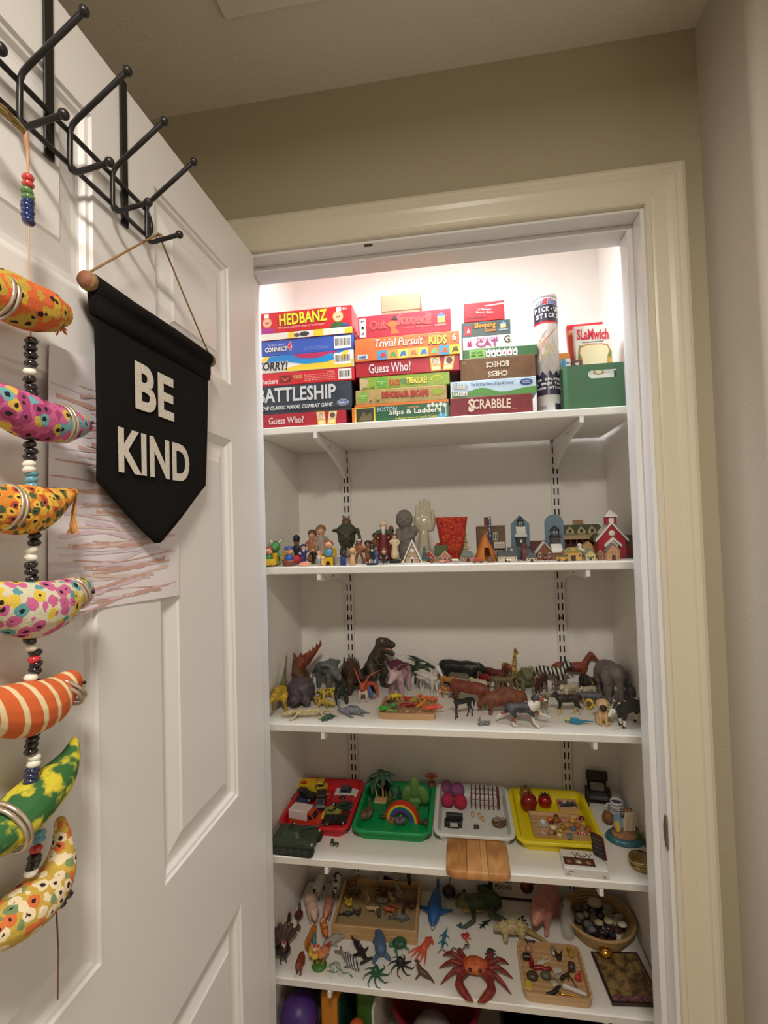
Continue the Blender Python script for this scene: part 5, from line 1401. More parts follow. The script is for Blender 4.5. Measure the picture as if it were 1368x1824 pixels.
house('small pink cottage with grey green cone roof beside the teepee', ((0.4667,0.3400,0.0290)[0], .344),.028,.013,.014,(190,140,118),(104,114,104), hip=True, win=(3,1))
# cinema
cin = thing('model_cinema', 'brown brick model cinema with blue vertical sign lettered RIALTO', 'model building', ((0.5261,0.4000,0.0905)[0], .405, Z2), s=.93, group=GH)
ob('wall', MB().bbox(-.040,.040,0,.03,0,.094,.0005), mat((120,96,76),.75, kind='noise', c2=(104,82,64), scale=120, soft=.2), cin)
ob('side_wall', MB().bbox(-.0425,-.0402,-.001,.03,0,.094,.0003), mat((130,62,46),.7), cin)
ob('cornice', MB().bbox(-.041,.041,-.002,.03,.0942,.098,.0005), mat((150,126,100),.7), cin)
ob('sign_fin', MB().bbox(-.0195,-.0085,-.004,.004,.0982,.122,.0005), mat((110,56,46),.6), cin)
sg = ob('sign', MB().bbox(-.0085,.000,-.0075,-.0005,.036,.1245,.0006), mat((44,56,92),.5), cin)
for k, ch2 in enumerate('RIALTO'):
 text(ch2,.0013 if ch2 == 'I' else .0050,.0068, P(224,220,206), cin, (-.00425,-.0078,.1185 - .0098 * k),(90,0,0),.02)
for x in (-.013,.011):
 f_ = ob('window', MB().bbox(x - .006, x + .006,-.0012,.001,.055,.077,.0003), P(222,216,204), cin)
 for sx in (-1,1):
  ob('pane', MB().box(x + sx * .0027 - .0020, x + sx * .0027 + .0020,-.0016,-.0010,.057,.075), P(70,74,80), f_)
mq = ob('marquee', MB().bbox(.006,.036,-.012,-.001,.032,.050,.0006), P(214,206,186), cin)
ob('marquee_line', MB().box(.009,.033,-.0124,-.0119,.0375,.0382).box(.009,.033,-.0124,-.0119,.0425,.0432), P(90,80,70), cin)
for x in (.006,.016,.026):
 ob('door', MB().bbox(x - .004, x + .004,-.0015,.001,0,.026,.0003), P(206,206,206), cin)
 ob('pane', MB().box(x - .0028, x + .0028,-.0019,-.0014,.004,.023), P(70,74,80), cin)
# teepee
tp = thing('toy_teepee', 'orange cloth-like toy teepee with an open flap', 'toy tent', ((0.5040,0.3450,0.0580)[0], .349, Z2), s=1.17)
tan_o = mat((196,116,42),.6, kind='noise', c2=(182,104,36), scale=60, soft=.2)
n = 18
ring = lambda r, z: [(r * math.cos(2 * math.pi * (j + .5) / n - math.pi / 2), r * math.sin(2 * math.pi * (j + .5) / n - math.pi / 2), z) for j in range(n)]
def teepee():
 mb = MB()
 lv = [(.0265,0),(.0215,.014),(.0150,.030),(.006,.052),(.0032,.058)]
 for (r0, z0),(r1, z1) in zip(lv, lv[1:]):
  A, B = ring(r0, z0), ring(r1, z1)
  for j in range(n):
   if j in (n - 1,0) and z0 < .03:
    continue
   k = (j + 1) % n
   mb.add([A[j], A[k], B[k], B[j]], [(0,1,2,3)])
 return mb
te = ob('tent_cloth', teepee(), tan_o, tp)
te.modifiers.new('s', 'SOLIDIFY').thickness = .0012
ob('flap', MB().prism([(-.004,0),(-.0105,0),(-.0085,.013),(-.003,.027)], -.0268,-.0255, 'y'), tan_o, tp)
for a in range(4):
 ob('pole', MB().cyl((.003 * math.cos(a * 1.6),.003 * math.sin(a * 1.6),.054),(-.0065 * math.cos(a * 1.6),-.0065 * math.sin(a * 1.6),.069),.0011, n=7), P(160,96,44), tp)
def tiny_cart(name, label, x, y, body_c, load_c=None, L=.024, horse=None):
 t = thing(name, label, 'toy vehicle', (x, y, Z2))
 ob('box', MB().bbox(-L / 2, L / 2,-.005,.005,.0035,.010,.0004), P(*body_c), t)
 if load_c:
  ob('load', MB().bbox(-L * .42, L * .42,-.0045,.0045,.0101,.0135,.001), P(*load_c), t)
 for sx in (-1,1):
  for sy in (-1,1):
   ob('wheel', MB().cyl((sx * L * .33, sy * .0053,.0038),(sx * L * .33, sy * .0067,.0038),.0037, n=12), P(110,80,50), t)
 return t
tiny_cart('toy_wagon', 'small red toy wagon in front of the orange teepee', (0.4834,0.2930,0.0279)[0], .294,(176,56,50))
tiny_cart('toy_wagon', 'small brown toy wagon beside the foot of the teepee', (0.5157,0.3060,0.0281)[0], .306,(126,92,60),(90,66,44), L=.015)
tiny_cart('toy_truck', 'small yellow toy truck loaded with green in front of the yellow house', (0.6859,0.2970,0.0273)[0], .298,(206,160,70),(84,104,58), L=.026)
pk = {'b': P(206,142,122), 'l': P(206,142,122), 'h': P(206,142,122), 'm': P(206,142,122), 'f': P(180,120,104), 'e': P(206,142,122), 't': P(206,142,122)}
toy('pig_figurine', 'tiny pink pig figurine on the second shelf', 'figurine', PIG(),((0.3962,0.2920,0.0225)[0], .293,.020), Z2, pk, 10, None, fit='x', vox=30)
toy('cow_figurine', 'tiny white and brown cow figurine near the red cloth shape', 'figurine', COW(),((0.4282,0.3000,0.0254)[0], .300,.022), Z2, {'b': mat((224,214,198),.5, kind='noise', c2=(120,80,56), scale=140, thr=.56), 'l': P(224,214,198), 'h': P(120,84,60), 'm': P(224,200,186), 'f': P(90,70,60), 'e': P(120,84,60), 't': P(224,214,198), 'k': P(214,200,180)}, 180, None, fit='x', vox=32)
toy('sheep_figurine', 'tiny cream sheep figurine before the dark roofed cottage', 'figurine', SHEEP(),((0.5591,0.2900,0.0220)[0], .291,.015), Z2, {'b': P(222,212,186), 'l': P(206,190,160), 'h': P(214,202,176), 'm': P(206,190,166), 'f': P(120,100,84), 'e': P(206,190,160), 't': P(222,212,186)}, 160, None, fit='x', vox=30)
toy('horse_figurine', 'tiny brown horse figurine pulling up before the snowy cottage', 'figurine', HORSE(),((0.6497,0.3000,0.0220)[0], .300,.020), Z2, {'b': P(132,88,60), 'l': P(120,80,54), 'h': P(132,88,60), 'm': P(120,80,60), 'f': HD, 'e': P(132,88,60), 't': HD, 'n': HD}, 175, None, fit='x', vox=34)
house('low cream cottage with wide dark hipped roof and chimney', ((0.5541,0.3220,0.0566)[0], .330),.046,.0135,.012,(218,204,176),(74,74,70), hip=True, win=(5,1), chim=(.25,(200,190,176)), d=.026, over=.08)
# lighthouse plaques
def lighthouse(label, x, y, arch):
 t = thing('lighthouse_plaque', label, 'model building', (x, y, Z2), group=GH)
 w, h = .024,.116
 if arch:
  pl_ = [(-w, 0),(-w, h - w)] + [(w * math.cos(R(a)), h - w + w * math.sin(R(a))) for a in range(165,0,-15)] + [(w, h - w),(w, 0)]
 else:
  pl_ = [(-w, 0),(-w, h * .80),(0, h * 1.01),(w, h * .80),(w, 0)]
 ob('plaque', MB().prism(pl_, 0,.008, 'y'), mat((110,134,150),.5), t)
 dk, wh = P(58,60,64), P(226,224,218)
 if arch:
  ob('tower', MB().lathe([(.0155,.0),(.0135,.055),(.0005,.055)], 16), mat((86,84,82),.8), t, loc=(0,-.004,0))
  ob('gallery', MB().lathe([(.0150,.0555),(.0160,.0565),(.0160,.060),(.0005,.060)], 16), dk, t, loc=(0,-.004,0))
  zl_ = .060
 else:
  ob('house_wall', MB().bbox(-.0215,.0215,-.016,-.0005,0,.034,.0005), P(88,100,112), t)
  ob('tower', MB().bbox(-.0125,.0125,-.012,-.0005,.0342,.058,.0005), P(56,54,54), t)
  ob('gallery', MB().bbox(-.0155,.0155,-.013,-.0005,.0582,.066,.0004).bbox(-.012,.012,-.012,-.0005,.0662,.086,.0004), wh, t)
  for x_ in (-.011,-.0035,.004,.0115):
   ob('gallery_post', MB().box(x_ - .0007, x_ + .0007,-.0155,-.0132,.060,.078), wh, t)
  ob('window', MB().bbox(-.003,.003,-.0125,-.0119,.043,.051,.0003), wh, t)
  for x_ in (-.014,0,.014):
   ob('pane', MB().box(x_ - .003, x_ + .003,-.0166,-.0159,.012,.021), P(206,210,212), t)
  zl_ = .0863
 lr = .009 if not arch else .012
 ob('lantern', MB().lathe([(lr * .8, zl_),(lr * .8, zl_ + .014),(.0005, zl_ + .014)], 12), mat((150,160,166),.2), t, loc=(0,-.0075 if not arch else -.004,0))
 for k in range(8):
  a = 2 * math.pi * k / 8
  ob('lantern_bar', MB().cyl((lr * .86 * math.cos(a), lr * .86 * math.sin(a), zl_),(lr * .86 * math.cos(a), lr * .86 * math.sin(a), zl_ + .014),.0007, n=5), dk, t, loc=(0,-.0075 if not arch else -.004,0))
 ob('lantern_roof', MB().lathe([(lr * 1.1, zl_ + .0142),(lr * .7, zl_ + .020),(.0008, zl_ + .026)], 14), dk, t, loc=(0,-.0075 if not arch else -.004,0))
lighthouse('blue grey pointed plaque with a dark and white model lighthouse', (0.6050,0.4100,0.0603)[0], .412, False)
lighthouse('blue grey round-topped plaque with a stone model lighthouse', (0.6946,0.4250,0.0603)[0], .428, True)
house('long low brown roofed station building between the two lighthouses', ((0.6528,0.4180,0.0754)[0], .420),.036,.026,.018,(112,84,70),(96,52,42), win=(3,1), d=.024)
house('small grey blue shed at the foot of the pointed lighthouse plaque', ((0.5760,0.3720,0.0294)[0], .374),.022,.020,.010,(126,138,146),(92,100,104), win=(2,1))
house('tiny cream house with dark roof at the shelf front', ((0.6141,0.3020,0.0359)[0], .306),.023,.010,.010,(216,204,172),(70,72,70), win=(3,1), hip=True)
sp_ = house('dark slate model house with a thin red turret behind the tiny cream house', ((0.6180,0.3480,0.0373)[0], .352),.028,.020,.016,(92,96,100),(66,70,74), win=(3,1), gable='y')
ob('turret', MB().cyl((-.009,-.012,0),(-.009,-.012,.033),.004, n=10).lathe([(.0052,.033),(.0005,.046)], 10, c=(-.009,-.012,0)), P(140,72,62), sp_)
# snowy cottage
sc = house('reddish brown model cottage with snow on its roof', ((0.6631,0.3380,0.0566)[0], .342),.036,.022,.022,(128,78,58), snow, gable='y', win=(3,1), over=.16)
ob('side_wing', MB().prism([(-.02,0),(-.02,.020),(0,.034),(.02,.020),(.02,0)], .018,.040, 'x'), mat((140,92,66),.7), sc)
ob('wing_roof', MB().prism([(-.023,.0185),(0,.0355),(.023,.0185),(.023,.022),(0,.040),(-.023,.022)], .0176,.043, 'x'), snow, sc)
yh = house('mustard yellow model house with olive roof behind the toy truck', ((0.7003,0.3280,0.0558)[0], .331),.040,.021,.011,(206,164,84),(128,122,72), win=(4,1), hip=True, d=.022, over=.07)
ob('dormer', MB().prism([(-.006,.022),(-.006,.027),(0,.032),(.006,.027),(.006,.022)], -.0125,.0, 'y'), P(196,156,84), yh)
toy('snowman_figurine', 'small white snowman figurine with red base beside the yellow house', 'figurine', [('b', [(0,0,.22,.22)]),('w', [(0,0,.56,.18)]),('w', [(0,0,.84,.14)]),('w', [(.1,-.16,.66,.05),(.16,-.24,.74,.05)]),('w', [(.1,.16,.6,.05),(.16,.22,.5,.05)])], ((0.7328,0.3360,0.0420)[0], .338,.041), Z2, {'b': P(196,60,56), 'w': P(226,220,210)}, -90, None)
# inn
inn = thing('model_inn', 'large dark red model inn with porch columns, green dormer roof and sign', 'model building', ((0.7707,0.4250,0.0897)[0], .452, Z2), group=GH)
w = .058
ob('wall', MB().bbox(-w, w, 0,.05,0,.052,.0005), mat((98,46,42),.7), inn)
ob('porch_floor', MB().bbox(-w, w, -.022,-.0005,0,.006,.0005), mat((120,90,66),.7), inn)
for k in range(8):
 ob('column', MB().cyl((-w + .004 + k * (2 * w - .008) / 7,-.019,.0062),(-w + .004 + k * (2 * w - .008) / 7,-.019,.047),.0019, n=8), P(120,62,52), inn)
 if k < 7:
  x = -w + .012 + k * (2 * w - .008) / 7
  ob('window', MB().bbox(x - .0035, x + .0035,-.001,.001,.020,.040,.0003), P(60,40,36), inn)
ob('porch_roof', MB().prism([(-.025,.0472),(-.025,.0505),(.0,.060),(.0,.0575)], -w - .003, w + .003, 'x'), P(186,164,124), inn)
ob('roof', MB().rings([[(sx * (w + .003), y, .0605) for sx, y in ((-1,-.004),(1,-.004))] + [(sx * (w + .003),.054,.0605) for sx in (1,-1)], [(sx * (w - .014), y, .086) for sx, y in ((-1,.016),(1,.016))] + [(sx * (w - .014),.036,.086) for sx in (1,-1)]]), green_r, inn)
for x in (-.036,-.006,.022):
 dm_ = ob('dormer', MB().prism([(x - .010,.062),(x - .010,.070),(x, .081),(x + .010,.070),(x + .010,.062)], -.003,.02, 'y'), P(196,178,140), inn)
 ob('dormer_window', MB().bbox(x - .004, x + .004,-.0042,-.0031,.0645,.074,.0003), P(70,54,48), dm_)
ob('sign_board', MB().bbox(-.022,.006,.024,.027,.0862,.099,.0005), P(160,128,84), inn)
ob('entry_wall', MB().prism([(-.014,0),(-.014,.030),(0,.042),(.014,.030),(.014,0)], -.045,-.0225, 'y'), P(206,176,116), inn)
ob('entry_door', MB().bbox(-.005,.005,-.0462,-.0451,0,.022,.0004), P(104,66,44), inn)
tv = house('small house with teal roof and yellow front before the inn', ((0.7553,0.3150,0.0329)[0], .322),.023,.013,.012,(206,186,112),(110,138,122), gable='y', win=(2,1), doorc=(60,80,84))
house('tiny brown shed between the teal roofed house and townhouse', ((0.7834,0.3180,0.0192)[0], .320),.013,.010,.006,(150,110,76),(128,92,64), win=(2,1), door=False)
house('tiny white cabin in front of the red church', ((0.7883,0.3500,0.0197)[0], .352),.012,.012,.007,(214,204,188),(190,180,166), win=(2,1), gable='y')
# red church
chp = thing('model_church', 'bright red model church with snow-covered roofs and bell tower', 'model building', ((0.8178,0.3780,0.0860)[0], .372, Z2), rz=-4, group=GH)
redp = mat((168,30,44),.5)
ob('wall', MB().prism([(-.032,0),(-.032,.048),(0,.086),(.032,.048),(.032,0)], -.012,.05, 'y'), redp, chp)
for s in (-1,1):
 ob('roof_slope', MB().prism([(0,.0865),(s * .038,.0415),(s * .038,.048),(s * .02,.068),(0,.0935)][::s], -.016,.05, 'y'), snow, chp)
 ob('side_roof', MB().prism([(s * .039,.042),(s * .041,.052),(s * .028,.064)][::-s], .0,.05, 'y'), mat((80,84,62),.7), chp)
tw = ob('bell_tower', MB().bbox(-.0125,.0125,-.012,.012,.0855,.104,.0006), redp, chp)
ob('louver', MB().bbox(-.006,.006,-.0135,-.0121,.089,.1015,.0004), snow, tw)
ob('tower_roof', MB().rings([[(sx * .0165, sy * .0165,.1042) for sx, sy in ((-1,-1),(1,-1),(1,1),(-1,1))], [(sx * .015, sy * .015,.1075) for sx, sy in ((-1,-1),(1,-1),(1,1),(-1,1))], [(sx * .001, sy * .001,.122) for sx, sy in ((-1,-1),(1,-1),(1,1),(-1,1))]]), snow, chp)
ob('round_window', MB().lathe([(.0005,0),(.0075,0),(.0075,.0018),(.0005,.0018)], 18), snow, chp, loc=(0,-.0121,.063), rot=(R(90),0,0))
ob('porch', MB().prism([(-.011,0),(-.011,.034),(0,.046),(.011,.034),(.011,0)], -.024,-.0122, 'y'), P(206,196,190), chp)
for s in (-1,1):
 ob('porch_roof', MB().prism([(0,.047),(s * .0195,.0285),(s * .0195,.035),(0,.054)][::s], -.027,-.0122, 'y'), snow, chp)
ob('door', MB().bbox(-.005,.005,-.0255,-.0241,0,.022,.0004), P(96,50,46), chp)
ob('side_wing', MB().prism([(-.02,0),(-.02,.030),(.0,.050),(.02,.030),(.02,0)], .0325,.056, 'x'), mat((134,26,38),.5), chp, loc=(0,.022,0))
ob('wing_roof', MB().prism([(-.023,.028),(0,.052),(.023,.028),(.023,.032),(0,.057),(-.023,.032)], .0322,.058, 'x'), mat((96,76,66),.7), chp, loc=(0,.022,0))
ob('wing_base', MB().bbox(.0326,.060,-.004,.046,0,.008,.0006), mat((80,80,84),.8), chp)
for z in (.014,.026):
 for y in (.012,.03):
  ob('window', MB().box(.0561,.0568, y - .003, y + .003, z, z + .008), P(90,80,80), chp)
th = house('tall pinkish tan townhouse with grey gable roof at the shelf end', ((0.8020,0.3020,0.0405)[0], .308),.0285,.024,.0145,(190,146,106),(112,108,100), gable='y', win=(4,2), d=.018, over=.10, winc=(120,66,46), trim=(206,166,124))
# ------------------------------------------------------------------ dinosaurs and animals on the third shelf
Z3 = SHELF[3]
GD, GN = 'toy dinosaurs on the third shelf', 'toy animals on the third shelf'
def cm(c_, **o):
 d = {'b': c_}
 for k in 'lhmfetnk':
  d[k] = c_
 d.update(o)
 return {k: (P(*v) if isinstance(v, tuple) else v) for k, v in d.items()}
def skinm(c, c2, scale=90, thr=.5, soft=.12, rough=.55):
 return mat(c, rough, kind='noise', c2=c2, scale=scale, thr=thr, soft=soft)
def an(name, label, q, ch, mats, rz=0., fit='z', k=1.0, vox=48, cat='toy animal', group=GN, z=None, **kw):
 # q marks the nearest foot: set the body back by its own half length
 zz = [p[2] for c_ in ch if c_[0] != 'E' for p in c_[1]]
 xx = [p[0] for c_ in ch if c_[0] != 'E' for p in c_[1] if p[2] < .35 * max(zz)]
 if fit == 'z' and xx:
  sc = q[2] * k / (max(zz) + .06)
  a = abs(math.sin(R(rz)))
  q = (q[0], min(q[1] + a * .5 * (max(xx) - min(xx)) * sc * .9, YB - .02 - a * .55 * (max(xx) - min(xx)) * sc), q[2])
 return toy(name, label, cat, ch, q, Z3 if z is None else z, mats, rz, group, fit, vox, k, **kw)
def legs4(L, D, h, r, y=.5, foot=None, key='b'):
 o = []
 for sx in (-1,1):
  for sy in (-1,1):
   o.append((key, [(sx * L, sy * D * y, h, r * 1.5),(sx * L + .02, sy * D * (y + .15), h * .45, r * 1.1),(sx * L, sy * D * (y + .15), r, r)]))
 return o
TREX = [('b', [(-.06,0,.44,.16),(.0,0,.58,.17),(.08,0,.74,.13),(.13,0,.86,.105)]),('b', [(.13,0,.93,.105),(.28,0,.95,.095),(.46,0,.93,.065)]),('b', [(.14,0,.84,.09),(.30,0,.785,.06),(.46,0,.76,.05)]),('m', [(.20,0,.865,.05),(.40,0,.845,.035)]),
  ('b', [(-.1,0,.42,.14),(-.34,0,.26,.09),(-.6,0,.12,.055),(-.85,.08,.06,.02)]),('k', [(.26,.085,1.0,.03)]),('k', [(.26,-.085,1.0,.03)])] + [
  ('b', [(-.04, s * .12,.46,.13),(.08, s * .16,.28,.09),(-.02, s * .17,.12,.06),(.0, s * .17,.04,.055),(.13, s * .17,.03,.045)]) for s in (-1,1)] + [('b', [(.12, s * .13,.62,.04),(.22, s * .14,.53,.03),(.28, s * .12,.54,.02)]) for s in (-1,1)]
def cera(hz=0.):
 c = [('b', [(-.42,0,.62,.20),(-.1,0,.66,.24),(.24,0,.62,.21)]),('b', [(-.5,0,.6,.14),(-.8,0,.42,.07),(-1.0,0,.3,.025)]),('h', [(.3,0,.64 + hz * .5,.19),(.48,0,.60 + hz, .165),(.64,0,.52 + hz, .11),(.78,0,.44 + hz, .05)])]
 c += [('n', [(.36,0,.74 + hz, .12),(.26, y * .5,.88 + hz, .09),(.18, y, 1.0 + hz - abs(y) * .35,.055)]) for y in (-.34,-.24,-.12,0,.12,.24,.34)]
 c += legs4(.30,.2,.5,.08,.7)
 c += [('k', [(.5, s * .08,.70 + hz, .04),(.64, s * .12,.86 + hz, .028),(.76, s * .13,.98 + hz, .014)]) for s in (-1,1)] + [('k', [(.72,0,.56 + hz, .035),(.78,0,.66 + hz, .014)])]
 return c
def spikes(pts, n, h, r, key='n', dx=0.):
 o = []
 for i in range(n):
  t = i / (n - 1) * (len(pts) - 1)
  j = min(int(t), len(pts) - 2)
  f = t - j
  p = [pts[j][q] + f * (pts[j + 1][q] - pts[j][q]) for q in range(3)]
  o.append((key, [(p[0], p[1], p[2], r),(p[0] + dx * h, p[1], p[2] + h * .6, r * .6),(p[0] + dx * h * 1.6, p[1], p[2] + h, r * .2)]))
 return o
an('theropod_toy', 'mustard yellow dinosaur toy with a long thin tail held straight up by the door', (-0.0610,0.3161,0.1580), [('b', [(-.1,0,.34,.10),(.05,0,.33,.12),(.16,0,.30,.09)]),('b', [(.16,0,.3,.07),(.28,0,.30,.05),(.40,0,.26,.035)]),('t', [(-.1,0,.36,.09),(-.16,0,.52,.04),(-.2,.02,.75,.022),(-.22,.04,1.0,.012)])] + [('b', [(.0, s * .10,.3,.075),(.06, s * .13,.17,.04),(0, s * .14,.03,.028),(.09, s * .15,.02,.03)]) for s in (-1,1)],
 cm(skinm((206,170,50),(150,116,34),110), t=(96,92,38)),-100, cat='toy dinosaur', group=GD, k=.98)
rust = skinm((150,66,36),(104,50,30),60)
bk = [(-.30,0,.42),(-.22,0,.66),(0,0,.62),(.25,0,.82),(.42,0,.98)]
an('spiny_dinosaur', 'tall rust red dinosaur toy with jagged back and spiny tail rising against the wall', (-0.0503,0.5182,0.1571), [('b', [(-.16,0,.16,.17),(-.14,0,.36,.19),(-.1,0,.52,.16)]),('n', [(-.12,0,.52,.15),(.08,0,.62,.11),(.26,0,.80,.065),(.42,0,.98,.03)]),('n', [(-.2,0,.5,.12),(-.22,.02,.68,.07),(-.24,0,.80,.02)]),('n', [(-.06,-.06,.5,.1),(-.04,-.08,.70,.05),(-.02,-.06,.79,.02)])] + spikes([(-.06,0,.64),(.12,0,.72),(.42,0,.98)], 8,.11,.03, 'n', -.1) + [('b', [(-.02, s * .14,.3,.09),(.06, s * .16,.12,.07),(.1, s * .16,.03,.07)]) for s in (-1,1)] + [('b', [(-.24, s * .12,.24,.1),(-.26, s * .14,.04,.07)]) for s in (-1,1)],
 cm(skinm((112,78,46),(78,54,34),70), n=rust),0, cat='toy dinosaur', group=GD, vox=64)
an('horned_dinosaur', 'grey frilled horned dinosaur toy with lowered head beside the rust red one', (0.0239,0.4966,0.0980), cera(.0), cm(skinm((112,116,116),(84,88,90),70), k=(150,146,130), n=(98,102,104)),-42, cat='toy dinosaur', group=GD, k=1.02, vox=60)
an('armoured_dinosaur', 'round dark purple-grey armoured dinosaur toy facing forward', (-0.0104,0.3643,0.0733), [('E', 'b', (-.1,0,.48),(.55,.52,.44)),('h', [(.4,0,.42,.26),(.6,0,.36,.2)]),('n', [(.62,0,.44,.12),(.7,0,.34,.1)])] + legs4(.3,.4,.24,.11,.8) + [('b', [(-.55,0,.4,.18),(-.9,0,.3,.1),(-1.1,0,.3,.14)])] + spikes([(-.5,-.3,.72),(.2,-.34,.66)], 4,.14,.06, 'b') + spikes([(-.5,.3,.72),(.2,.34,.66)], 4,.14,.06, 'b'),
 cm(skinm((92,78,88),(70,60,70),90), n=(62,56,62)),-90, cat='toy dinosaur', group=GD)
yb_ = skinm((214,184,70),(60,52,36),120,.55,.03)
an('spotted_dinosaur', 'small yellow and black dinosaur toy above the bone coloured skeleton', (0.0366,0.4355,0.0352), [('b', [(-.6,0,.3,.12),(-.2,0,.36,.17),(.15,0,.38,.16),(.40,0,.46,.12),(.6,0,.42,.06)]),('b', [(-.6,0,.3,.1),(-1,0,.2,.04)])] + legs4(.25,.2,.3,.06,.7), cm(yb_),-140, cat='toy dinosaur', group=GD, k=.95)
an('lizard_dinosaur', 'small yellow dinosaur toy with open jaw standing on the bone skeleton side', (0.0501,0.3878,0.0226), [('b', [(-.6,0,.25,.1),(-.1,0,.3,.15),(.3,0,.34,.13)]),('b', [(.3,0,.42,.12),(.7,0,.46,.06)]),('b', [(.3,0,.3,.1),(.66,0,.22,.05)])] + legs4(.25,.2,.22,.06,.7), cm(skinm((206,176,60),(120,96,40),110)),165, cat='toy dinosaur', group=GD, k=1.2)
an('black_dinosaur', 'blackish green dinosaur toy behind the grey swimming reptile', (0.0927,0.3909,0.0749), [('b', [(-.2,0,.4,.22),(0,0,.55,.22),(.12,0,.76,.15),(.22,0,.88,.12),(.4,0,.82,.08)]),('b', [(-.2,0,.4,.18),(-.5,0,.2,.1),(-.75,0,.1,.05)])] + [('b', [(-.05, s * .16,.4,.13),(.05, s * .18,.2,.09),(.1, s * .18,.04,.08)]) for s in (-1,1)] + [('b', [(.12, s * .16,.6,.06),(.26, s * .18,.46,.045)]) for s in (-1,1)], cm(skinm((48,54,46),(32,36,32),90)),-60, cat='toy dinosaur', group=GD)
bone = skinm((206,190,146),(170,150,108),120)
sk = [('b', [(-.9,0,.16,.02),(-.45,0,.2,.045),(.1,0,.24,.06),(.5,0,.22,.05)]),('h', [(.55,0,.2,.10),(.75,0,.17,.08),(.95,0,.13,.05)])] + [('b', [(x, -.13,.04,.018),(x, -.15,.16,.022),(x, 0,.30,.026),(x, .15,.16,.022),(x, .13,.04,.018)]) for x in (-.3,-.2,-.1,0.,.1,.2,.3)] + [('b', [(.38, s * .08,.2,.045),(.46, s * .22,.1,.04),(.62, s * .26,.035,.035)]) for s in (-1,1)] + [('b', [(-.42, s * .08,.18,.05),(-.5, s * .2,.1,.04),(-.36, s * .28,.035,.035)]) for s in (-1,1)] + [('b', [(-.3,0,.12,.06),(.3,0,.12,.06)])]
an('skeleton_toy', 'bone coloured dinosaur skeleton toy lying along the shelf front', (0.0323,0.3157,0.1446), sk, cm(bone),190, fit='x', vox=74, cat='toy dinosaur', group=GD)
an('green_reptile', 'small dark green ridged reptile toy at the shelf front', (0.0865,0.3051,0.0501), [('b', [(-.5,0,.12,.1),(-.1,0,.2,.2),(.25,0,.2,.17),(.55,0,.16,.13)]),('t', [(-.5,0,.12,.08),(-.85,.1,.06,.03)])] + legs4(.25,.24,.1,.06,.8) + spikes([(-.3,-.1,.34),(.2,-.1,.34)], 4,.1,.05, 'b') + spikes([(-.3,.1,.34),(.2,.1,.34)], 4,.1,.05, 'b'), cm(skinm((52,84,58),(36,60,44),140)),-128, fit='x', cat='toy dinosaur', group=GD)
an('plesiosaur_toy', 'blue-grey long necked swimming reptile toy with flippers', (0.1432,0.3410,0.0898), [('b', [(-.5,0,.1,.05),(-.2,0,.18,.15),(.12,0,.2,.17),(.36,0,.17,.1)]),('b', [(.34,0,.17,.10),(.52,0,.24,.075),(.58,0,.42,.06),(.56,0,.56,.06)]),('b', [(.56,0,.58,.065),(.46,-.02,.60,.05),(.36,-.03,.58,.03)]),('b', [(-.5,0,.1,.05),(-.75,0,.06,.02)])] + [('b', [(.2, s * .14,.12,.06),(.06, s * .3,.05,.05),(-.08, s * .38,.03,.02)]) for s in (-1,1)] + [('b', [(-.25, s * .1,.1,.05),(-.42, s * .22,.05,.04),(-.52, s * .28,.03,.02)]) for s in (-1,1)] + [('n', [(-.2,0,.3,.06),(.1,0,.33,.06)])], cm(skinm((124,130,136),(100,106,114),110), n=(70,80,100)),188, fit='x', cat='toy dinosaur', group=GD, vox=60)
an('thorny_dinosaur', 'dark brown thorny-backed dinosaur toy half behind the orange winged beast', (0.1046,0.4988,0.1084), [('b', [(-.5,0,.46,.2),(-.1,0,.54,.26),(.3,0,.5,.2)]),('b', [(.3,0,.52,.17),(.55,0,.62,.12),(.78,0,.58,.07)]),('b', [(-.5,0,.46,.15),(-.85,0,.4,.07)])] + legs4(.32,.24,.36,.085,.7) + spikes([(-.45,-.1,.66),(.3,-.08,.70),(.6,0,.72)], 6,.26,.05) + spikes([(-.45,.1,.66),(.3,.08,.70)], 5,.28,.05), cm(skinm((92,62,46),(64,44,36),80), n=(76,44,38)),-60, cat='toy dinosaur', group=GD)
orr = skinm((200,96,66),(176,76,54),90)
ob_ = an('winged_beast', 'orange winged beast toy with two very long horns and a blue wing', (0.1536,0.4244,0.0975), [('b', [(-.3,0,.34,.11),(0,0,.36,.14),(.15,0,.40,.10)]),('b', [(.15,0,.42,.085),(.25,0,.5,.085),(.36,0,.46,.05)]),('k', [(.22,-.06,.56,.028),(.14,-.18,.8,.024),(.1,-.25,.97,.016)]),('k', [(.22,.06,.56,.028),(.16,.22,.78,.024),(.1,.52,.90,.016)]),('t', [(-.3,0,.34,.05),(-.4,.2,.4,.03),(-.34,.40,.30,.025),(-.2,.42,.12,.022),(-.05,.3,.05,.02)]),('w', [(-.05,.14,.34,.06),(-.02,.22,.2,.07),(.02,.24,.12,.05)]),('n', [(-.1,.1,.46,.08),(-.18,.3,.42,.05),(-.2,.36,.2,.03)])] + [('l', [(x, s * .09,.3,.05),(x + .02, s * .1,.14,.035),(x, s * .1,.02,.03)]) for x in (-.22,.14) for s in (-1,1)] + [('m', [(.1,0,.34,.09),(.17,0,.28,.06)])], cm(orr, l=(214,190,170), w=(74,104,156), m=(220,200,180)),-84, vox=60, cat='toy creature', group=None)
trex = skinm((76,66,50),(54,48,38),60)
an('tyrannosaur_toy', 'large dark brown tyrannosaur toy with open mouth, head turned toward the winged reptile', (0.1745,0.5109,0.1550), TREX, cm(trex, m=(176,120,110), k=(150,130,100)),-34, cat='toy dinosaur', group=GD, k=1.04, vox=72)
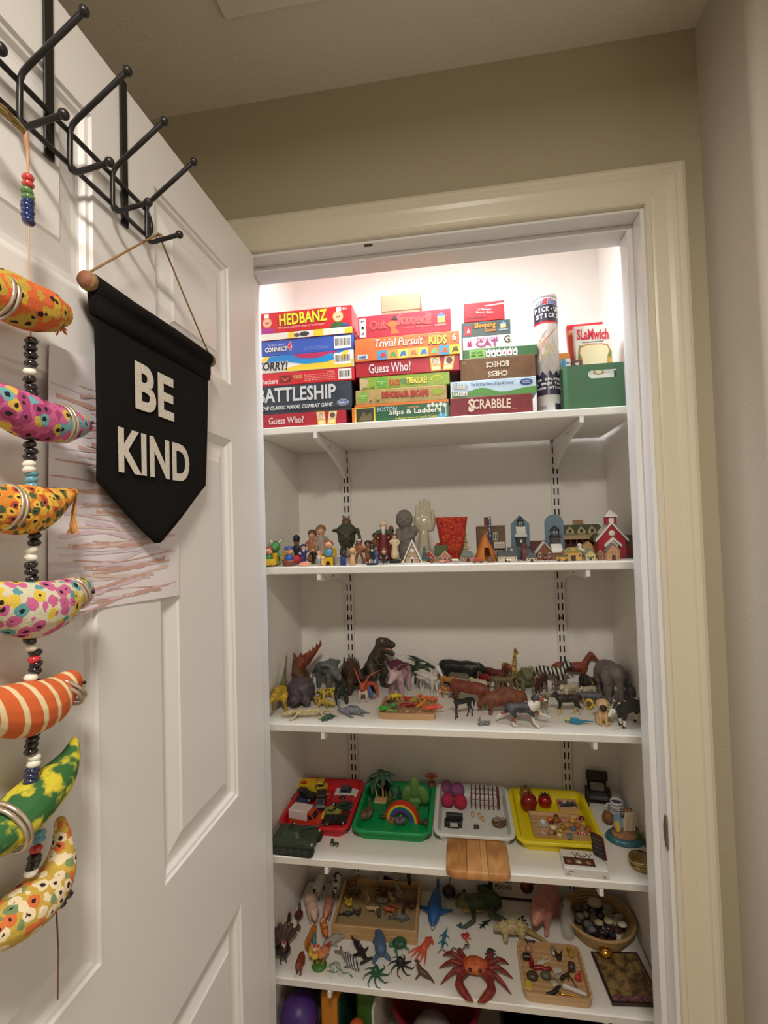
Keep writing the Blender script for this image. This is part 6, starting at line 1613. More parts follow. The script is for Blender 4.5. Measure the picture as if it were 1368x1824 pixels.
an('horned_dinosaur', 'pale pink and purple horned dinosaur toy beside the winged white horse', (0.2593,0.4857,0.1019), cera(.1), cm(skinm((196,168,176),(160,110,130),50,.55), n=(96,40,66), k=(206,180,180), h=(206,182,184)),-108, cat='toy dinosaur', group=GD, k=1.04, vox=60)
pter = skinm((64,76,58),(48,58,46),80)
an('pterosaur_toy', 'dark green winged reptile toy with pointed crest and beak', (0.2956,0.6271,0.0964), [('b', [(-.1,0,.3,.10),(0,0,.48,.12),(.02,0,.64,.08)]),('b', [(.02,0,.66,.07),(.08,.02,.80,.06)]),('b', [(.08,.02,.82,.07),(.12,.22,.80,.04),(.14,.46,.72,.015)]),('b', [(.06,0,.86,.06),(.0,-.2,.92,.035),(-.02,-.38,.94,.012)])] + [('b', [(.0, s * .08,.54,.07),(-.06, s * .36,.66,.045),(-.04, s * .66,.50,.035),(0, s * .95,.14,.018)]) for s in (-1,1)] + [('b', [(-.02, s * .1,.46,.07),(-.06, s * .36,.5,.07),(-.04, s * .62,.40,.05),(0, s * .8,.2,.03)]) for s in (-1,1)] + [('b', [(0, s * .06,.3,.05),(.04, s * .08,.02,.035)]) for s in (-1,1)], cm(pter),-92, cat='toy dinosaur', group=GD, k=.95, vox=72)
whm = P(216,212,204)
pg = HORSE(mane=.06) + [('w', [(.1, s * .17,.82,.10),(-.12, s * .34,.92,.09),(-.42, s * .42,.96,.05)]) for s in (-1,1)] + [('w', [(.06, s * .18,.74,.10),(-.16, s * .36,.74,.08),(-.32, s * .42,.76,.04)]) for s in (-1,1)]
an('winged_horse', 'white winged horse toy in front of the dark green winged reptile', (0.3371,0.4866,0.0924), pg, cm(whm, w=(206,200,188), n=(206,202,196)),-48, k=1.04, vox=60)
lion = cm(skinm((206,150,76),(190,132,62),60), n=(150,92,44), k=(150,92,44), l=(214,164,96), m=(222,190,130), h=(220,170,80))
def maned(ch):
 return ch + [('E', 'n', (.70,0,.98),(.15,.26,.28)),('E', 'n', (.6,0,.84),(.18,.22,.22))]
an('lion_toy', 'tan maned lion toy standing between the winged horse and black panther', (0.3919,0.5311,0.0499), maned(CAT()), lion, -38, k=1.05)
an('tiger_cub_toy', 'small orange striped cub toy in front of the maned lion', (0.3905,0.4804,0.0358), CAT(tail='long'), cm(mat((204,122,56),.5, kind='stripes', c2=(120,66,34), scale=40, thr=.85, soft=.08), m=(226,200,160)),-15, k=1.02)
an('panther_toy', 'black panther toy with lowered head at the back of the shelf', (0.4241,0.5882,0.0875), CAT(D=.25, neck=(.26,-.02,.16), head=(.24,.16,.10,.5)), cm((34,32,32)),-14, k=.93)
redz = mat((158,36,46),.45, kind='stripes', c2=(96,24,30), scale=28, thr=.75, soft=.1)
an('red_beast', 'crimson toy animal with darker stripes and a pale collar', (0.4924,0.5458,0.0516), quad(L=.8, D=.26, neck=(.2,.24,.17), head=(.24,.17,.12,.4), tail='thin') + [('w', [(.60,-.22,.92,.035),(.68,-.2,.70,.035),(.70,0,.62,.035),(.68,.2,.70,.035),(.60,.22,.92,.035),(.54,0,1.14,.035)])], cm(redz, w=(206,190,180), h=(150,34,44), m=(150,34,44)),-66, k=1.04)
brn = lambda a, b: skinm(a, b, 60)
an('horse_toy', 'dark red-brown horse toy behind the olive donkey', (0.5360,0.6124,0.0880), HORSE(), cm(brn((116,48,40),(96,40,34)), n=(60,30,28), t=(60,30,28), f=(70,50,40)),-40, k=1.0)
an('giraffe_toy', 'slim yellow giraffe toy with raised neck', (0.5751,0.6254,0.1320), quad(L=.62, D=.15, leg=.04, neck=(.14,.72,.055), head=(.18,.06,.035,.4), tail='thin', ear=(.03,.025), mane=.02, horn=(0,.02,.08,.018)), cm(mat((200,164,84),.5, kind='spots', c2=(126,84,42), scale=110, thr=.42, soft=.06), k=(120,84,50), n=(140,96,54)),-58, vox=70)
an('donkey_toy', 'olive brown donkey toy with lowered head', (0.5503,0.5464,0.0589), HORSE(neck=(.34,.2,.10), head=(.34,.11,.06,.7), ear=(.16,.035)), cm(brn((122,104,70),(104,88,58)), n=(84,68,46), t=(84,68,46), m=(150,134,104)),0, k=1.08)
an('toad_toy', 'olive green crouching toad toy behind the donkey', (0.6413,0.5949,0.0693), [('E', 'b', (-.1,0,.45),(.4,.42,.42)),('h', [(.1,0,.7,.3),(.25,0,.66,.26)]),('n', [(.15,-.2,.95,.12),(.2,-.2,.97,.1)]),('n', [(.15,.2,.95,.12),(.2,.2,.97,.1)])] + [('b', [(-.2, s * .35,.3,.2),(.15, s * .45,.14,.12),(.3, s * .45,.06,.1)]) for s in (-1,1)] + [('b', [(.2, s * .26,.4,.11),(.3, s * .28,.06,.09)]) for s in (-1,1)], cm(skinm((122,124,88),(98,102,70),70), n=(140,142,100)),-70, k=1.0)
an('ram_toy', 'cream sheep toy peeking over the red-brown calf', (0.4752,0.5480,0.0374), SHEEP(), cm(skinm((206,196,160),(180,170,132),200), h=(214,204,170)),150, k=1.1)
an('calf_toy', 'red-brown calf toy stepping down beside the black dog', (0.4643,0.4065,0.0697), COW(D=.27, horn=None, neck=(.2,-.1,.15), head=(.3,.13,.09,.7)), cm(brn((134,66,46),(112,54,40))),-25, k=.95)
an('bison_toy', 'large chestnut brown bull toy with lowered head, behind the running dog', (0.5323,0.3830,0.0660), COW(L=1.5, D=.36, horn=None, neck=(.26,-.16,.22), head=(.34,.2,.12,.55), hump=.02, leg=.09), cm(brn((128,74,46),(104,58,38))),192, k=1.04, vox=60)
an('black_dog_toy', 'slim black dog toy with pointed ears raising its head', (0.4350,0.3316,0.0716), DOG(D=.15, leg=.045, L=.95, neck=(.16,.38,.08), head=(.30,.085,.04,.35), ear=(.16,.035), tail='hang'), cm((30,28,30)),-150, k=1.03, vox=60)
an('lying_deer_toy', 'tiny grey deer toy with upright antlers lying down', (0.4853,0.3018,0.0375), [('b', [(-.4,0,.15,.13),(0,0,.18,.15),(.3,0,.2,.13)]),('b', [(.3,0,.22,.09),(.36,0,.42,.07)]),('b', [(.36,0,.48,.09),(.54,0,.42,.05)]),('k', [(.34,-.06,.54,.03),(.3,-.1,.7,.025),(.36,-.12,.82,.015)]),('k', [(.34,.06,.54,.03),(.3,.1,.7,.025),(.36,.12,.82,.015)]),('b', [(-.48,0,.2,.05),(-.58,0,.34,.03)])] + [('b', [(.25, s * .14,.1,.06),(.5, s * .16,.05,.045)]) for s in (-1,1)] + [('b', [(-.3, s * .16,.1,.08),(-.1, s * .2,.05,.05)]) for s in (-1,1)], cm((112,114,112)),200, fit='x')
aus = [('b', [(-.42,0,.62,.15),(-.1,0,.62,.17),(.22,0,.64,.19)]),('w', [(.30,0,.68,.19),(.44,0,.80,.17)]),('b', [(.42,0,.96,.13),(.5,0,.98,.12)]),('h', [(.55,0,.96,.10),(.68,0,.93,.07)]),('m', [(.68,0,.93,.065),(.80,0,.91,.045)]),('b', [(.42,-.1,1.0,.05),(.38,-.15,.92,.03)]),('b', [(.42,.1,1.0,.05),(.38,.15,.92,.03)]),('b', [(-.48,0,.64,.09),(-.56,0,.62,.05)]),('n', [(.5,0,1.08,.03),(.62,0,1.02,.03)]),
       ('b', [(-.36,-.1,.55,.12),(-.26,-.12,.38,.08)]),('h', [(-.26,-.12,.36,.065),(-.34,-.12,.2,.05)]),('w', [(-.34,-.12,.16,.05),(-.3,-.12,.05,.045),(-.2,-.12,.04,.04)]),('b', [(-.4,.1,.55,.12),(-.55,.12,.42,.07)]),('h', [(-.55,.12,.42,.06),(-.72,.12,.34,.045)]),('w', [(-.72,.12,.34,.045),(-.86,.12,.2,.04),(-.84,.12,.16,.04)]),
       ('b', [(.26,-.12,.54,.10),(.34,-.14,.44,.07)]),('w', [(.32,-.13,.38,.055),(.38,-.13,.18,.045),(.5,-.13,.06,.05)]),('h', [(.3,.12,.52,.08),(.54,.13,.42,.055)]),('w', [(.54,.13,.42,.05),(.8,.13,.34,.042),(.9,.13,.3,.04)])]
an('running_dog_toy', 'black, white and tan shepherd dog toy running at the shelf front', (0.5786,0.3024,0.1301), aus, cm(skinm((46,46,48),(74,76,80),60), w=(226,220,210), h=(150,82,54), n=(226,220,210), m=(220,206,196)),-4, fit='x', k=1.0, vox=80)
zeb = mat((216,210,198),.5, kind='stripes', c2=(34,32,32), scale=55, thr=.5, soft=.06, dist=1.5, stretch=(1,.2,.25))
an('zebra_toy', 'black and white striped zebra toy beside the standard', (0.6920,0.5744,0.0882), HORSE(neck=(.26,.36,.11)), cm(zeb, m=(60,56,56), n=(40,38,38), f=(50,48,46)),-16, k=1.05, vox=60)
an('horse_toy', 'dark brown horse toy with a white blaze, lowered in front of the zebra', (0.6594,0.5069,0.0612), HORSE(neck=(.30,.10,.12), head=(.34,.12,.07,.9)) + [('w', [(.92,0,.72,.05),(1.0,0,.5,.04)])], cm(brn((92,46,36),(72,36,30)), n=(206,190,170), w=(220,206,190), t=(60,34,30)),-120, k=1.05)
an('foal_toy', 'grey-brown foal toy in front of the zebra', (0.7155,0.5411,0.0511), HORSE(leg=.05), cm(brn((118,104,92),(100,88,78)), n=(84,76,70)),25, k=1.0)
an('horse_toy', 'tall chestnut horse toy with raised head at the back wall', (0.7597,0.6175,0.1072), HORSE(mane=.03, tail='hang'), cm(brn((144,70,44),(128,60,38)), n=(120,56,36), t=(120,58,38), m=(150,100,76)),0, k=1.04, vox=60)
an('bear_toy', 'dark brown bear cub toy beside the large elephant', (0.7824,0.5674,0.0580), quad(L=.8, D=.32, leg=.11, neck=(.16,.06,.2), head=(.24,.2,.1,.4), tail='curl', ear=(.04,.06)), cm(skinm((64,52,42),(48,40,34),100), m=(120,92,66)),-78, k=.9)
an('elephant_toy', 'large grey elephant toy facing forward at the end of the shelf', (0.8335,0.5166,0.1257), ELEPH(), cm(skinm((122,112,110),(106,98,96),50), k=(214,204,186)),-84, k=.88, vox=60)
an('elephant_toy', 'smaller dark grey elephant toy tucked beside the large one', (0.8807,0.4412,0.0704), ELEPH(), cm(skinm((96,90,88),(82,78,76),60), k=(196,186,170)),-112, k=.8, vox=54)
wc_ = skinm((214,204,172),(190,178,144),200)
an('cub_toy', 'cream bear cub toy behind the german shepherd toy', (0.7352,0.4849,0.0454), CAT(D=.26, tail='curl', head=(.2,.17,.1,.3)), cm(wc_),-140, k=1.05)
an('cub_toy', 'cream bear cub toy beside the bear and elephant', (0.7884,0.5156,0.0303), CAT(D=.26, tail='curl', head=(.2,.17,.1,.3)), cm(wc_),-150, k=1.2)
an('donkey_foal_toy', 'grey striped donkey foal toy facing forward beside the running dog', (0.6485,0.3827,0.0636), HORSE(leg=.06, L=.8, ear=(.16,.04)), cm(mat((150,136,112),.55, kind='stripes', c2=(96,86,74), scale=45, thr=.7, soft=.1), m=(92,84,76), l=(186,172,140)),-78, k=1.02)
gs = DOG(D=.21, tail='hang', neck=(.22,.12,.14), head=(.32,.12,.055,.1))
an('shepherd_dog_toy', 'black and tan german shepherd toy standing side on', (0.6989,0.3836,0.0577), gs, cm(skinm((44,38,34),(110,70,44),40,.6), l=(206,170,116), f=(214,184,134), m=(150,84,54), t=(170,120,76), n=(40,36,34)),187, k=1.05, vox=54)
an('rhino_toy', 'grey rhinoceros toy behind the pug', (0.7781,0.4619,0.0257), quad(L=1.5, D=.34, leg=.1, neck=(.26,-.08,.22), head=(.4,.2,.12,.4), tail='thin', ear=(.06,.04)) + [('k', [(1.28,0,.5,.06),(1.38,0,.68,.02)])], cm(skinm((98,100,102),(84,86,90),70)),170, k=1.25)
an('yellow_lion_toy', 'small yellow toy lion face with bushy mane beside the pug', (0.7668,0.4179,0.0283), [('E', 'b', (-.3,0,.35),(.5,.3,.3)),('E', 'n', (.1,0,.55),(.16,.42,.44)),('h', [(.25,0,.55,.22),(.36,0,.46,.14)])] + legs4(.25,.24,.2,.09), cm((206,168,50), h=(90,70,44), n=(214,180,60)),-120, k=1.0)
blu = P(38,130,158)
an('macaw_toy', 'turquoise blue parrot toy with long tail lying at the shelf front', (0.7076,0.3242,0.0718), [('b', [(-.12,0,.14,.12),(.1,0,.17,.14),(.26,0,.2,.1)]),('h', [(.28,0,.22,.09),(.38,0,.2,.07)]),('k', [(.42,0,.18,.05),(.46,0,.12,.03)]),('t', [(-.15,0,.16,.09),(-.45,0,.2,.045),(-.85,0,.2,.02)]),('w', [(.05,-.14,.14,.05),(-.02,-.24,.08,.05)]),('b', [(.1,.06,.24,.09),(-.06,.1,.3,.07)])], cm(blu, h=(214,200,90), k=(36,36,34), w=(36,40,44), t=(34,116,150)),172, fit='x', k=1.0, rot=None)
pug = [('E', 'b', (-.1,0,.26),(.28,.24,.26)),('b', [(-.05,0,.3,.22),(.06,0,.48,.19),(.10,0,.60,.17)]),('E', 'b', (.14,0,.80),(.24,.27,.23)),('m', [(.30,0,.73,.15),(.37,0,.70,.13)]),('e', [(.08,-.22,.95,.06),(.16,-.29,.84,.06)]),('e', [(.08,.22,.95,.06),(.16,.29,.84,.06)])] + [('b', [(.14, s * .1,.45,.09),(.2, s * .11,.2,.075),(.22, s * .11,.05,.07),(.32, s * .11,.045,.06)]) for s in (-1,1)] + [('b', [(-.1, s * .17,.2,.14),(.08, s * .2,.1,.09),(.18, s * .2,.05,.07)]) for s in (-1,1)]
an('pug_toy', 'fawn sitting pug dog toy with a black muzzle and ears', (0.7736,0.3243,0.0618), pug, cm(skinm((214,178,128),(196,160,112),120), m=(44,38,36), e=(50,42,38)),-100, k=1.0, vox=54, dots=[('e', (.3,-.11,.84),.035),('e', (.3,.11,.84),.035)])
an('parakeet_toy', 'yellow-green parakeet toy lying behind the pug', (0.8122,0.4053,0.0523), [('b', [(-.3,0,.14,.11),(0,0,.16,.14),(.25,0,.18,.11)]),('h', [(.3,0,.2,.1),(.4,0,.18,.07)]),('t', [(-.3,0,.12,.09),(-.7,0,.06,.05)])], cm((186,184,110), h=(206,180,54), t=(170,164,110)),140, fit='x', k=1.0)
an('cow_toy', 'black and white horned cow toy at the end of the shelf', (0.8361,0.3141,0.0763), COW(L=1.05, D=.26, neck=(.22,.06,.15), head=(.36,.13,.08,.75)) + [('w', [(.98,0,.74,.055),(1.1,0,.52,.06)])], cm(mat((34,32,32),.5, kind='noise', c2=(220,214,204), scale=34, thr=.60, soft=.02), l=(220,212,196), k=(206,190,140), m=(214,206,196), w=(222,214,206), h=(34,32,32), f=(50,40,36)),-150, k=.9, vox=54)
an('penguin_toy', 'tiny black and white penguin toy between the donkey and zebra', (0.6025,0.5402,0.0205), [('b', [(0,0,.25,.22),(0,0,.55,.2)]),('b', [(0,0,.82,.17)]),('w', [(.1,0,.25,.17),(.1,0,.5,.15)])], cm((36,36,40), w=(222,216,206)),-90, vox=30, k=1.1)
# ------------------------------------------------------------------ wooden trays
def wood(c1, c2, sc=14, st=(1,1,1)):
 return mat(c1,.45, kind='wood', c2=c2, scale=sc, stretch=st)
oak = wood((204,166,122),(186,146,102),10,(.3,2,1))
def tray(name, label, loc, hx, hy, h, m, r=.016, th=.006, rz=0., rot=None, rim=0., flare=1.03, cat='tray'):
 t = thing(name, label, cat, loc, rz, rot)
 ob('tray_wall', tubwall(hx / flare, hy / flare, hx, hy, h, r, th, rim), m, t)
 return t
bq = (0.2899,0.3829,0.0023)
tray('wooden_tray', 'small light wooden tray heaped with coloured rubber bugs', (bq[0], bq[1], Z3),.076,.066,.015, oak, .014,.005)
def bug(label, dx, dy, kind, c, L, rz, lift=0., c2=None):
 if kind == 'beetle':
  ch = [('E', 'b', (-.1,0,.22),(.36,.26,.16)),('h', [(.26,0,.2,.12),(.4,0,.18,.08)])] + [('l', [(x, s * .2,.18,.045),(x + .06 * (i - 1), s * .42,.24,.035),(x + .14 * (i - 1), s * .56,.04,.03)]) for i, x in enumerate((-.25,0,.22)) for s in (-1,1)]
 elif kind == 'spider':
  ch = [('E', 'b', (-.16,0,.24),(.24,.2,.17)),('h', [(.14,0,.2,.12)])] + [('l', [(.05 + .05 * i, s * .08,.2,.04),(.0 + .16 * (i - 1.5), s * .36,.34,.03),(.3 * (i - 1.5), s * .62,.03,.024)]) for i in range(4) for s in (-1,1)]
 elif kind == 'scorpion':
  ch = [('b', [(-.3,0,.14,.10),(.1,0,.16,.14),(.34,0,.15,.1)]),('t', [(-.3,0,.16,.08),(-.55,0,.26,.07),(-.62,0,.46,.06),(-.46,0,.58,.03)])] + [('h', [(.34, s * .08,.14,.05),(.5, s * .26,.14,.05),(.72, s * .22,.13,.08),(.84, s * .12,.12,.03)]) for s in (-1,1)] + [('l', [(x, s * .1,.13,.035),(x - .04, s * .34,.18,.03),(x - .1, s * .44,.03,.025)]) for x in (-.2,-.02,.16) for s in (-1,1)]
 elif kind == 'mantis':
  ch = [('b', [(-.6,0,.18,.07),(-.1,0,.24,.09),(.3,0,.34,.06)]),('h', [(.34,0,.38,.08),(.42,0,.36,.05)])] + [('l', [(.24, s * .06,.34,.035),(.44, s * .16,.22,.035),(.6, s * .14,.36,.025)]) for s in (-1,1)] + [('l', [(x, s * .08,.2,.035),(x - .1, s * .34,.26,.028),(x - .22, s * .44,.03,.024)]) for x in (-.25,.06) for s in (-1,1)]
 elif kind == 'centipede':
  pts = [(.9 * math.cos(a) - .1,.35 * math.sin(2 * a),.12) for a in [math.pi * i / 10 for i in range(11)]]
  ch = [('b', [(*p, .07) for p in pts])] + [('l', [(p[0], p[1], p[2], .03),(p[0] + .02, p[1] + s * .2,.03,.022)]) for p in pts for s in (-1,1)]
 elif kind == 'lizard':
  ch = [('b', [(-.35,0,.1,.08),(0,0,.12,.11),(.3,0,.12,.08)]),('h', [(.32,0,.13,.09),(.52,0,.11,.05)]),('t', [(-.35,0,.1,.07),(-.65,.08,.07,.045),(-1,-.04,.05,.015)])] + [('l', [(x, s * .08,.1,.045),(x + .06, s * .26,.07,.035),(x + .15, s * .32,.03,.03)]) for x in (-.22,.2) for s in (-1,1)]
 elif kind == 'frog':
  ch = [('E', 'b', (-.05,0,.22),(.34,.26,.18)),('h', [(.22,0,.28,.17),(.34,0,.24,.12)]),('n', [(.24,.12,.42,.06)]),('n', [(.24,-.12,.42,.06)])] + [('l', [(-.2, s * .22,.16,.1),(-.02, s * .42,.12,.07),(-.3, s * .46,.05,.05),(-.05, s * .55,.03,.04)]) for s in (-1,1)] + [('l', [(.2, s * .18,.16,.06),(.3, s * .32,.1,.045),(.42, s * .34,.03,.045)]) for s in (-1,1)]
 m = skinm(c, c2,200,.5,.05) if c2 else P(*c)
 name = {'beetle': 'beetle_toy', 'spider': 'spider_toy', 'scorpion': 'scorpion_toy', 'mantis': 'mantis_toy', 'centipede': 'centipede_toy', 'lizard': 'lizard_toy', 'frog': 'frog_toy'}[kind]
 return body(name, ch, L, cm(m),(dx, dy, lift), rz, label, 'toy bug' if kind not in ('lizard', 'frog') else 'toy ' + kind, None, 'm', 44)
B0 = (bq[0], bq[1], Z3 + .0052)
for lab, kind, c, dx, dy, L, rz, lf, c2 in (
 ('bright yellow beetle toy at the back of the bug tray', 'beetle', (222,196,40),-.036,.038,.044,20,.010, None),('red spider toy at the back of the bug tray', 'spider', (180,40,36),-.010,.030,.042,80,.008, None),
 ('dark red scorpion toy in the middle of the bug tray', 'scorpion', (150,32,36),.004,-.006,.058,176,.004, None),('olive green and yellow beetle toy in the middle of the bug tray', 'beetle', (126,140,46),.012,.018,.030,-60,.012,(186,180,60)),
 ('long orange mantis toy at the back corner of the bug tray', 'mantis', (220,92,36),.046,.036,.060,176,.006, None),('golden orange mantis toy in the bug tray', 'mantis', (218,150,40),.038,-.006,.050,60,.006, None),
 ('neon red-orange scorpion toy poking out of the bug tray', 'scorpion', (240,84,62),.058,-.028,.062,30,.010, None),('bright green beetle toy in the front corner of the bug tray', 'beetle', (70,176,60),-.056,-.034,.036,-100,.006, None),
 ('green frog toy in the bug tray', 'frog', (82,146,84),-.030,-.022,.036,-80,.008, None),('black beetle toy in the bug tray', 'beetle', (52,44,34),-.048,.012,.036,150,.008, None),
 ('tan spider toy with long legs at the front of the bug tray', 'spider', (160,124,80),-.002,-.044,.050,90,.004, None),('crimson centipede toy in the bug tray', 'centipede', (176,44,50),-.008,-.020,.050,10,.012, None),('light green grasshopper toy in the bug tray', 'mantis', (130,170,90),-.040,-.046,.036,200,.004, None)):
 o = bug(lab, B0[0] + dx, B0[1] + dy, kind, c, L, rz, B0[2] + lf, c2)
 o['group'] = 'rubber bugs in the wooden tray'
# ------------------------------------------------------------------ coloured trays and their contents on the fourth shelf
Z4 = SHELF[4]
def ptray(label, x, rgb, hx=.105, rough=.42):
 t = tray('plastic_tray', label, (x, .478 if rgb[2] > 150 else .471, Z4), hx, .121,.031, P(*rgb, rough=rough),.022,.0035,0, None, .007,1.09)
 t['group'] = 'plastic trays on the fourth shelf'
 return t
ptray('red plastic tray full of toy cars', .0225,(196,22,34),.093)
ptray('green plastic tray holding toy palms, cactus and rainbow', .235,(0,146,76),.101)
ptray('white plastic tray holding a toy fence and bird nest', .4525,(216,218,210),.099)
ptray('yellow plastic tray holding toy fruit and miniature food', .6665,(228,208,20),.101)
F4 = Z4 + .0036
def car(label, q, rz, rgb, kind='car', top=None, name='toy_car', z=None, roll=0.):
 x, y, L = q[0], q[1], q[2] * 1.19
 W_, H_ = L * .21, L * .15
 t = thing(name, label, 'toy vehicle', (x, y, F4 if z is None else z), rot=(R(roll),0, R(rz)))
 h0 = L * .06
 pf = {'car': [(-.5,0),(-.5,.14),(-.42,.19),(-.2,.2),(.2,.19),(.46,.14),(.5,.08),(.5,0)], 'truck': [(-.5,0),(-.5,.12),(.14,.12),(.16,.2),(.44,.2),(.5,.14),(.5,0)], 'van': [(-.5,0),(-.5,.16),(.14,.16),(.2,.2),(.42,.2),(.5,.1),(.5,0)], 'race': [(-.5,0),(-.5,.12),(-.3,.12),(.1,.13),(.5,.05),(.5,0)]}[kind]
 m = P(*rgb) if isinstance(rgb, tuple) else rgb
 tm = P(*top) if top else m
 ob('car_body', MB().prism([(a * L, h0 + b * L) for a, b in pf], -W_, W_, 'y'), m, t)
 gl = P(34,38,44, rough=.15)
 if kind == 'car':
  cb = [(-.3,.2),(-.2,.33),(.06,.33),(.2,.2)]
  ob('cabin', MB().prism([(a * L, h0 + b * L) for a, b in cb], -W_ * .86, W_ * .86, 'y'), tm, t)
  ob('car_window', MB().prism([(a * L * .86 - .004 * L, h0 + (b - .002) * L) for a, b in [(-.27,.22),(-.18,.31),(.05,.31),(.18,.22)]], -W_ * .87 - .0003, W_ * .87 + .0003, 'y'), gl, t)
  ob('windscreen', MB().add([(L * .185,-W_ * .7, h0 + .22 * L),(L * .185, W_ * .7, h0 + .22 * L),(L * .075, W_ * .7, h0 + .32 * L),(L * .075,-W_ * .7, h0 + .32 * L)], [(0,1,2,3)]), gl, t)
 elif kind == 'truck':
  ob('truck_bed', MB().rings([[(a * L, b * W_, h0 + .121 * L) for a, b in ((-.5,-1),(.1,-1),(.1,1),(-.5,1))], [(a * L, b * W_, h0 + .34 * L) for a, b in ((-.54,-1.1),(.13,-1.1),(.13,1.1),(-.54,1.1))], [(a * L, b * W_, h0 + .34 * L) for a, b in ((-.5,-.95),(.09,-.95),(.09,.95),(-.5,.95))], [(a * L, b * W_, h0 + .16 * L) for a, b in ((-.46,-.88),(.06,-.88),(.06,.88),(-.46,.88))]]), tm, t)
  ob('cab', MB().bbox(.15 * L, .40 * L, -W_ * .95, W_ * .95, h0 + .201 * L, h0 + .38 * L, L * .02), m, t)
  ob('car_window', MB().box(.19 * L, .401 * L, -W_ * .96, W_ * .96, h0 + .26 * L, h0 + .34 * L), gl, t)
 elif kind == 'van':
  ob('box_body', MB().bbox(-.5 * L, .12 * L, -W_ * 1.05, W_ * 1.05, h0 + .161 * L, h0 + .44 * L, L * .02), tm, t)
  ob('cab', MB().prism([(a * L, h0 + b * L) for a, b in [(.13,.2),(.13,.38),(.26,.38),(.36,.2)]], -W_ * .9, W_ * .9, 'y'), m, t)
  ob('car_window', MB().prism([(a * L, h0 + b * L) for a, b in [(.16,.22),(.16,.35),(.24,.35),(.31,.22)]], -W_ * .92, W_ * .92, 'y'), gl, t)
  ob('windscreen', MB().add([(L * .352,-W_ * .7, h0 + .225 * L),(L * .352, W_ * .7, h0 + .225 * L),(L * .272, W_ * .7, h0 + .365 * L),(L * .272,-W_ * .7, h0 + .365 * L)], [(0,1,2,3)]), gl, t)
 else:
  ob('cockpit', MB().sph((0,0, h0 + .13 * L),(.14 * L, W_ * .5,.07 * L),10,6), gl, t)
  ob('spoiler', MB().bbox(-.52 * L, -.42 * L, -W_, W_, h0 + .2 * L, h0 + .23 * L, L * .008), tm, t)
 for sx in (-.3,.3):
  for sy in (-1,1):
   w_ = ob('wheel', MB().lathe([(.0005,0),(L * .085,0),(L * .085, W_ * .35),(.0005, W_ * .35)], 14), P(28,28,28), t, loc=(sx * L, sy * W_ * 1.02, L * .085), rot=(R(90 * sy),0,0))
   ob('hub', MB().lathe([(.0005,-.0006),(L * .045,-.0004),(L * .045,0),(.0005,0)], 10), P(176,176,170), w_)
 return t
car('yellow toy dump truck at the back of the red tray', (-0.0379,0.5502,0.0719),4,(216,180,40), 'truck')
car('black toy pickup beside the yellow dump truck', (-0.0561,0.5232,0.0643),-4,(30,32,38))
car('dark blue and purple toy car behind the red and white van', (-0.0698,0.4872,0.0566),-8,(52,54,96))
car('black toy van with a white roof label in the middle of the red tray', (0.0076,0.4872,0.0541),-78,(36,34,38), 'van', (40,38,42))
bl = car('round blue toy car with white lettering stripes', (-0.0094,0.4562,0.0388),-55,(30,76,160))
ob('stripe', MB().bbox(-.006,.006,-.0052,-.0035,.0085,.0125,.0003).bbox(-.006,.006,.0035,.0052,.0085,.0125,.0003), P(220,224,230), bl)
vn = car('orange-red toy ambulance van with a white box at the front of the red tray', (-0.0444,0.4172,0.0767),-10,(204,60,34), 'van', (214,196,190), 'toy_van')
vn.location.x, vn.location.y = .002,.402
ob('stripe', MB().box(-.5 * .0 - .028,.0065,-.0122,-.0120,.0155,.0185), P(196,40,40), vn)
text('12', .006,.005, P(60,60,60), vn, (-.012,0,.0276),(0,0,-20),.02)
car('white toy police car with dark windows against the side of the red tray', (0.0723,0.5450,0.0623),2,(216,212,204), 'car', (60,70,90))
car('red toy sports car beside the white police car', (0.0671,0.5093,0.0693),6,(186,34,44), 'race')
car('dark green toy car in the red tray', (0.0788,0.4737,0.0470),10,(40,70,54))
car('shiny lime gold toy car in the red tray', (0.0535,0.4570,0.0426),-6,(150,150,74))
car('black toy racing car with a yellow wing at the front of the red tray', (0.0679,0.4213,0.0631),8,(36,30,30), 'race', (220,180,50))
car('brown toy motor buggy by the green tray side', (0.0918,0.4401,0.0319),30,(76,54,42), 'race')
body('camel_toy', PIG(L=1.0),.020, cm(skinm((180,150,110),(150,120,84),200)), put(F4,(0.0098,0.5414,0.0129)),20, 'tiny tan animal toy among the toy cars', 'toy animal', None, 'x', 36)
# tank and tractor
tq = (-0.0238,0.3069,0.1098)
tk = thing('toy_tank', 'dark green toy tank with long gun in front of the red tray', 'toy vehicle', (-.010,.308, Z4), rz=-3, s=(1.14,1.0,.95))
olive, dk = mat((54,66,50),.5), mat((36,40,34),.6)
L = .048
for s in (-1,1):
 trk = [(L * math.cos(a) * 1.0 + (.0 if abs(math.cos(a)) < .0 else 0),0) for a in ()]
 pr = [(L * .86 * c_ + .012 * math.cos(a),.012 + .012 * math.sin(a)) for c_, a0 in ((1,-90),(-1,90)) for a in [R(a0 + 18 * k) for k in range(11)]]
 ob('track', MB().prism(pr, s * .031 - .007, s * .031 + .007, 'y'), dk, tk)
 for k in range(5):
  ob('road_wheel', MB().lathe([(.0005,0),(.0075,0),(.0085,-.001),(.0085,-.003),(.0005,-.003)], 14), mat((48,56,44),.5), tk, loc=(-.034 + .017 * k, s * .0385 + (.0031 if s > 0 else 0) - (0.0 if s > 0 else .0),.0105), rot=(R(90),0,0))
ob('hull', MB().prism([(-.050,.0245),(-.047,.036),(.030,.036),(.052,.026),(.046,.0245)], -.0375,.0375, 'y').box(-.045,.045,-.023,.023,.008,.0244), olive, tk)
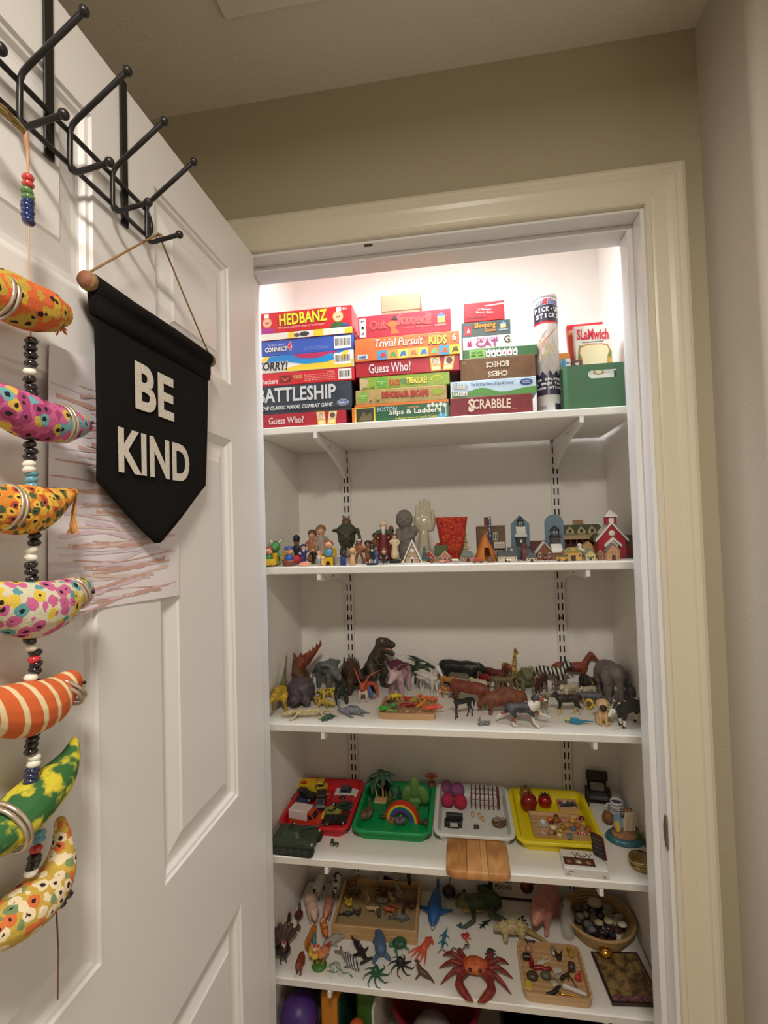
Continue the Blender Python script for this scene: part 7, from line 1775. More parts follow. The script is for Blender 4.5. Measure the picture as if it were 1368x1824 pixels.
ob('turret', MB().rings([[(x * 1.0 - .008, y, .0362) for x, y in rrect(.026,.022,.010)], [(x * .75 - .010, y * .75,.050) for x, y in rrect(.026,.022,.010)]]), olive, tk)
ob('hatch', MB().lathe([(.0005,.0502),(.006,.0502),(.006,.053),(.0005,.0535)], 14), dk, tk, loc=(-.012,.004,0))
ob('gun_barrel', MB().cyl((.010,.006,.043),(.072,.034,.052),.0022,.0016), olive, tk)
for s in (-1,1):
 ob('light', MB().bbox(.047,.050, s * .030 - .003, s * .030 + .003,.0285,.0325,.0004), P(206,206,190), tk)
tr = thing('toy_tractor', 'tiny green toy tractor with yellow wheels on the shelf before the red tray', 'toy vehicle', (.090,.322, Z4), rz=-4)
ob('tractor_body', MB().bbox(-.002,.011,-.003,.003,.004,.009,.0006), P(52,92,52), tr)
ob('cab', MB().bbox(-.009,-.0021,-.004,.004,.005,.016,.0006), P(40,60,44), tr)
for x, r_ in ((-.006,.0048),(.008,.0034)):
 for s in (-1,1):
  w_ = ob('wheel', MB().lathe([(.0005,0),(r_, 0),(r_, .0026),(.0005,.0026)], 14), P(30,30,28), tr, loc=(x, s * .0042, r_), rot=(R(90 * s),0,0))
  ob('hub', MB().lathe([(.0003,-.0004),(r_ * .6,-.0003),(r_ * .6,0),(.0003,0)], 10), P(206,200,110), w_)
# green tray: palms, cactus, rainbow ...
g = (0.1870,0.4749,0.0019)
pi_ = thing('palm_island', 'toy palm grove with two palms on a green block with sandy top', 'toy tree', (g[0], g[1] + .012, F4))
ob('island_block', MB().rings([[(x, y, 0) for x, y in rrect(.020,.016,.006)], [(x * .95, y * .95,.027) for x, y in rrect(.020,.016,.006)]]), mat((40,120,66),.6), pi_)
ob('sand_top', MB().rings([[(x * .93, y * .93,.0272) for x, y in rrect(.020,.016,.006)], [(x * .85, y * .8,.031) for x, y in rrect(.020,.016,.006)]]), mat((190,156,110),.8, bump=.4), pi_)
def palm(x, y, h, lean, nl, lm, s):
 top = (x + lean, y, h)
 ob('palm_trunk', MB().tube([(x, y, .0305),(x + lean * .3, y, h * .6), top], [.0030,.0024,.0018], 8), mat((196,150,100),.7), pi_)
 for k in range(nl):
  a = 2 * math.pi * k / nl + .3
  mb = MB()
  L_ = .030 * s
  V_ = []
  for j in range(6):
   t = j / 5
   w_ = .0068 * s * math.sin(math.pi * (.12 + .86 * t)) * (1 if j < 5 else .2)
   r_ = L_ * t
   zz = h + .006 * s * math.sin(2.2 * t) - .018 * s * t * t * (1.25 if k % 2 else .7)
   cx_, cy_ = top[0] + r_ * math.cos(a), top[1] + r_ * math.sin(a)
   V_ += [(cx_ - w_ * math.sin(a), cy_ + w_ * math.cos(a), zz - .002),(cx_, cy_, zz),(cx_ + w_ * math.sin(a), cy_ - w_ * math.cos(a), zz - .002)]
  fs = []
  for j in range(5):
   fs += [(3 * j, 3 * j + 1,3 * j + 4,3 * j + 3),(3 * j + 1,3 * j + 2,3 * j + 5,3 * j + 4)]
  o = ob('palm_leaf', mb.add(V_, fs, 0, True), lm, pi_)
  o.modifiers.new('s', 'SOLIDIFY').thickness = .0006
lf = mat((46,84,62),.6)
palm(.008,0,.104,-.003,8, lf, 1.45)
palm(-.009,.003,.080,-.012,7, mat((52,92,62),.6),1.15)
fb2 = lambda name, label, cat, ch, q, m, rz=0, fit='z', vox=44, k=1.: body(name, ch, q[2] * k, m, put(F4, q), rz, label, cat, None, fit, vox)
fb2('toy_cave', 'dark maroon toy tree stump behind the palms', 'toy stump', [('b', [(0,0,.1,.3),(0,0,.5,.26),(0,0,.85,.24)]),('b', [(.1,.2,.05,.16),(.1,.15,.3,.12)])], (0.1868,0.5648,0.0668), cm((54,26,28)),0, k=1.1)
bush = lambda c, c2: cm(mat(c, .8, kind='noise', c2=c2, scale=300, soft=.1))
fb2('toy_shrub', 'small olive toy shrub beside the palm island', 'toy plant', [('b', [(x * .2, y * .2,.1,.16),(x * .3, y * .3,.6,.12),(x * .34, y * .34,.95,.05)]) for x, y in ((-1,0),(.6,.6),(.4,-.7),(0,0))], (0.2075,0.5266,0.0374), bush((112,116,60),(84,90,46)))
fb2('toy_fir', 'small grey-green toy fir tree behind the rainbow', 'toy plant', [('b', [(0,0,.1,.22),(0,0,.35,.16)]),('b', [(0,0,.4,.18),(0,0,.65,.1)]),('b', [(0,0,.7,.12),(0,0,1.0,.04)])], (0.2212,0.5442,0.0438), bush((96,122,100),(70,96,78)))
fb2('toy_fir', 'small dark green toy fir tree next to the cactus', 'toy plant', [('b', [(0,0,.1,.22),(0,0,.35,.16)]),('b', [(0,0,.4,.18),(0,0,.65,.1)]),('b', [(0,0,.7,.12),(0,0,1.0,.04)])], (0.2351,0.5487,0.0419), bush((50,84,62),(38,64,50)))
fb2('toy_cactus', 'green toy cactus with three rounded pads', 'toy plant', [('E', 'b', (0,0,.62),(.12,.19,.38)),('E', 'b', (.02,-.27,.42),(.11,.17,.30),(-.25,0,0)),('E', 'b', (.02,.29,.42),(.11,.18,.30),(.3,0,0)),('b', [(0,-.1,.2,.13),(0,.1,.2,.13)]),('b', [(0,0,.04,.15),(0,0,.2,.12)])], (0.2865,0.4958,0.0842), cm(mat((92,130,62),.6, kind='spots', c2=(60,92,44), scale=330, thr=.3, soft=.05)),-88, k=1.15, vox=60)
rbq = (0.2551,0.4404,0.0996)
rb = thing('rainbow_arch', 'wooden toy rainbow arch in red, yellow, blue and purple', 'toy rainbow', (rbq[0], rbq[1] + .004, F4), rz=-8)
ro = rbq[2] * .5
for k, c in enumerate(((206,52,34),(228,190,40),(22,106,140),(110,60,140))):
 r0, r1 = ro * (1 - .13 * k), ro * (1 - .13 * (k + 1)) + .0001
 n = 20
 ring_ = [(r0 * math.cos(math.pi * j / n), r0 * math.sin(math.pi * j / n) * 1.05) for j in range(n + 1)] + [(r1 * math.cos(math.pi * j / n), r1 * math.sin(math.pi * j / n) * 1.05) for j in range(n, -1,-1)]
 mb = MB()
 for j in range(n):
  mb.prism([ring_[j], ring_[j + 1], ring_[2 * n - j], ring_[2 * n + 1 - j]], -.006,.006, 'y')
 ob('arch_band', mb, P(*c), rb)
rng = random.Random(9)
def rock(label, q, c, k=1., n=6, z=None, name='toy_rock'):
 ch = [('b', [(rng.uniform(-.5,.5), rng.uniform(-.35,.35), rng.uniform(.1,.35), rng.uniform(.2,.36))]) for _ in range(n)]
 return body(name, ch, q[2] * k, cm(skinm(c, tuple(int(v * .7) for v in c),150)), put(F4 if z is None else z, q),0, label, 'rock' if 'rock' in name else 'toy', None, 'x', 40)
rock('brown toy rock pile in the front corner of the green tray', (0.1566,0.4400,0.0392),(120,96,66))
fb2('driftwood_toy', 'upright jagged brown driftwood piece by the side of the green tray', 'driftwood', [('b', [(-.2,0,.06,.14),(0,0,.3,.12),(.02,0,.7,.07),(0,0,1.0,.03)]),('b', [(.2,.1,.06,.12),(.05,0,.4,.08)])], (0.1543,0.4750,0.0401), cm(skinm((116,98,72),(80,66,48),200)), k=1.1)
rock('mossy dark rock under the end of the rainbow', (0.2016,0.4469,0.0205),(60,74,56))
rock('grey toy rock under the rainbow arch', (0.2584,0.4295,0.0348),(104,100,96))
rock('dark brown toy rock beside the right foot of the rainbow', (0.3132,0.4317,0.0273),(92,78,58))
fb2('squirrel_toy', 'tiny orange squirrel toy before the rainbow', 'toy animal', [('b', [(0,0,.2,.16),(.05,0,.45,.13)]),('h', [(.12,0,.66,.13),(.22,0,.62,.07)]),('t', [(-.15,0,.15,.1),(-.32,0,.4,.13),(-.26,0,.75,.12),(-.4,0,.85,.07)]),('b', [(.1,.08,.1,.06),(.1,-.08,.1,.06)])], (0.2288,0.4255,0.0201), cm((190,110,58)),0)
co = thing('coral_ornament', 'orange fan coral toy in a brown pot hanging over the corner of the green tray', 'toy coral', (.331,.588, F4), rz=0)
ob('pot', MB().lathe([(.001,0),(.010,0),(.012,.034),(.001,.034)], 14), P(120,66,46), co)
body('coral_fan', [('b', [(0,0,0,.04),(0,.02,.3,.035)]), ] + [('b', [(0,.02,.3,.045),(.0,.5 * math.sin(a),.3 + .5 * math.cos(a),.05),(.0,.75 * math.sin(a),.3 + .62 * math.cos(a),.085)]) for a in (-1.1,-.75,-.4,-.05,.3,.65,1.0)], .030, cm(skinm((214,84,50),(186,66,40),300)),(0,0,.0345),-90, parent=co, vox=50)
# white tray
fuzz = lambda c: mat(c, .95, bump=.8, bscale=700, kind='noise', c2=tuple(int(v * .8) for v in c), scale=500, soft=.2)
for nm, lab, px, r_, c, hh_ in (('pompom', 'mauve fuzzy pompom at the back corner of the white tray', (0.3757,0.5925,0.0020),.019,(176,104,150),0),('pompom', 'large purple fuzzy pompom in the white tray', (0.4088,0.5748,0.0020),.022,(172,98,150),0),
                         ('pompom', 'crimson fuzzy pompom against the side of the white tray', (0.3814,0.5222,0.0019),.019,(206,56,92),0),('pompom', 'red fuzzy pompom in front of the purple one', (0.4167,0.5175,0.0019),.0195,(212,50,80),0)):
 ob(nm, MB().sph((0,0, r_), r_, 18,12), fuzz(c), loc=(px[0], px[1], F4), label=lab, cat='pompom', group='pompoms in the white tray')
wk = thing('whisk_toy', 'tiny red wire whisk toy leaning on the crimson pompom', 'toy whisk', put(F4,(0.3879,0.4893,0.0019)))
for k in range(4):
 a = math.pi * k / 4
 ob('wire', MB().tube([(.0055 * math.sin(t) * math.cos(a),.0055 * math.sin(t) * math.sin(a),.012 - .011 * math.cos(t)) for t in [math.pi * j / 10 for j in range(11)]], .0005,5), P(150,24,34), wk)
def pfence(q):
 t = thing('toy_fence', 'dark red toy picket fence joined into a square pen in the white tray', 'toy fence', (q[0], q[1], F4), rz=-2)
 m = mat((104,30,32),.6)
 def run(a, b, n):
  A, B = Vector(a), Vector(b)
  for k in range(n + 1):
   p = A + (B - A) * k / n
   ob('picket', MB().bbox(p.x - .0016, p.x + .0016, p.y - .0016, p.y + .0016,0,.036,.0004), m, t)
   if k < n:
    q_ = A + (B - A) * (k + 1) / n
    d = (q_ - p).normalized() * .0017
    for z in (.011,.026):
     ob('rail', MB().tube([(p.x + d.x, p.y + d.y, z),(q_.x - d.x, q_.y - d.y, z)], .0007,5), m, t)
 w_, d_ = .0385,.031
 run((-w_, -d_, 0),(w_ - .002,-d_, 0),6); run((-w_, d_, 0),(w_ - .002, d_, 0),6); run((-w_, -d_ + .011,0),(-w_, d_ - .011,0),3); run((w_ + .002,-d_ + .004,0),(w_ + .002, d_ - .004,0),4)
pfence((0.4890,0.5506,0.0019))
tb_ = thing('toy_bench', 'white toy trellis table behind the black toy stove', 'toy furniture', put(F4,(0.3949,0.4667,0.0019)), s=1.25)
ob('table_top', MB().bbox(-.013,.013,-.005,.005,.0175,.0195,.0004), P(206,204,196), tb_)
for x in (-.011,-.004,.003,.010):
 for y in (-.004,.004):
  ob('leg', MB().bbox(x - .0009, x + .0009, y - .0009, y + .0009,0,.0174,.0002), P(196,194,186), tb_)
st_ = thing('toy_stove', 'black toy stove with pale label at the front of the white tray', 'toy stove', put(F4,(0.3991,0.4269,0.0018)), s=1.2)
ob('stove_body', MB().bbox(-.021,.019,-.008,.008,.003,.016,.0008).bbox(-.017,.021,.0005,.011,.0161,.027,.0008), P(32,32,36), st_)
ob('label_plate', MB().bbox(-.008,.009,-.0088,-.0078,.006,.0145,.0003), P(186,184,170), st_)
for x in (-.017,.015):
 ob('foot', MB().bbox(x - .003, x + .003,-.007,.007,0,.0029,.0003), P(214,212,206), st_)
for lab, px, rz, lie in (('unpainted mini peg doll lying apart in the white tray', (0.4514,0.4847,0.0019),0,1),('unpainted mini peg doll lying beside another in the white tray', (0.4704,0.4800,0.0019),8,1),('unpainted mini peg doll lying nearest the twig nest', (0.4795,0.4657,0.0018),14,1)):
 t = thing('peg_doll', lab, 'peg doll', (px[0], px[1], F4 + .0045), rot=(R(90),0, R(rz)))
 ob('body', MB().lathe([(.001,-.007),(.0044,-.0068),(.0042,.003),(.001,.0035)], 14), natural, t)
 ob('head', MB().sph((0,0,.0068),.0036,12,8), natural, t)
ob('toy_block', MB().bbox(-.0075,.0075,-.005,.005,0,.007,.0008), P(56,44,42), loc=put(F4,(0.4601,0.4298,0.0018)), label='small dark brown toy block at the front of the white tray', cat='toy block')
ob('glass_cube', MB().bbox(-.0055,.0055,-.005,.005,0,.010,.0008), mat((226,232,232),.06, alpha=.4), loc=put(F4,(0.4804,0.4343,0.0018)), label='small clear cube beside the dark brown block', cat='cube')
ns = (0.5214,0.4434,0.0018)
nst = thing('twig_nest', 'small round bird nest of brown twigs in the front corner of the white tray', 'nest', put(F4,(min(ns[0], .524), ns[1] + .004)))
for k in range(46):
 a0 = rng.uniform(0,6.28)
 r_ = rng.uniform(.011,.021)
 z_ = rng.uniform(.002,.014) if r_ > .015 else rng.uniform(.002,.006)
 ob('twig', MB().tube([(r_ * math.cos(a0 + .5 * j) * (1 + .08 * rng.uniform(-1,1)), r_ * .85 * math.sin(a0 + .5 * j), z_ + rng.uniform(-.001,.0015)) for j in range(5)], .0009,4),(mat((120,88,52),.8), mat((92,66,40),.8), mat((146,110,70),.8))[k % 3], nst)
# wooden board lying upside down at the shelf edge: glued strips with a rounded rim
bd = thing('wooden_board', 'upturned rounded wooden tray board of glued strips at the shelf edge', 'board', (.4575,.2975, Z4), rz=0)
bw, bd2 = .0755,.063
xs = [-bw, -.026,.008,.024, bw]
ol = rrect(bw, bd2,.020,8)
for k, (a, b_) in enumerate(zip(xs, xs[1:])):
 def clip(poly, x0, sgn):
  o = []
  for i in range(len(poly)):
   p, q = poly[i], poly[(i + 1) % len(poly)]
   ip, iq = sgn * (p[0] - x0) >= 0, sgn * (q[0] - x0) >= 0
   if ip:
    o.append(p)
   if ip != iq:
    t = (x0 - p[0]) / (q[0] - p[0])
    o.append((x0, p[1] + t * (q[1] - p[1])))
  return o
 def lay(s_, zz):
  pl_ = [(p[0] * s_, p[1] * s_) for p in ol]
  pl_ = clip(clip(pl_, a + .00006,1), b_ - .00006,-1)
  return [(p[0], p[1], zz) for p in pl_]
 pl0 = clip(clip(ol, a + .00006,1), b_ - .00006,-1)
 mb = MB()
 rgs = [[(max(a + .00006, min(b_ - .00006, p[0] * s_)), p[1] * s_, zz) for p in pl0] for s_, zz in ((.95,0),(.995,.005),(1.0,.012),(.985,.017),(.95,.0205))]
 ob('wood_strip', mb.rings(rgs), wood(((190,132,74),(206,148,90),(212,160,102),(200,142,86))[k], ((164,110,58),(188,132,78),(198,146,88),(180,124,72))[k], 12,(3,.3,1)), bd)
# yellow tray: fruit and miniatures
def fruit(name, label, q, r_, c, c2=None, sz_=1., leaf=None, stem=True):
 t = thing(name, label, 'toy fruit', put(F4, q))
 pr = [(.0005, r_ * .1),(r_ * .5,.0),(r_ * .88, r_ * .35),(r_, r_ * .95 * sz_),(r_ * .82, r_ * 1.55 * sz_),(r_ * .45, r_ * 1.85 * sz_),(r_ * .12, r_ * 1.76 * sz_),(.0005, r_ * 1.7 * sz_)]
 ob('fruit_body', MB().lathe(pr, 20), mat(c, .22, coat=.4, kind='noise', c2=c2 or tuple(int(v * .8) for v in c), scale=60, soft=.2), t)
 if leaf:
  for k in range(5):
   a = 2 * math.pi * k / 5
   ob('leaf', MB().tube([(0,0, r_ * 1.75 * sz_),(r_ * .5 * math.cos(a), r_ * .5 * math.sin(a), r_ * 1.95 * sz_),(r_ * .95 * math.cos(a), r_ * .95 * math.sin(a), r_ * 1.7 * sz_)], [.002,.0028,.0008], 6, flat=(1,.3)), P(*leaf), t)
 elif stem:
  ob('stem', MB().tube([(0,0, r_ * 1.7 * sz_),(.002,0, r_ * 2.1 * sz_)], .0012,6), P(50,40,26), t)
fruit('toy_strawberry', 'large shiny dark red toy fruit in the yellow tray', (0.6121,0.5278,0.0021),.0235,(142,16,24), None, 1.1)
fruit('toy_tomato', 'red toy tomato with dark green leaves in the yellow tray', (0.6607,0.5510,0.0021),.0195,(168,18,22), None, .95,(30,36,26))
fruit('toy_pear', 'olive yellow toy pear at the back corner of the yellow tray', (0.6103,0.5808,0.0022),.0185,(150,124,30), None, 1.15)
bx = ((0.7289,0.5994,0.0168)[0], .5545)
mx = thing('mini_box', 'small open wooden box of tiny trinkets in the back of the yellow tray', 'box', (bx[0] - .006, bx[1] - .004, F4))
ob('box_wall', tubwall(.026,.021,.027,.022,.014,.003,.002), oak, mx)
for k in range(12):
 c = ((30,80,74),(36,36,44),(160,50,60),(206,200,190),(110,70,110),(60,90,60))[k % 6]
 nm = 'teal black crimson white purple green'.split()[k % 6]
 ob('trinket', MB().bbox(-.005,.005,-.0035,.0035,0,.0085,.0012), P(*c), loc=(bx[0] - .022 + .0108 * (k % 4), bx[1] - .0145 + .0125 * (k // 4), F4 + .0022), rz=rng.uniform(0,180), label='tiny %s trinket in the %s row of the small wooden box' % (nm, ('front', 'middle', 'back')[k // 4]), cat='trinket', group='trinkets in the small wooden box')
mt = (0.6949,0.4510,0.0020)
mtx, mty = .678, mt[1] + .004
tray('mini_tray', 'flat wooden tray of miniature food in the yellow tray', (mtx, mty, F4),.071,.054,.010, oak, .006,.003)
F5 = F4 + .0032
def mini(name, label, q, prof, c, n=16, rough=.3, extra=None):
 t = thing(name, label, 'miniature', (q[0], q[1], F5))
 ob('body', MB().lathe(prof, n), P(*c, rough=rough), t)
 if extra:
  extra(t)
 return t
cup = lambda r_: [(.0005,0),(r_ * .55,0),(r_ * .8, r_ * .5),(r_, r_ * 1.3),(r_ * .9, r_ * 1.3),(r_ * .6, r_ * .4),(.0005, r_ * .25)]
def saucer(t):
 ob('saucer', MB().lathe([(.0005,-.0001),(.006,-.0001),(.0118,.0022),(.0118,.0029),(.0060,.0008),(.0005,.0006)], 20), P(206,206,210), t)
 t.children[0].location.z = .0012
 ob('handle', MB().tube([(.006,0,.008),(.0105,0,.0085),(.0100,0,.0045),(.006,0,.004)], .0007,6), P(206,206,210), t)
mini('mini_teacup', 'white miniature teacup on a saucer', (0.6394,0.4580,0.0020), cup(.0072),(214,214,216), extra=saucer)
mini('mini_bowl', 'cream miniature bowl heaped with white', (0.6632,0.4392,0.0020), [(.0005,0),(.006,0),(.0092,.0055),(.0085,.0085),(.004,.0105),(.0005,.011)], (226,208,180))
toy('mini_cow', 'tiny white and black cow miniature in the food tray', 'miniature', PIG(),((0.6324,0.4148,0.0020)[0], (0.6324,0.4148,0.0020)[1], .014), F5, cm(mat((220,214,204),.4, kind='noise', c2=(40,36,36), scale=150, thr=.58, soft=.02)),-60, None, 'x', 36)
ball = lambda r_: [(.0005,0),(r_ * .6, r_ * .12),(r_, r_ * .6),(r_ * .7, r_ * 1.15),(.0005, r_ * 1.3)]
for lab, px, py, r_, c in (('orange pumpkin miniature in the food tray', 575,540,.0068,(206,110,40)),('brown loaf miniature in the food tray', 665,555,.0082,(150,92,48)),('dark red jam jar miniature in the food tray', 655,490,.0058,(110,30,26)),('pink cake miniature in the food tray', 770,550,.0088,(206,140,120)),
                       ('cream layered cake miniature in the food tray', 880,490,.0075,(214,180,120)),('golden pie miniature in the food tray', 870,560,.0072,(206,160,84)),('dark red goblet miniature in the food tray', 990,520,.0065,(120,20,22)),('yellow pear miniature in the food tray', 1020,600,.0062,(206,160,36)),
                       ('toffee slab miniature in the food tray', 800,615,.0085,(196,150,80)),('orange fruit bowl miniature in the food tray', 940,635,.0070,(180,100,44)),('blue fish miniature in the food tray', 890,680,.0062,(96,112,150)),('amber cookie miniature in the food tray', 1090,690,.0080,(150,90,40)),
                       ('brown bread roll miniature in the food tray', 750,660,.0070,(160,118,60)),('dark plum miniature in the food tray', 600,585,.0050,(90,24,24)),('tan muffin miniature in the food tray', 600,740,.0072,(176,130,96)),('dark cherry miniature in the food tray', 650,735,.0045,(120,30,30)),('pale blossom miniature in the food tray', 710,775,.0065,(220,206,130)),('yellow flower miniature in the food tray', 720,700,.0050,(206,180,70)),('grey dish miniature in the food tray', 840,780,.0078,(120,130,124))):
 q = (0.5635,0.6620,0.0023)
 a_, b_ = (0.6270,0.4848,0.0021),(0.7711,0.4977,0.0020)
 c_, d_ = (0.6117,0.3948,0.0019),(0.7456,0.4072,0.0019)
 u, v = (px - 400) / 700,(py - 500) / 300
 r_ *= 1.22
 x = (a_[0] * (1 - u) + b_[0] * u) * (1 - v) + (c_[0] * (1 - u) + d_[0] * u) * v
 y = (a_[1] * (1 - u) + b_[1] * u) * (1 - v) + (c_[1] * (1 - u) + d_[1] * u) * v
 mini(lab.split(' miniature')[0].split()[-1] + '_miniature', lab, (x, y), ball(r_) if 'cake' not in lab and 'slab' not in lab and 'dish' not in lab else [(.0005,0),(r_, 0),(r_, r_ * .7),(r_ * .9, r_ * .8),(.0005, r_ * .8)], c, 14)
cs = thing('candy_cane', 'red and white striped candy miniature in the food tray', 'miniature', put(F5,(0.7318,0.4254,0.0019)))
for k in range(7):
 ob('stripe', MB().cyl((-.010 + .003 * k, .002 * math.sin(k),.003),(-.0072 + .003 * k, .002 * math.sin(k + 1),.003),.0030, n=10), P(*((196,40,50),(226,216,210))[k % 2]), cs)
ww = (0.7332,0.4061,0.0019)
sgn = thing('word_ornament', 'tiny white cut-out lettering lying at the front of the food tray', 'lettering', (ww[0], ww[1] + .004, F5))
text('special', .030,.010, P(206,208,204), sgn, (0,0,.0008),(0,0,-4),.03, 'lettering', .0012,.3)
# chocolate card box with a black card on top
cb_ = thing('chocolate_box', 'flat white card box printed with chocolates and black scrolls', 'box', (.708,.308, Z4), rz=-2)
ob('carton', MB().bbox(-.049,.049,-.034,.034,0,.0185,.0008), P(216,212,204), cb_)
def top(x0, y0, x1, y1, c, z=.0187, name='print'):
 ob(name, MB().add([(x0, y0, z),(x1, y0, z),(x1, y1, z),(x0, y1, z)], [(0,1,2,3)]), ink(c), cb_)
top(-.046,-.022,.024,.006,(84,50,34))
for x0, c in ((-.042,(140,96,84)),(-.020,(190,176,150)),(.002,(160,112,104))):
 ob('chocolate_print', MB().lathe([(.0005,.0188),(.0085,.0189),(.0005,.0194)], 14, c=(x0 + .008,-.008,0)), ink(c), cb_)
for s in (-1,1):
 ob('scroll_print', MB().tube([(s * (.004 + .004 * k * (1 if k < 4 else .7)),.014 + .010 * math.sin(k * 1.3),.0188) for k in range(8)], .0007,5), ink(BLACK), cb_)
 ob('scroll_print', MB().tube([(s * (.040 + .004 * math.cos(a)),-.0346,.003 + .003 * math.sin(a)) for a in [R(40 * k) for k in range(6)]], .0005,5), ink(BLACK), cb_)
ob('scroll_print', MB().tube([(.012 * math.cos(R(a)),.022 + .012 * math.sin(R(a)),.0188) for a in range(180,361,15)], .0008,5), ink(BLACK), cb_)
text('chocolates', .014,.0028, ink((90,84,80)), cb_, (-.032,-.0343,.011),(90,0,0),.01)
bc = thing('menu_card', 'black card with red edge standing on the white chocolate box', 'card', (.748,.312, Z4 + .0195), rot=(R(0), R(-12), R(-62)))
ob('card', MB().prism([(-.020,.0045),(-.020,.049),(-.016,.053),(.016,.053),(.020,.049),(.020,.0045)], -.0012,.0012, 'y'), P(34,28,28), bc)
ob('card_back', MB().prism([(-.0212,.004),(-.0212,.0495),(-.0165,.0542),(.0165,.0542),(.0212,.0495),(.0212,.004)], .0013,.0030, 'y'), P(160,50,60), bc)
for k in range(4):
 ob('line_print', MB().box(-.014,.014,-.0015,-.0012,.015 + .009 * k, .0175 + .009 * k), P(92,84,80), bc)
# right end of the shelf
th_ = thing('toy_throne', 'dark brown high-backed toy throne chair against the back wall', 'toy chair', (.820,.576, Z4), rz=-6)
dkw = mat((58,40,32),.55, kind='noise', c2=(44,30,24), scale=120, soft=.2)
ob('backrest', MB().bbox(-.026,.026,.014,.022,0,.088,.002), dkw, th_)
ob('headrest', MB().bbox(-.030,.030,.006,.0139,.064,.094,.004), dkw, th_)
ob('seat', MB().bbox(-.026,.026,-.022,.0139,.024,.034,.002), mat((70,70,74),.6), th_)
ob('cushion', MB().bbox(-.020,.020,.004,.0139,.036,.060,.003), mat((150,140,124),.7), th_)
for s in (-1,1):
 ob('arm', MB().bbox(s * .030 - .004, s * .030 + .004,-.022,.0139,.002,.048,.002), dkw, th_)
mg = thing('mug_miniature', 'white mug with blue stripes beside the dark throne', 'mug', put(Z4,(0.8496,0.5453,0.0018)), s=1.15)
mgp = [(.0005,0),(.0155,0),(.0175,.004),(.0175,.020),(.0150,.026),(.0145,.034),(.0130,.034),(.013,.026),(.015,.019),(.015,.005),(.0005,.004)]
ob('mug_body', MB().lathe(mgp, 22), P(206,204,200, rough=.2), mg)
for z, r_ in ((.0045,.0178),(.0165,.0178),(.0205,.0174),(.028,.0150)):
 ob('stripe', MB().lathe([(r_ - .001, z - .0008),(r_, z - .0008),(r_, z + .0008),(r_ - .001, z + .0008)], 22), P(52,60,96), mg)
ob('handle', MB().tube([(-.0150,-.004,.027),(-.023,-.006,.029),(-.0285,-.008,.022),(-.025,-.007,.011),(-.0170,-.005,.006)], .0020,8), P(206,204,200, rough=.2), mg)
eb = thing('egg_bowl', 'blue striped miniature bowl full of brown eggs', 'bowl', put(Z4,(0.8809,0.5225,0.0018)))
ob('bowl_wall', MB().lathe([(.0005,0),(.011,0),(.0165,.008),(.0185,.018),(.0170,.018),(.015,.009),(.0005,.007)], 22), P(200,198,196, rough=.2), eb)
for z, r_ in ((.005,.0146),(.010,.0176),(.0145,.0184)):
 ob('stripe', MB().lathe([(r_ - .001, z - .0007),(r_ + .0003, z - .0007),(r_ + .0003, z + .0007),(r_ - .001, z + .0007)], 22), P(66,66,100), eb)
for k in range(8):
 a = k * .9
 r_ = .0080 if k < 7 else 0
 ob('egg', MB().sph((r_ * math.cos(a), r_ * math.sin(a),.0185 if k < 7 else .0220),(.0052,.0044,.0046),10,8), P(190,132,94), loc=(eb.location.x, eb.location.y, Z4), label='small brown egg in the blue striped bowl', cat='egg', group='eggs in the striped bowl')
toy('walnut', 'wrinkled brown walnut shell in front of the mug', 'walnut', [('E', 'b', (0,0,.5),(.5,.42,.5)),('b', [(-.42,0,.5,.14),(0,0,.95,.12),(.42,0,.5,.14)])], ((0.8169,0.4836,0.0018)[0], (0.8169,0.4836,0.0018)[1] + .008,.036), Z4, cm(mat((150,100,56),.6, kind='noise', c2=(110,68,36), scale=160, soft=.2, bump=.8, bscale=260)),-70, None, 'z', 50)
sf = thing('surf_ornament', 'beach ornament with upright surfboard and ribbed deckchair on a blue wave base', 'ornament', (.838,.425, Z4), rz=-4)
ob('wave_base', MB().lathe([(.0005,0),(.044,0),(.047,.006),(.042,.013),(.034,.014),(.0005,.014)], 26, sx=1.0, sy=.74), mat((52,106,120),.4, kind='noise', c2=(120,156,160), scale=120, thr=.62, soft=.06), sf)
ob('sand', MB().lathe([(.0005,.0141),(.036,.0141),(.030,.019),(.0005,.021)], 24, sx=.95, sy=.7), mat((176,134,96),.85, kind='noise', c2=(140,100,70), scale=200, soft=.2), sf)
sbp = [(.0105 * math.sin(math.pi * t) ** .8 * (1 if s > 0 else -1),.017 + .058 * t) for s, ts in ((1, [k / 10 for k in range(1,10)]),(-1, [k / 10 for k in range(9,0,-1)])) for t in ts]
ob('surfboard', MB().prism(sbp[::-1], -.0015,.0015, 'y'), P(110,150,176), sf, loc=(-.016,-.006,0), rz=-28)
ob('surfboard_print', MB().prism([(x * .62,.017 + (z - .017) * .62 + .003) for x, z in sbp][::-1], -.0021,-.0016, 'y'), P(222,176,50), sf, loc=(-.016,-.006,0), rz=-28)
for k in range(4):
 ob('chair_slat', MB().bbox(-.0035,.0035,-.001,.001,0,.046,.0006), P(206,190,160) if k % 2 == 0 else P(196,176,146), sf, loc=(.002 + .0078 * k, .004 + .002 * k, .019), rot=(R(-18), R(8), R(-10)))
ob('chair_frame', MB().tube([(-.004,.012,.019),(-.001,.024,.066),(.026,.030,.066),(.034,.014,.019)], .0016,6), P(110,70,44), sf)
body('seaweed', [('b', [(0,0,0,.1),(.1,0,.4,.09),(0,.05,.75,.06),(.05,0,1.0,.02)]),('b', [(.2,0,0,.1),(.3,0,.3,.07),(.4,.05,.6,.03)])], .034, cm(P(72,104,48)),(.030,-.014,.012),0, parent=sf)
br = thing('brass_tin', 'round shiny brass tin at the front edge of the shelf', 'tin', (.845,.328, Z4))
bras = mat((170,150,100),.22,1.0)
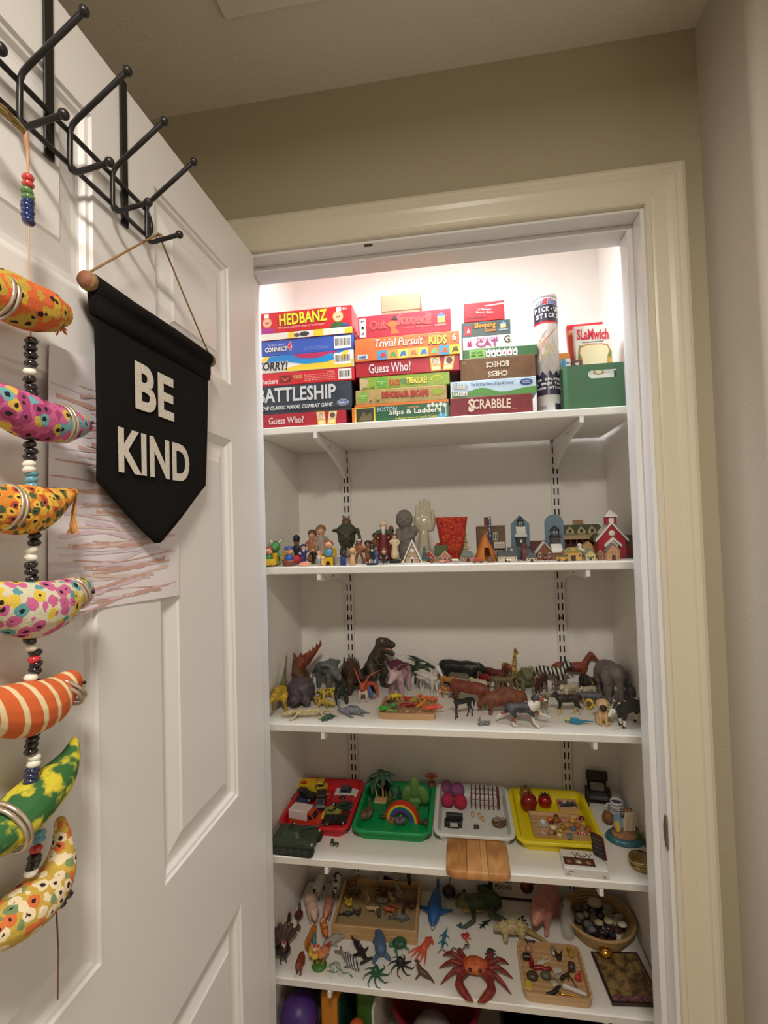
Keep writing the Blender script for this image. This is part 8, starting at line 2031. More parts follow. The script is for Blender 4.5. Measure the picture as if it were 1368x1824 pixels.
ob('tin_body', MB().lathe([(.0005,0),(.025,0),(.0265,.002),(.0265,.011),(.0005,.011)], 28), bras, br)
ob('tin_lid', MB().lathe([(.0005,.0112),(.0275,.0112),(.0275,.020),(.026,.022),(.012,.0235),(.0005,.024)], 28), bras, br)
# ------------------------------------------------------------------ fifth shelf: farm and sea creatures, boxes and baskets
Z5 = SHELF[5]
GS = 'toy animals on the fifth shelf'
a5 = lambda name, label, q, ch, m, rz=0, fit='z', k=1., vox=44, cat='toy animal', **kw: an(name, label, q, ch, m, rz, fit, k * (.80 if fit == 'z' else 1.25), vox, cat, GS, Z5, **kw)
def fowl(tail=1., fan=False):
 c = [('b', [(-.2,0,.42,.19),(.1,0,.44,.2)]),('b', [(.15,0,.55,.13),(.22,0,.76,.095)]),('h', [(.24,0,.84,.1),(.36,0,.81,.035)]),('k', [(.2,0,.94,.05),(.3,0,.94,.045)]),('k', [(.3,0,.72,.045),(.3,0,.66,.035)])]
 if fan:
  c += [('t', [(-.2,0,.45,.1),(-.42,.5 * math.sin(a),.5 + .42 * math.cos(a),.11),(-.46,.62 * math.sin(a),.5 + .52 * math.cos(a),.08)]) for a in (-1.3,-.8,-.4,0,.4,.8,1.3)]
 else:
  c += [('t', [(-.3,0,.48,.12),(-.48,0,.72 * tail, .09),(-.6,0,.86 * tail, .04)])]
 return c + [('l', [(0, s * .08,.3,.05),(.02, s * .09,.05,.035),(.12, s * .1,.02,.03)]) for s in (-1,1)] + [('b', [(-.25, s * .17,.44,.08),(.08, s * .19,.46,.1)]) for s in (-1,1)]
a5('sheep_toy', 'white sheep toy with black face and legs at the back by the sandbox', (-0.0251,0.5207,0.0651), SHEEP(), cm((206,200,188), h=(34,32,32), m=(34,32,32), l=(34,32,32), f=(30,28,28), e=(34,32,32)),-95)
a5('cow_toy', 'black and white cow toy standing against the side of the wooden sandbox', (0.0276,0.5400,0.0702), COW(L=1.0), cm(mat((206,200,190),.5, kind='noise', c2=(34,32,34), scale=40, thr=.5, soft=.02), f=(34,32,32), h=(34,32,34)),-82)
a5('pig_toy', 'pale pink pig toy walking toward the orange tiger', (-0.0234,0.4446,0.0639), PIG(), cm((208,174,156)),-62)
a5('pig_toy', 'smaller rosy pink pig toy beside the sandbox', (0.0242,0.4514,0.0479), PIG(), cm((196,132,114)),-86)
a5('rooster_toy', 'dark red-brown rooster toy behind the black hen', (-0.0541,0.4371,0.0447), fowl(), cm((84,40,34), k=(150,36,36), l=(160,120,60), t=(60,34,30)),-80, k=1.25)
a5('hen_toy', 'small dark speckled hen toy on the shelf before the red rooster', (-0.0447,0.4062,0.0270), fowl(.8), cm(skinm((64,52,40),(120,104,60),300), k=(130,40,40)),-70, k=1.2)
a5('hen_toy', 'black hen toy close to the closet side wall', (-0.0844,0.4258,0.0423), fowl(), cm((44,38,34), k=(140,36,36), t=(36,32,30), l=(150,120,60)),-20, k=1.2)
a5('parrot_toy', 'pale yellow toy bird standing in front of the black hen', (-0.0647,0.3866,0.0462), fowl(.7), cm((206,194,110), h=(214,196,190), k=(196,90,80), t=(180,170,60)),-50, k=1.2)
a5('turkey_toy', 'large dark turkey toy with fanned brown tail at the shelf end', (-0.0538,0.3085,0.0832), fowl(fan=True), cm((34,30,32), t=skinm((86,58,48),(60,42,38),120), h=(186,160,160), k=(150,36,50), l=(80,60,50)),-58, vox=56, k=1.15)
a5('tiger_toy', 'orange tiger toy seen head on in the middle of the farm animals', (0.0051,0.3409,0.0551), CAT(L=1.4), cm(skinm((204,120,40),(176,96,30),120)),-94)
a5('calico_dog_toy', 'orange, white and black patched dog toy beside the rosy pig', (0.0303,0.3952,0.0450), PIG(D=.3, L=1.1), cm(mat((206,112,44),.5, kind='noise', c2=(216,200,184), scale=60, thr=.56, soft=.02), h=(204,106,40), e=(60,44,36), n=(40,34,32)),-64)
a5('bear_toy', 'small reddish brown bear toy at the shelf front', (-0.0013,0.2811,0.0414), quad(L=.9, D=.3, leg=.11, neck=(.16,.04,.2), head=(.24,.19,.1,.4), tail='curl', ear=(.03,.06)), cm((122,54,36)),-88)
cpq = (0.0443,0.3010,0.0019)
cpl = thing('rooster_figurine', 'painted hen and rooster figurine on a round green base at the shelf front', 'figurine', (cpq[0], cpq[1] + .010, Z5))
ob('base', MB().lathe([(.0005,0),(.019,0),(.020,.003),(.016,.007),(.0005,.008)], 22), P(70,120,56), cpl)
body('hen', fowl(.7),.052, cm((204,126,84), t=(170,50,50), k=(180,44,44), h=(214,150,106)),(.007,.004,.0075),-120, parent=cpl, vox=44)
body('rooster', fowl(1.),.058, cm((226,180,70), t=(40,110,116), k=(186,40,44), h=(214,206,196)),(-.012,.002,.0055),-70, parent=cpl, vox=44)
FISH = [('b', [(-.5,0,.16,.05),(-.15,0,.2,.15),(.2,0,.2,.17),(.5,0,.18,.09)]),('n', [(-.5,0,.16,.05),(-.72,.14,.16,.05)]),('n', [(-.5,0,.16,.05),(-.72,-.14,.16,.05)]),('n', [(0,0,.34,.05),(-.1,0,.44,.03)]),('n', [(.15,.16,.14,.05),(0,.3,.1,.03)]),('n', [(.15,-.16,.14,.05),(0,-.3,.1,.03)])]
zf = mat((196,196,190),.35, kind='stripes', c2=(44,44,48), scale=60, thr=.55, soft=.05)
a5('fish_toy', 'silver grey toy fish with black stripes at the shelf front', (0.1273,0.3344,0.0637), FISH, cm(zf, n=(120,120,118)),-38, 'x', k=1.15)
a5('fish_toy', 'plain pale grey toy fish with long tail above the striped one', (0.0781,0.3805,0.0664), FISH, cm((150,148,138)),214, 'x')
a5('turtle_toy', 'tiny green and white turtle toy beside the rooster figurine', (0.0880,0.3021,0.0284), [('E', 'b', (0,0,.24),(.36,.28,.2)),('h', [(.38,0,.2,.1)])] + [('h', [(x, s * .26,.1,.07),(x * 1.2, s * .44,.05,.05)]) for x in (-.25,.25) for s in (-1,1)], cm(skinm((56,104,60),(206,212,200),400), h=(200,206,190)),200, 'x')
a5('snake_toy', 'small green and white snake toy coiled beside the tiny turtle', (0.1154,0.2971,0.0376), [('b', [(-.8,0,.06,.04),(-.5,.2,.08,.07),(-.1,-.1,.08,.08),(.3,.16,.08,.08),(.6,0,.09,.07),(.8,-.1,.1,.08)])], cm(skinm((60,100,58),(190,196,180),260)),-14, 'x')
SHARK = lambda w: [('b', [(-.7,0,.12,.04),(-.3,0,.2,.13),(.15,0,.22,.17 * w),(.5,0,.2,.12 * w),(.66,0,.18,.06)]),('b', [(-.7,0,.12,.05),(-.92,.0,.3,.03)]),('b', [(-.7,0,.12,.05),(-.95,.0,.04,.03)]),('b', [(.05,0,.36,.07),(-.1,0,.54,.025)])] + [('b', [(.2, s * .14,.16,.07),(.02, s * .4,.08,.04),(-.06, s * .46,.06,.02)]) for s in (-1,1)]
a5('hammerhead_toy', 'black hammerhead shark toy with long upright tail by the sandbox corner', (0.1348,0.3596,0.0689), SHARK(.8) + [('b', [(.66,-.26,.18,.06),(.66,.26,.18,.06)])], cm((34,30,32)),-52, 'x', k=1.2)
a5('seal_toy', 'slate blue hippo-like toy animal at the shelf front', (0.1849,0.3600,0.0685), [('b', [(-.3,0,.3,.24),(.1,0,.32,.24),(.35,0,.34,.18)]),('h', [(.45,0,.36,.19),(.6,0,.3,.14)]),('b', [(-.4,.2,.1,.1),(-.55,.32,.06,.07)]),('b', [(-.4,-.2,.1,.1),(-.55,-.32,.06,.07)]),('b', [(.3,.2,.1,.09)]),('b', [(.3,-.2,.1,.09)])], cm((72,96,128)),106, 'm', k=1.05)
TURT = [('E', 'b', (0,0,.24),(.38,.3,.2)),('h', [(.42,0,.2,.1),(.52,0,.2,.08)])] + [('h', [(.25, s * .26,.12,.08),(.2, s * .5,.05,.05)]) for s in (-1,1)] + [('h', [(-.3, s * .2,.1,.07),(-.44, s * .3,.05,.04)]) for s in (-1,1)]
a5('turtle_toy', 'green sea turtle toy in front of the sandbox', (0.2446,0.3891,0.0444), TURT, cm(skinm((44,104,62),(30,72,46),200), h=(60,130,80)),196, 'x')
OCTO = lambda: [('E', 'b', (-.05,0,.3),(.2,.18,.2))] + [('l', [(.1 * math.cos(a),.1 * math.sin(a),.18,.07),(.36 * math.cos(a),.36 * math.sin(a),.14,.05),(.6 * math.cos(a + .2),.6 * math.sin(a + .2),.05,.035),(.72 * math.cos(a + .5),.72 * math.sin(a + .5),.03,.02)]) for a in [2 * math.pi * (k + .5) / 8 for k in range(8)]]
a5('octopus_toy', 'dark green octopus toy with curling arms at the shelf front', (0.1977,0.3175,0.0588), OCTO(), cm((34,84,52)),20, 'x', vox=54)
a5('octopus_toy', 'black octopus toy next to the green one', (0.2546,0.3366,0.0574), OCTO(), cm((28,26,28)),0, 'x', vox=54)
a5('squid_toy', 'orange-red squid toy with trailing tentacles', (0.3068,0.3831,0.0649), [('b', [(.1,0,.16,.13),(.4,0,.18,.12),(.62,0,.18,.06)]),('b', [(.5,.18,.16,.05),(.62,0,.18,.05),(.5,-.18,.16,.05)])] + [('l', [(.1, y * .1,.14,.05),(-.2, y * .3,.1,.04),(-.55 + .1 * abs(y), y * .42,.04,.025)]) for y in (-1,-.5,0,.5,1)], cm((206,84,58)),58, 'x', vox=54)
a5('sea_lion_toy', 'dark brown and white sea lion toy with raised head', (0.3138,0.3115,0.0450), [('b', [(-.5,0,.1,.06),(-.2,0,.2,.15),(.15,0,.3,.16),(.3,0,.55,.1)]),('h', [(.32,0,.72,.1),(.46,0,.7,.05)]),('w', [(.22,0,.3,.12),(.34,0,.5,.07)]),('b', [(.2,.14,.15,.06),(.3,.3,.04,.05)]),('b', [(.2,-.14,.15,.06),(.3,-.3,.04,.05)]),('b', [(-.5,0,.1,.06),(-.7,.1,.05,.04)])], cm((84,50,36), w=(200,180,160)),160, 'm')
# wooden sandbox with small animals
sb = thing('sandbox', 'open wooden sand tray box crowded with miniature animals', 'wooden box', (.171,.492, Z5), rz=1.)
pine = wood((196,156,106),(178,136,88),8,(.15,3,1))
hx, hy, hh = .119,.092,.036
for k, (x0, x1, y0, y1) in enumerate(((-hx, hx, -hy, -hy + .008),(-hx, hx, hy - .008, hy),(-hx, -hx + .008,-hy + .0081, hy - .0081),(hx - .008, hx, -hy + .0081, hy - .0081))):
 for z0, z1 in ((0,.0175),(.018, hh)):
  ob('board', MB().bbox(x0, x1, y0, y1, z0, z1,.0008), pine, sb)
ob('sand', MB().bbox(-hx + .0081, hx - .0081,-hy + .0081, hy - .0081,.001,.018,.001), mat((176,150,108),.95, kind='noise', c2=(150,126,88), scale=500, soft=.3, bump=.6, bscale=500), sb)
ZS = Z5 + .0178
Q2 = dict(D=.26, L=1.05)
for lab, px, kind, c, L_, rz in (('yellow duckling miniature in the sandbox', (0.0858,0.4818,0.0260), fowl(.7),(222,186,50),.022,-40),('black seal miniature in the front corner of the sandbox', (0.0849,0.4572,0.0361), FISH, (44,44,44),.026,10),('small dark bird miniature at the front of the sandbox', (0.1175,0.4569,0.0191), fowl(),(60,52,44),.016,0),
  ('brown bear miniature by the side of the sandbox', (0.0880,0.5276,0.0335), PIG(),(84,62,44),.026,10),('tan horse miniature in the sandbox', (0.1355,0.5042,0.0328), HORSE(),(190,160,112),.030,-70),('tan deer miniature at the back of the sandbox', (0.0771,0.5719,0.0276), DOG(),(140,108,70),.028,20),('black and white orca miniature in the sandbox', (0.1780,0.6053,0.0349), FISH, (36,36,40),.028,-20),
  ('white goat miniature in the sandbox', (0.1653,0.5817,0.0252), SHEEP(),(186,176,160),.026,-90),('reddish spider-legged crab miniature in the sandbox', (0.1794,0.5498,0.0583), OCTO(),(110,62,42),.044,0),('white rabbit miniature at the back of the sandbox', (0.2105,0.5993,0.0185), fowl(.4),(196,186,170),.024,-90),('grey mouse miniature in the sandbox', (0.2155,0.5689,0.0204), PIG(),(170,160,146),.022,-60),
  ('black horse miniature in the back corner of the sandbox', (0.2507,0.5913,0.0344), HORSE(),(40,36,34),.034,-80),('grey elephant miniature in the sandbox', (0.1794,0.5064,0.0283), PIG(),(150,142,130),.024,180),('cream llama miniature lying in the sandbox', (0.1574,0.4682,0.0319), CAT(),(206,176,120),.028,0),('striped badger miniature at the sandbox front', (0.1743,0.4701,0.0191), PIG(),(92,84,74),.022,-80),
  ('orange fox miniature in the sandbox', (0.2159,0.4884,0.0171), CAT(),(180,92,46),.024,160),('orange tiger miniature at the sandbox front', (0.2089,0.4688,0.0233), CAT(),(176,92,40),.028,175),('grey crocodile miniature at the front edge of the sandbox', (0.2392,0.4644,0.0462), FISH, (104,110,108),.036,4),('brown moose miniature in the sandbox', (0.2498,0.4841,0.0234), HORSE(),(92,60,44),.030,-100),('pinkish bird miniature in the sandbox', (0.2305,0.5292,0.0198), fowl(),(176,146,126),.022,-60),
  ('dark red hen miniature by the sandbox side', (0.2651,0.4913,0.0214), fowl(),(96,50,40),.024,-120),('pale fawn miniature in the middle of the sandbox', (0.2021,0.5174,0.0241), DOG(),(190,168,130),.028,-60)):
 toy(lab.split(' miniature')[0].split()[-1] + '_miniature', lab, 'miniature', kind, (px[0], px[1], L_), ZS, cm(skinm(c, tuple(int(v * .75) for v in c),300)), rz, 'miniature animals in the sandbox', 'm', 34,1.8)
# big shark, frog, fossil-like lizard and pig
a5('shark_toy', 'large blue toy shark with white grinning jaw beside the sandbox', ((0.3346,0.5217,0.0042)[0], (0.3346,0.5217,0.0042)[1], .150), SHARK(1.15) + [('w', [(.3,0,.10,.12),(.56,0,.10,.085),(.70,0,.13,.05)]),('e', [(.5,.12,.26,.03)]),('e', [(.5,-.12,.26,.03)])], cm((36,92,156), w=(206,206,200), e=(20,20,24)),-93, 'x', vox=64)
FROG = [('b', [(-.4,0,.2,.13),(0,0,.24,.18),(.3,0,.26,.15)]),('h', [(.38,0,.28,.16),(.55,0,.24,.1)]),('b', [(.38,.12,.42,.06)]),('b', [(.38,-.12,.42,.06)]),('w', [(0,0,.12,.13),(.4,0,.14,.11)])] + [('b', [(-.38, s * .12,.2,.11),(-.1, s * .42,.24,.08),(-.5, s * .58,.1,.055),(-.75, s * .5,.05,.045)]) for s in (-1,1)] + [('b', [(-.75, s * .5,.05,.04),(-.95, s * .5 + d, .04,.02)]) for s in (-1,1) for d in (-.14,0,.14)] + [('b', [(.25, s * .14,.18,.07),(.3, s * .42,.14,.05),(.55, s * .46,.05,.045)]) for s in (-1,1)]
a5('bullfrog_toy', 'large dark green frog toy with yellow belly stretching its long legs', (0.4668,0.5404,0.1547), FROG, cm(skinm((62,78,48),(44,56,38),70), w=(176,156,84), h=skinm((104,100,52),(76,74,44),90)),196, 'x', vox=72)
a5('gecko_toy', 'turquoise gecko toy beside the blue shark', (0.3664,0.4215,0.0663), [('b', [(-.3,0,.1,.07),(0,0,.11,.09),(.3,0,.11,.07)]),('h', [(.34,0,.12,.08),(.5,0,.1,.05)]),('t', [(-.3,0,.1,.06),(-.6,.05,.06,.035),(-.9,0,.04,.012)])] + [('l', [(x, s * .06,.1,.04),(x + .05, s * .2,.06,.03),(x + .13, s * .24,.03,.03)]) for x in (-.2,.2) for s in (-1,1)], cm((40,120,140)),-98, 'x', k=1.0)
for kind, lab, q, c, L_, rz, c2 in (('frog', 'small blue-green tree frog toy near the big frog', (0.4063,0.4762,0.0406),(50,110,124),.024,60,(24,40,50)),('frog', 'red poison frog toy in the middle of the shelf', (0.4191,0.4351,0.0480),(186,44,36),.032,30, None),('lizard', 'black lizard toy with long tail pointing up', (0.4734,0.4895,0.0949),(34,36,36),.058,-130, None),('frog', 'dark green and black spotted frog toy above the crab', (0.4852,0.3980,0.0506),(60,76,50),.034,-60,(30,36,30)),('scorpion', 'tiny black scorpion toy above the crab claw', (0.4168,0.4170,0.0259),(36,32,32),.020,40, None)):
 o = bug(lab, q[0], q[1], kind, c, L_, rz, Z5, c2)
a5('snake_toy', 'small black and white banded snake toy above the crab', (0.3891,0.4038,0.0728), [('b', [(-.8,-.1,.05,.03),(-.55,.16,.06,.05),(-.25,-.14,.06,.055),(.05,.16,.06,.06),(.35,-.1,.06,.06),(.62,.14,.07,.055),(.8,.1,.08,.06)])], cm(mat((44,42,40),.4, kind='stripes', c2=(190,186,176), scale=90, thr=.6, soft=.05)),12, 'x', vox=50)
a5('iguana_toy', 'cream spiny iguana toy with a long curled tail beside the pink pig', (0.5525,0.4507,0.0892), [('b', [(-.35,0,.36,.19),(0,0,.42,.24),(.28,0,.38,.18)]),('h', [(.36,0,.44,.16),(.56,0,.38,.10)]),('t', [(-.45,0,.3,.1),(-.8,.1,.14,.07),(-1.1,.34,.08,.05),(-1.1,.62,.07,.025)])] + legs4(.28,.22,.3,.075,.8) + spikes([(-.3,0,.56),(.3,0,.56)], 6,.14,.05, 'b'), cm(skinm((198,182,132),(150,128,84),180), t=skinm((186,158,90),(140,112,60),120)),190, 'x', k=1.28, vox=60)
a5('pig_toy', 'large pink pig toy with yellowish pouch behind the glass bottle', (0.6461,0.4825,0.1102), PIG(L=1.0), cm((190,126,112)),-118, k=1.0)
cq = (0.4436,0.3333,0.0040)
crab = [('E', 'b', (-.02,0,.26),(.24,.34,.17)),('c', [(.2,-.13,.3,.05)]),('c', [(.2,.13,.3,.05)])]
for s in (-1,1):
 for x0, kx, ky, tx, ty, kz in ((-.12,-.36,.44,-.56,.50,.34),(-.05,-.22,.64,-.44,.92,.34),(.02,.02,.62,-.02,1.0,.32),(.08,.24,.56,.44,.92,.28)):
  crab.append(('l', [(x0, s * .24,.24,.07),(kx, s * ky, kz, .06),((kx + tx) / 2, s * (ky + ty) / 2, kz * .62,.048),(tx, s * ty, .03,.018)]))
 crab += [('l', [(.12, s * .2,.2,.08),(.30, s * .40,.18,.10),(.50, s * .42,.16,.12),(.64, s * .34,.15,.11)]),('l', [(.64, s * .34,.15,.10),(.80, s * .20,.12,.07),(.84, s * .06,.1,.025)]),('w', [(.62, s * .24,.14,.05),(.74, s * .12,.11,.03)])]
a5('crab_toy', 'large dark red crab toy with orange shell at the shelf front', (cq[0], cq[1], (0.4436,0.3333,0.1497)[2]), crab, cm(skinm((136,44,34),(110,32,28),70), b=skinm((206,112,50),(176,70,40),60), c=(90,30,26), w=(206,160,130)),-92, 'y', vox=92)
# ray-like dark pod and sign
ch_ = thing('cherry_toy', 'dark round toy cherry with a thin upright stem beside the shark', 'toy fruit', put(Z5,((0.3732,0.5759,0.0048)[0], (0.3732,0.5759,0.0048)[1] + .01,0)))
ob('fruit_body', MB().sph((0,0,.016),(.020,.018,.016),18,12), P(44,22,26), ch_)
ob('stem', MB().tube([(0,0,.031),(.004,0,.052),(.010,0,.070)], .0012,6), P(50,40,34), ch_)
gp_ = thing('framed_sign', 'dark framed white sign lettered GEORGIA PEACHES against the back wall', 'sign', (.585,.590, Z5 + .0012), rot=(R(-8),0, R(-1)))
ob('frame', MB().bbox(-.092,.092,0,.006,0,.082,.001), P(44,34,30), gp_)
ob('sheet', MB().bbox(-.080,.086,-.0008,.0002,.008,.074,.0002), P(196,188,170), gp_)
text('THE', .014,.005, ink((60,50,46)), gp_, (-.058,-.001,.066),(90,0,0))
text('GEORGIA', .050,.013, ink((50,42,40)), gp_, (-.048,-.001,.052),(90,0,0),.02)
text('PEACHES', .050,.013, ink((50,42,40)), gp_, (-.048,-.001,.034),(90,0,0),.02)
ob('peach_print', MB().lathe([(.0005,0),(.019,0),(.0005,.0006)], 20), P(120,44,40), gp_, loc=(.020,-.0009,.040), rot=(R(90),0,0))
ob('leaf_print', MB().tube([(.034,-.0009,.046),(.052,-.0009,.058),(.068,-.0009,.052)], [.002,.005,.001], 8, flat=(.1,1)), P(40,44,36), gp_)
# glass bottle
bt = thing('glass_bottle', 'small clear glass bottle standing behind the tray of trinkets', 'bottle', put(Z5,((0.6977,0.4677,0.0043)[0], (0.6977,0.4677,0.0043)[1] + .012,0)))
ob('bottle_glass', MB().lathe([(.0005,0),(.0175,0),(.018,.004),(.018,.062),(.010,.074),(.0092,.084),(.0112,.086),(.0112,.090),(.0080,.090),(.0078,.074),(.0160,.060),(.0160,.004),(.0005,.003)], 24), mat((226,226,214),.08, alpha=.2), bt)
# round coiled basket of stones
bc_ = (.786,.506)
bs = thing('stone_basket', 'round coiled straw basket filled with polished stones and shells', 'basket', (*bc_, Z5))
straw = mat((190,158,108),.8, kind='noise', c2=(160,126,80), scale=220, soft=.2)
ob('basket_base', MB().lathe([(.0005,0),(.066,0),(.066,.004),(.0005,.004)], 30), straw, bs)
for k in range(7):
 rb_, z = .068 + .0036 * k, .0045 + .0066 * k
 ob('coil', MB().tube([(rb_ * math.cos(a), rb_ * math.sin(a), z) for a in [2 * math.pi * j / 36 for j in range(37)]], .0043,7), straw, bs)
stones = [((56,58,66), None),((120,116,110), None),((206,196,170), None),((84,76,78), None),((40,44,54), None),((150,140,126), None),((196,190,184), None),((70,40,44), None)]
say = ['dark slate', 'mid grey', 'cream', 'mauve grey', 'blue black', 'sandy', 'pale', 'wine dark']
sm_ = []
for k in range(8):
 mb = MB().sph((0,0,0),(.011 + .003 * (k % 3),.009 + .002 * (k % 2),.007),12,8)
 me_ = ob('stone', mb, mat(stones[k][0], .22, coat=.4, kind='noise', c2=tuple(int(v * .75) for v in stones[k][0]), scale=90, soft=.15), label='%s polished stone in the straw basket' % say[k], cat='stone', group='stones in the straw basket')
 sm_.append(me_)
pts_ = []
for layer, (rmax, z, n) in enumerate(((.064,.024,24),(.060,.034,21))):
 for k in range(n):
  a = k * 2.39996 + layer
  r_ = rmax * math.sqrt((k + .5) / n)
  pts_.append((bc_[0] + r_ * math.cos(a), bc_[1] + r_ * math.sin(a), Z5 + z + .002 * (k % 3), layer, a))
for k, p in enumerate(pts_):
 o = sm_[k] if k < 8 else sm_[k % 8].copy()
 if k >= 8:
  COL.objects.link(o)
 o.location = p[:3]
 o['label'] = '%s polished stone %s toward the %s of the straw basket' % (say[k % 8], ('lower down', 'on top')[p[3]], ('side wall', 'back', 'glass bottle', 'front')[int(p[4] % 6.2832 / 1.5708 + .5) % 4])
 o.rotation_euler = (rng.uniform(-.4,.4), rng.uniform(-.4,.4), rng.uniform(0,6))
for lab, dx, dy, r_, c in (('ribbed cream scallop shell on the stones in the basket', .0,.040,.021,(186,166,130)),('smooth white pebble on the stones near the basket rim', .052,-.030,.012,(214,206,186)),('oval cream pebble on the stones in the basket', .020,-.022,.013,(206,196,160)),('pale egg-shaped pebble on the stones in the basket', -.008,-.030,.012,(200,190,150))):
 ob('shell' if 'shell' in lab else 'pebble', MB().sph((0,0,0),(r_, r_ * .8, r_ * .5),14,8), P(*c), loc=(bc_[0] + dx, bc_[1] + dy, Z5 + .047), label=lab, cat='shell' if 'shell' in lab else 'stone')
# framed picture and gold bell
fp_ = thing('glass_picture', 'dark edged flat glass picture of brown leaves lying at the shelf front', 'picture', (.8085,.366, Z5), rz=5)
ob('frame', MB().bbox(-.059,.059,-.070,.070,0,.007,.001), P(48,28,26), fp_)
ob('print', MB().box(-.054,.054,-.050,.064,.0071,.0076), mat((150,122,78),.12, kind='noise', c2=(84,66,44), scale=70, thr=.5, soft=.12), fp_)
ob('lower_border', MB().box(-.054,.054,-.064,-.0502,.0071,.0076), mat((76,50,56),.15, kind='noise', c2=(140,96,100), scale=120, soft=.1), fp_)
bl_ = thing('gold_bell', 'shiny gold round bell resting on the back of the glass picture', 'bell', (.778,.420, Z5 + .0078))
gold = mat((206,156,60),.2,1.0)
ob('bell_body', MB().lathe([(.0005,0),(.010,.001),(.0165,.006),(.017,.011),(.0125,.017),(.010,.0185),(.0105,.0205),(.006,.022),(.0005,.022)], 24), gold, bl_)
ob('loop', MB().tube([(.004 * math.cos(a),0,.0255 + .004 * math.sin(a)) for a in [2 * math.pi * j / 14 for j in range(15)]], .0009,6), gold, bl_)
# tray of trinkets
tt = (.634,.354)
tray('wooden_tray', 'rounded light wooden tray of dark trinkets and bones at the shelf front', (*tt, Z5),.080,.077,.018, oak, .018,.006)
ZT = Z5 + .0062
def tk_(name, label, q, mb, m, rz=0, lift=0.):
 o = ob(name, mb, m, loc=(q[0], q[1], ZT + lift), rz=rz, label=label + ' in the tray of trinkets', cat='trinket')
 o.scale = (1.35,1.35,1.35)
 return o
slab = lambda a, b, c: MB().bbox(-a, a, -b, b, 0, c, min(a, b, c) * .3)
DK = P(34,30,30)
toy('cat_trinket', 'black cat figure in the back corner of the tray of trinkets', 'trinket', CAT(),((0.5911,0.4275,0.0015)[0], (0.5911,0.4275,0.0015)[1], .036), ZT, cm((32,28,28)),180, None, 'x', 40)
tk_('ball_trinket', 'pinkish rubber ball', (0.5839,0.4073,0.0015), MB().sph((0,0,.007),.007,14,10), P(176,128,104))
tk_('chair_trinket', 'tiny black chair shape', (0.5759,0.3860,0.0015), slab(.007,.005,.010), DK)
tk_('bottle_trinket', 'tiny red bottle', (0.5878,0.3644,0.0015), MB().lathe([(.0005,0),(.0042,0),(.0042,.012),(.0016,.016),(.0016,.021),(.0005,.021)], 14), P(140,24,30))
toy('skeleton_trinket', 'white rubber skeleton in the tray of trinkets', 'trinket', person('wide', ((.1,.1),(.1,.1)), hair=None),((0.6294,0.3940,0.0015)[0], (0.6294,0.3940,0.0015)[1], .038), ZT, {k: P(214,206,184) for k in 'skpoa'}, 40, None, 'm', 44, rot=(0, R(-84), R(40)))
tk_('vial_trinket', 'silver capped glass tube', (0.6411,0.4193,0.0015), MB().cyl((0,-.012,.004),(0,.012,.004),.0042, n=14), mat((170,176,170),.15,.6))
toy('dragon_trinket', 'black horned beast head figure in the tray of trinkets', 'trinket', [('b', [(0,0,.3,.25),(.2,0,.4,.2)]),('b', [(0,.15,.5,.1),(-.05,.3,.9,.04)]),('b', [(0,-.15,.5,.1),(-.05,-.3,.9,.04)])], ((0.6571,0.3940,0.0015)[0], (0.6571,0.3940,0.0015)[1], .026), ZT, cm((44,30,26)),-90, None, 'z', 36)
tk_('red_worm', 'dark red rubber strip', (0.6138,0.3563,0.0014), MB().tube([(-.014,0,.004),(-.004,.002,.005),(.005,-.001,.004),(.013,.002,.004)], .0040,8), P(140,24,30))
tk_('comb_trinket', 'small grey-white comb', (0.6417,0.3502,0.0014), MB().bbox(-.008,.008,.002,.010,0,.003,.0005).bbox(-.0075,-.0055,-.010,.0019,0,.0025,.0003).bbox(-.0035,-.0015,-.010,.0019,0,.0025,.0003).bbox(.0010,.003,-.010,.0019,0,.0025,.0003).bbox(.005,.007,-.010,.0019,0,.0025,.0003), P(196,192,178),14,.004)
tk_('frame_trinket', 'tiny black picture with yellow frame', (0.5691,0.3111,0.0014), slab(.007,.009,.004), P(206,180,70),-14)
tk_('rock_trinket', 'dark brown rough stone', (0.5824,0.3323,0.0014), MB().sph((0,0,.006),(.011,.009,.006),9,6), P(70,60,50))
tk_('shell_trinket', 'grey-green stone', (0.6192,0.3321,0.0014), MB().sph((0,0,.006),(.010,.008,.006),9,6), P(86,88,74))
tk_('bowl_trinket', 'small cream heart shape', (0.6289,0.3183,0.0014), MB().lathe([(.0005,0),(.008,0),(.009,.004),(.0005,.005)], 5), P(190,176,140),20)
tk_('claw_trinket', 'black rubber claw', (0.6345,0.3058,0.0014), MB().tube([(-.016,-.002,.003),(-.004,0,.004),(.004,.008,.006),(.010,.014,.004)], [.002,.004,.003,.0015], 8), DK)
tk_('bone_trinket', 'white ribbed bone', (0.6734,0.3091,0.0014), MB().tube([(-.015,.005,.004),(-.005,.002,.004),(.006,-.002,.004),(.017,-.006,.004)], [.005,.0035,.0036,.0032], 8), P(210,204,196))
tk_('gold_chain', 'fine gold chain', (0.6567,0.2984,0.0014), MB().tube([(-.014,.002,.002),(-.006,-.001,.002),(.002,.001,.002),(.012,-.002,.002)], .0016,6), gold)
tk_('pin_trinket', 'silver pin', (0.6785,0.3347,0.0014), MB().tube([(-.006,.012,.006),(.004,-.014,.003)], .0012,6), mat((176,170,160),.2,1.))
tk_('jar_trinket', 'dark glass jar', (0.6828,0.3693,0.0014), MB().lathe([(.0005,0),(.007,0),(.007,.010),(.0005,.012)], 14), P(70,60,52, rough=.15))
net = lambda c: mat(c, .6, alpha=.75)
pou = lambda r_: [('b', [(0,0,.3,.3),(.1,.1,.4,.28)]),('b', [(.0,0,.5,.2),(-.1,.05,.85,.16),(-.2,.1,1.,.2)])]
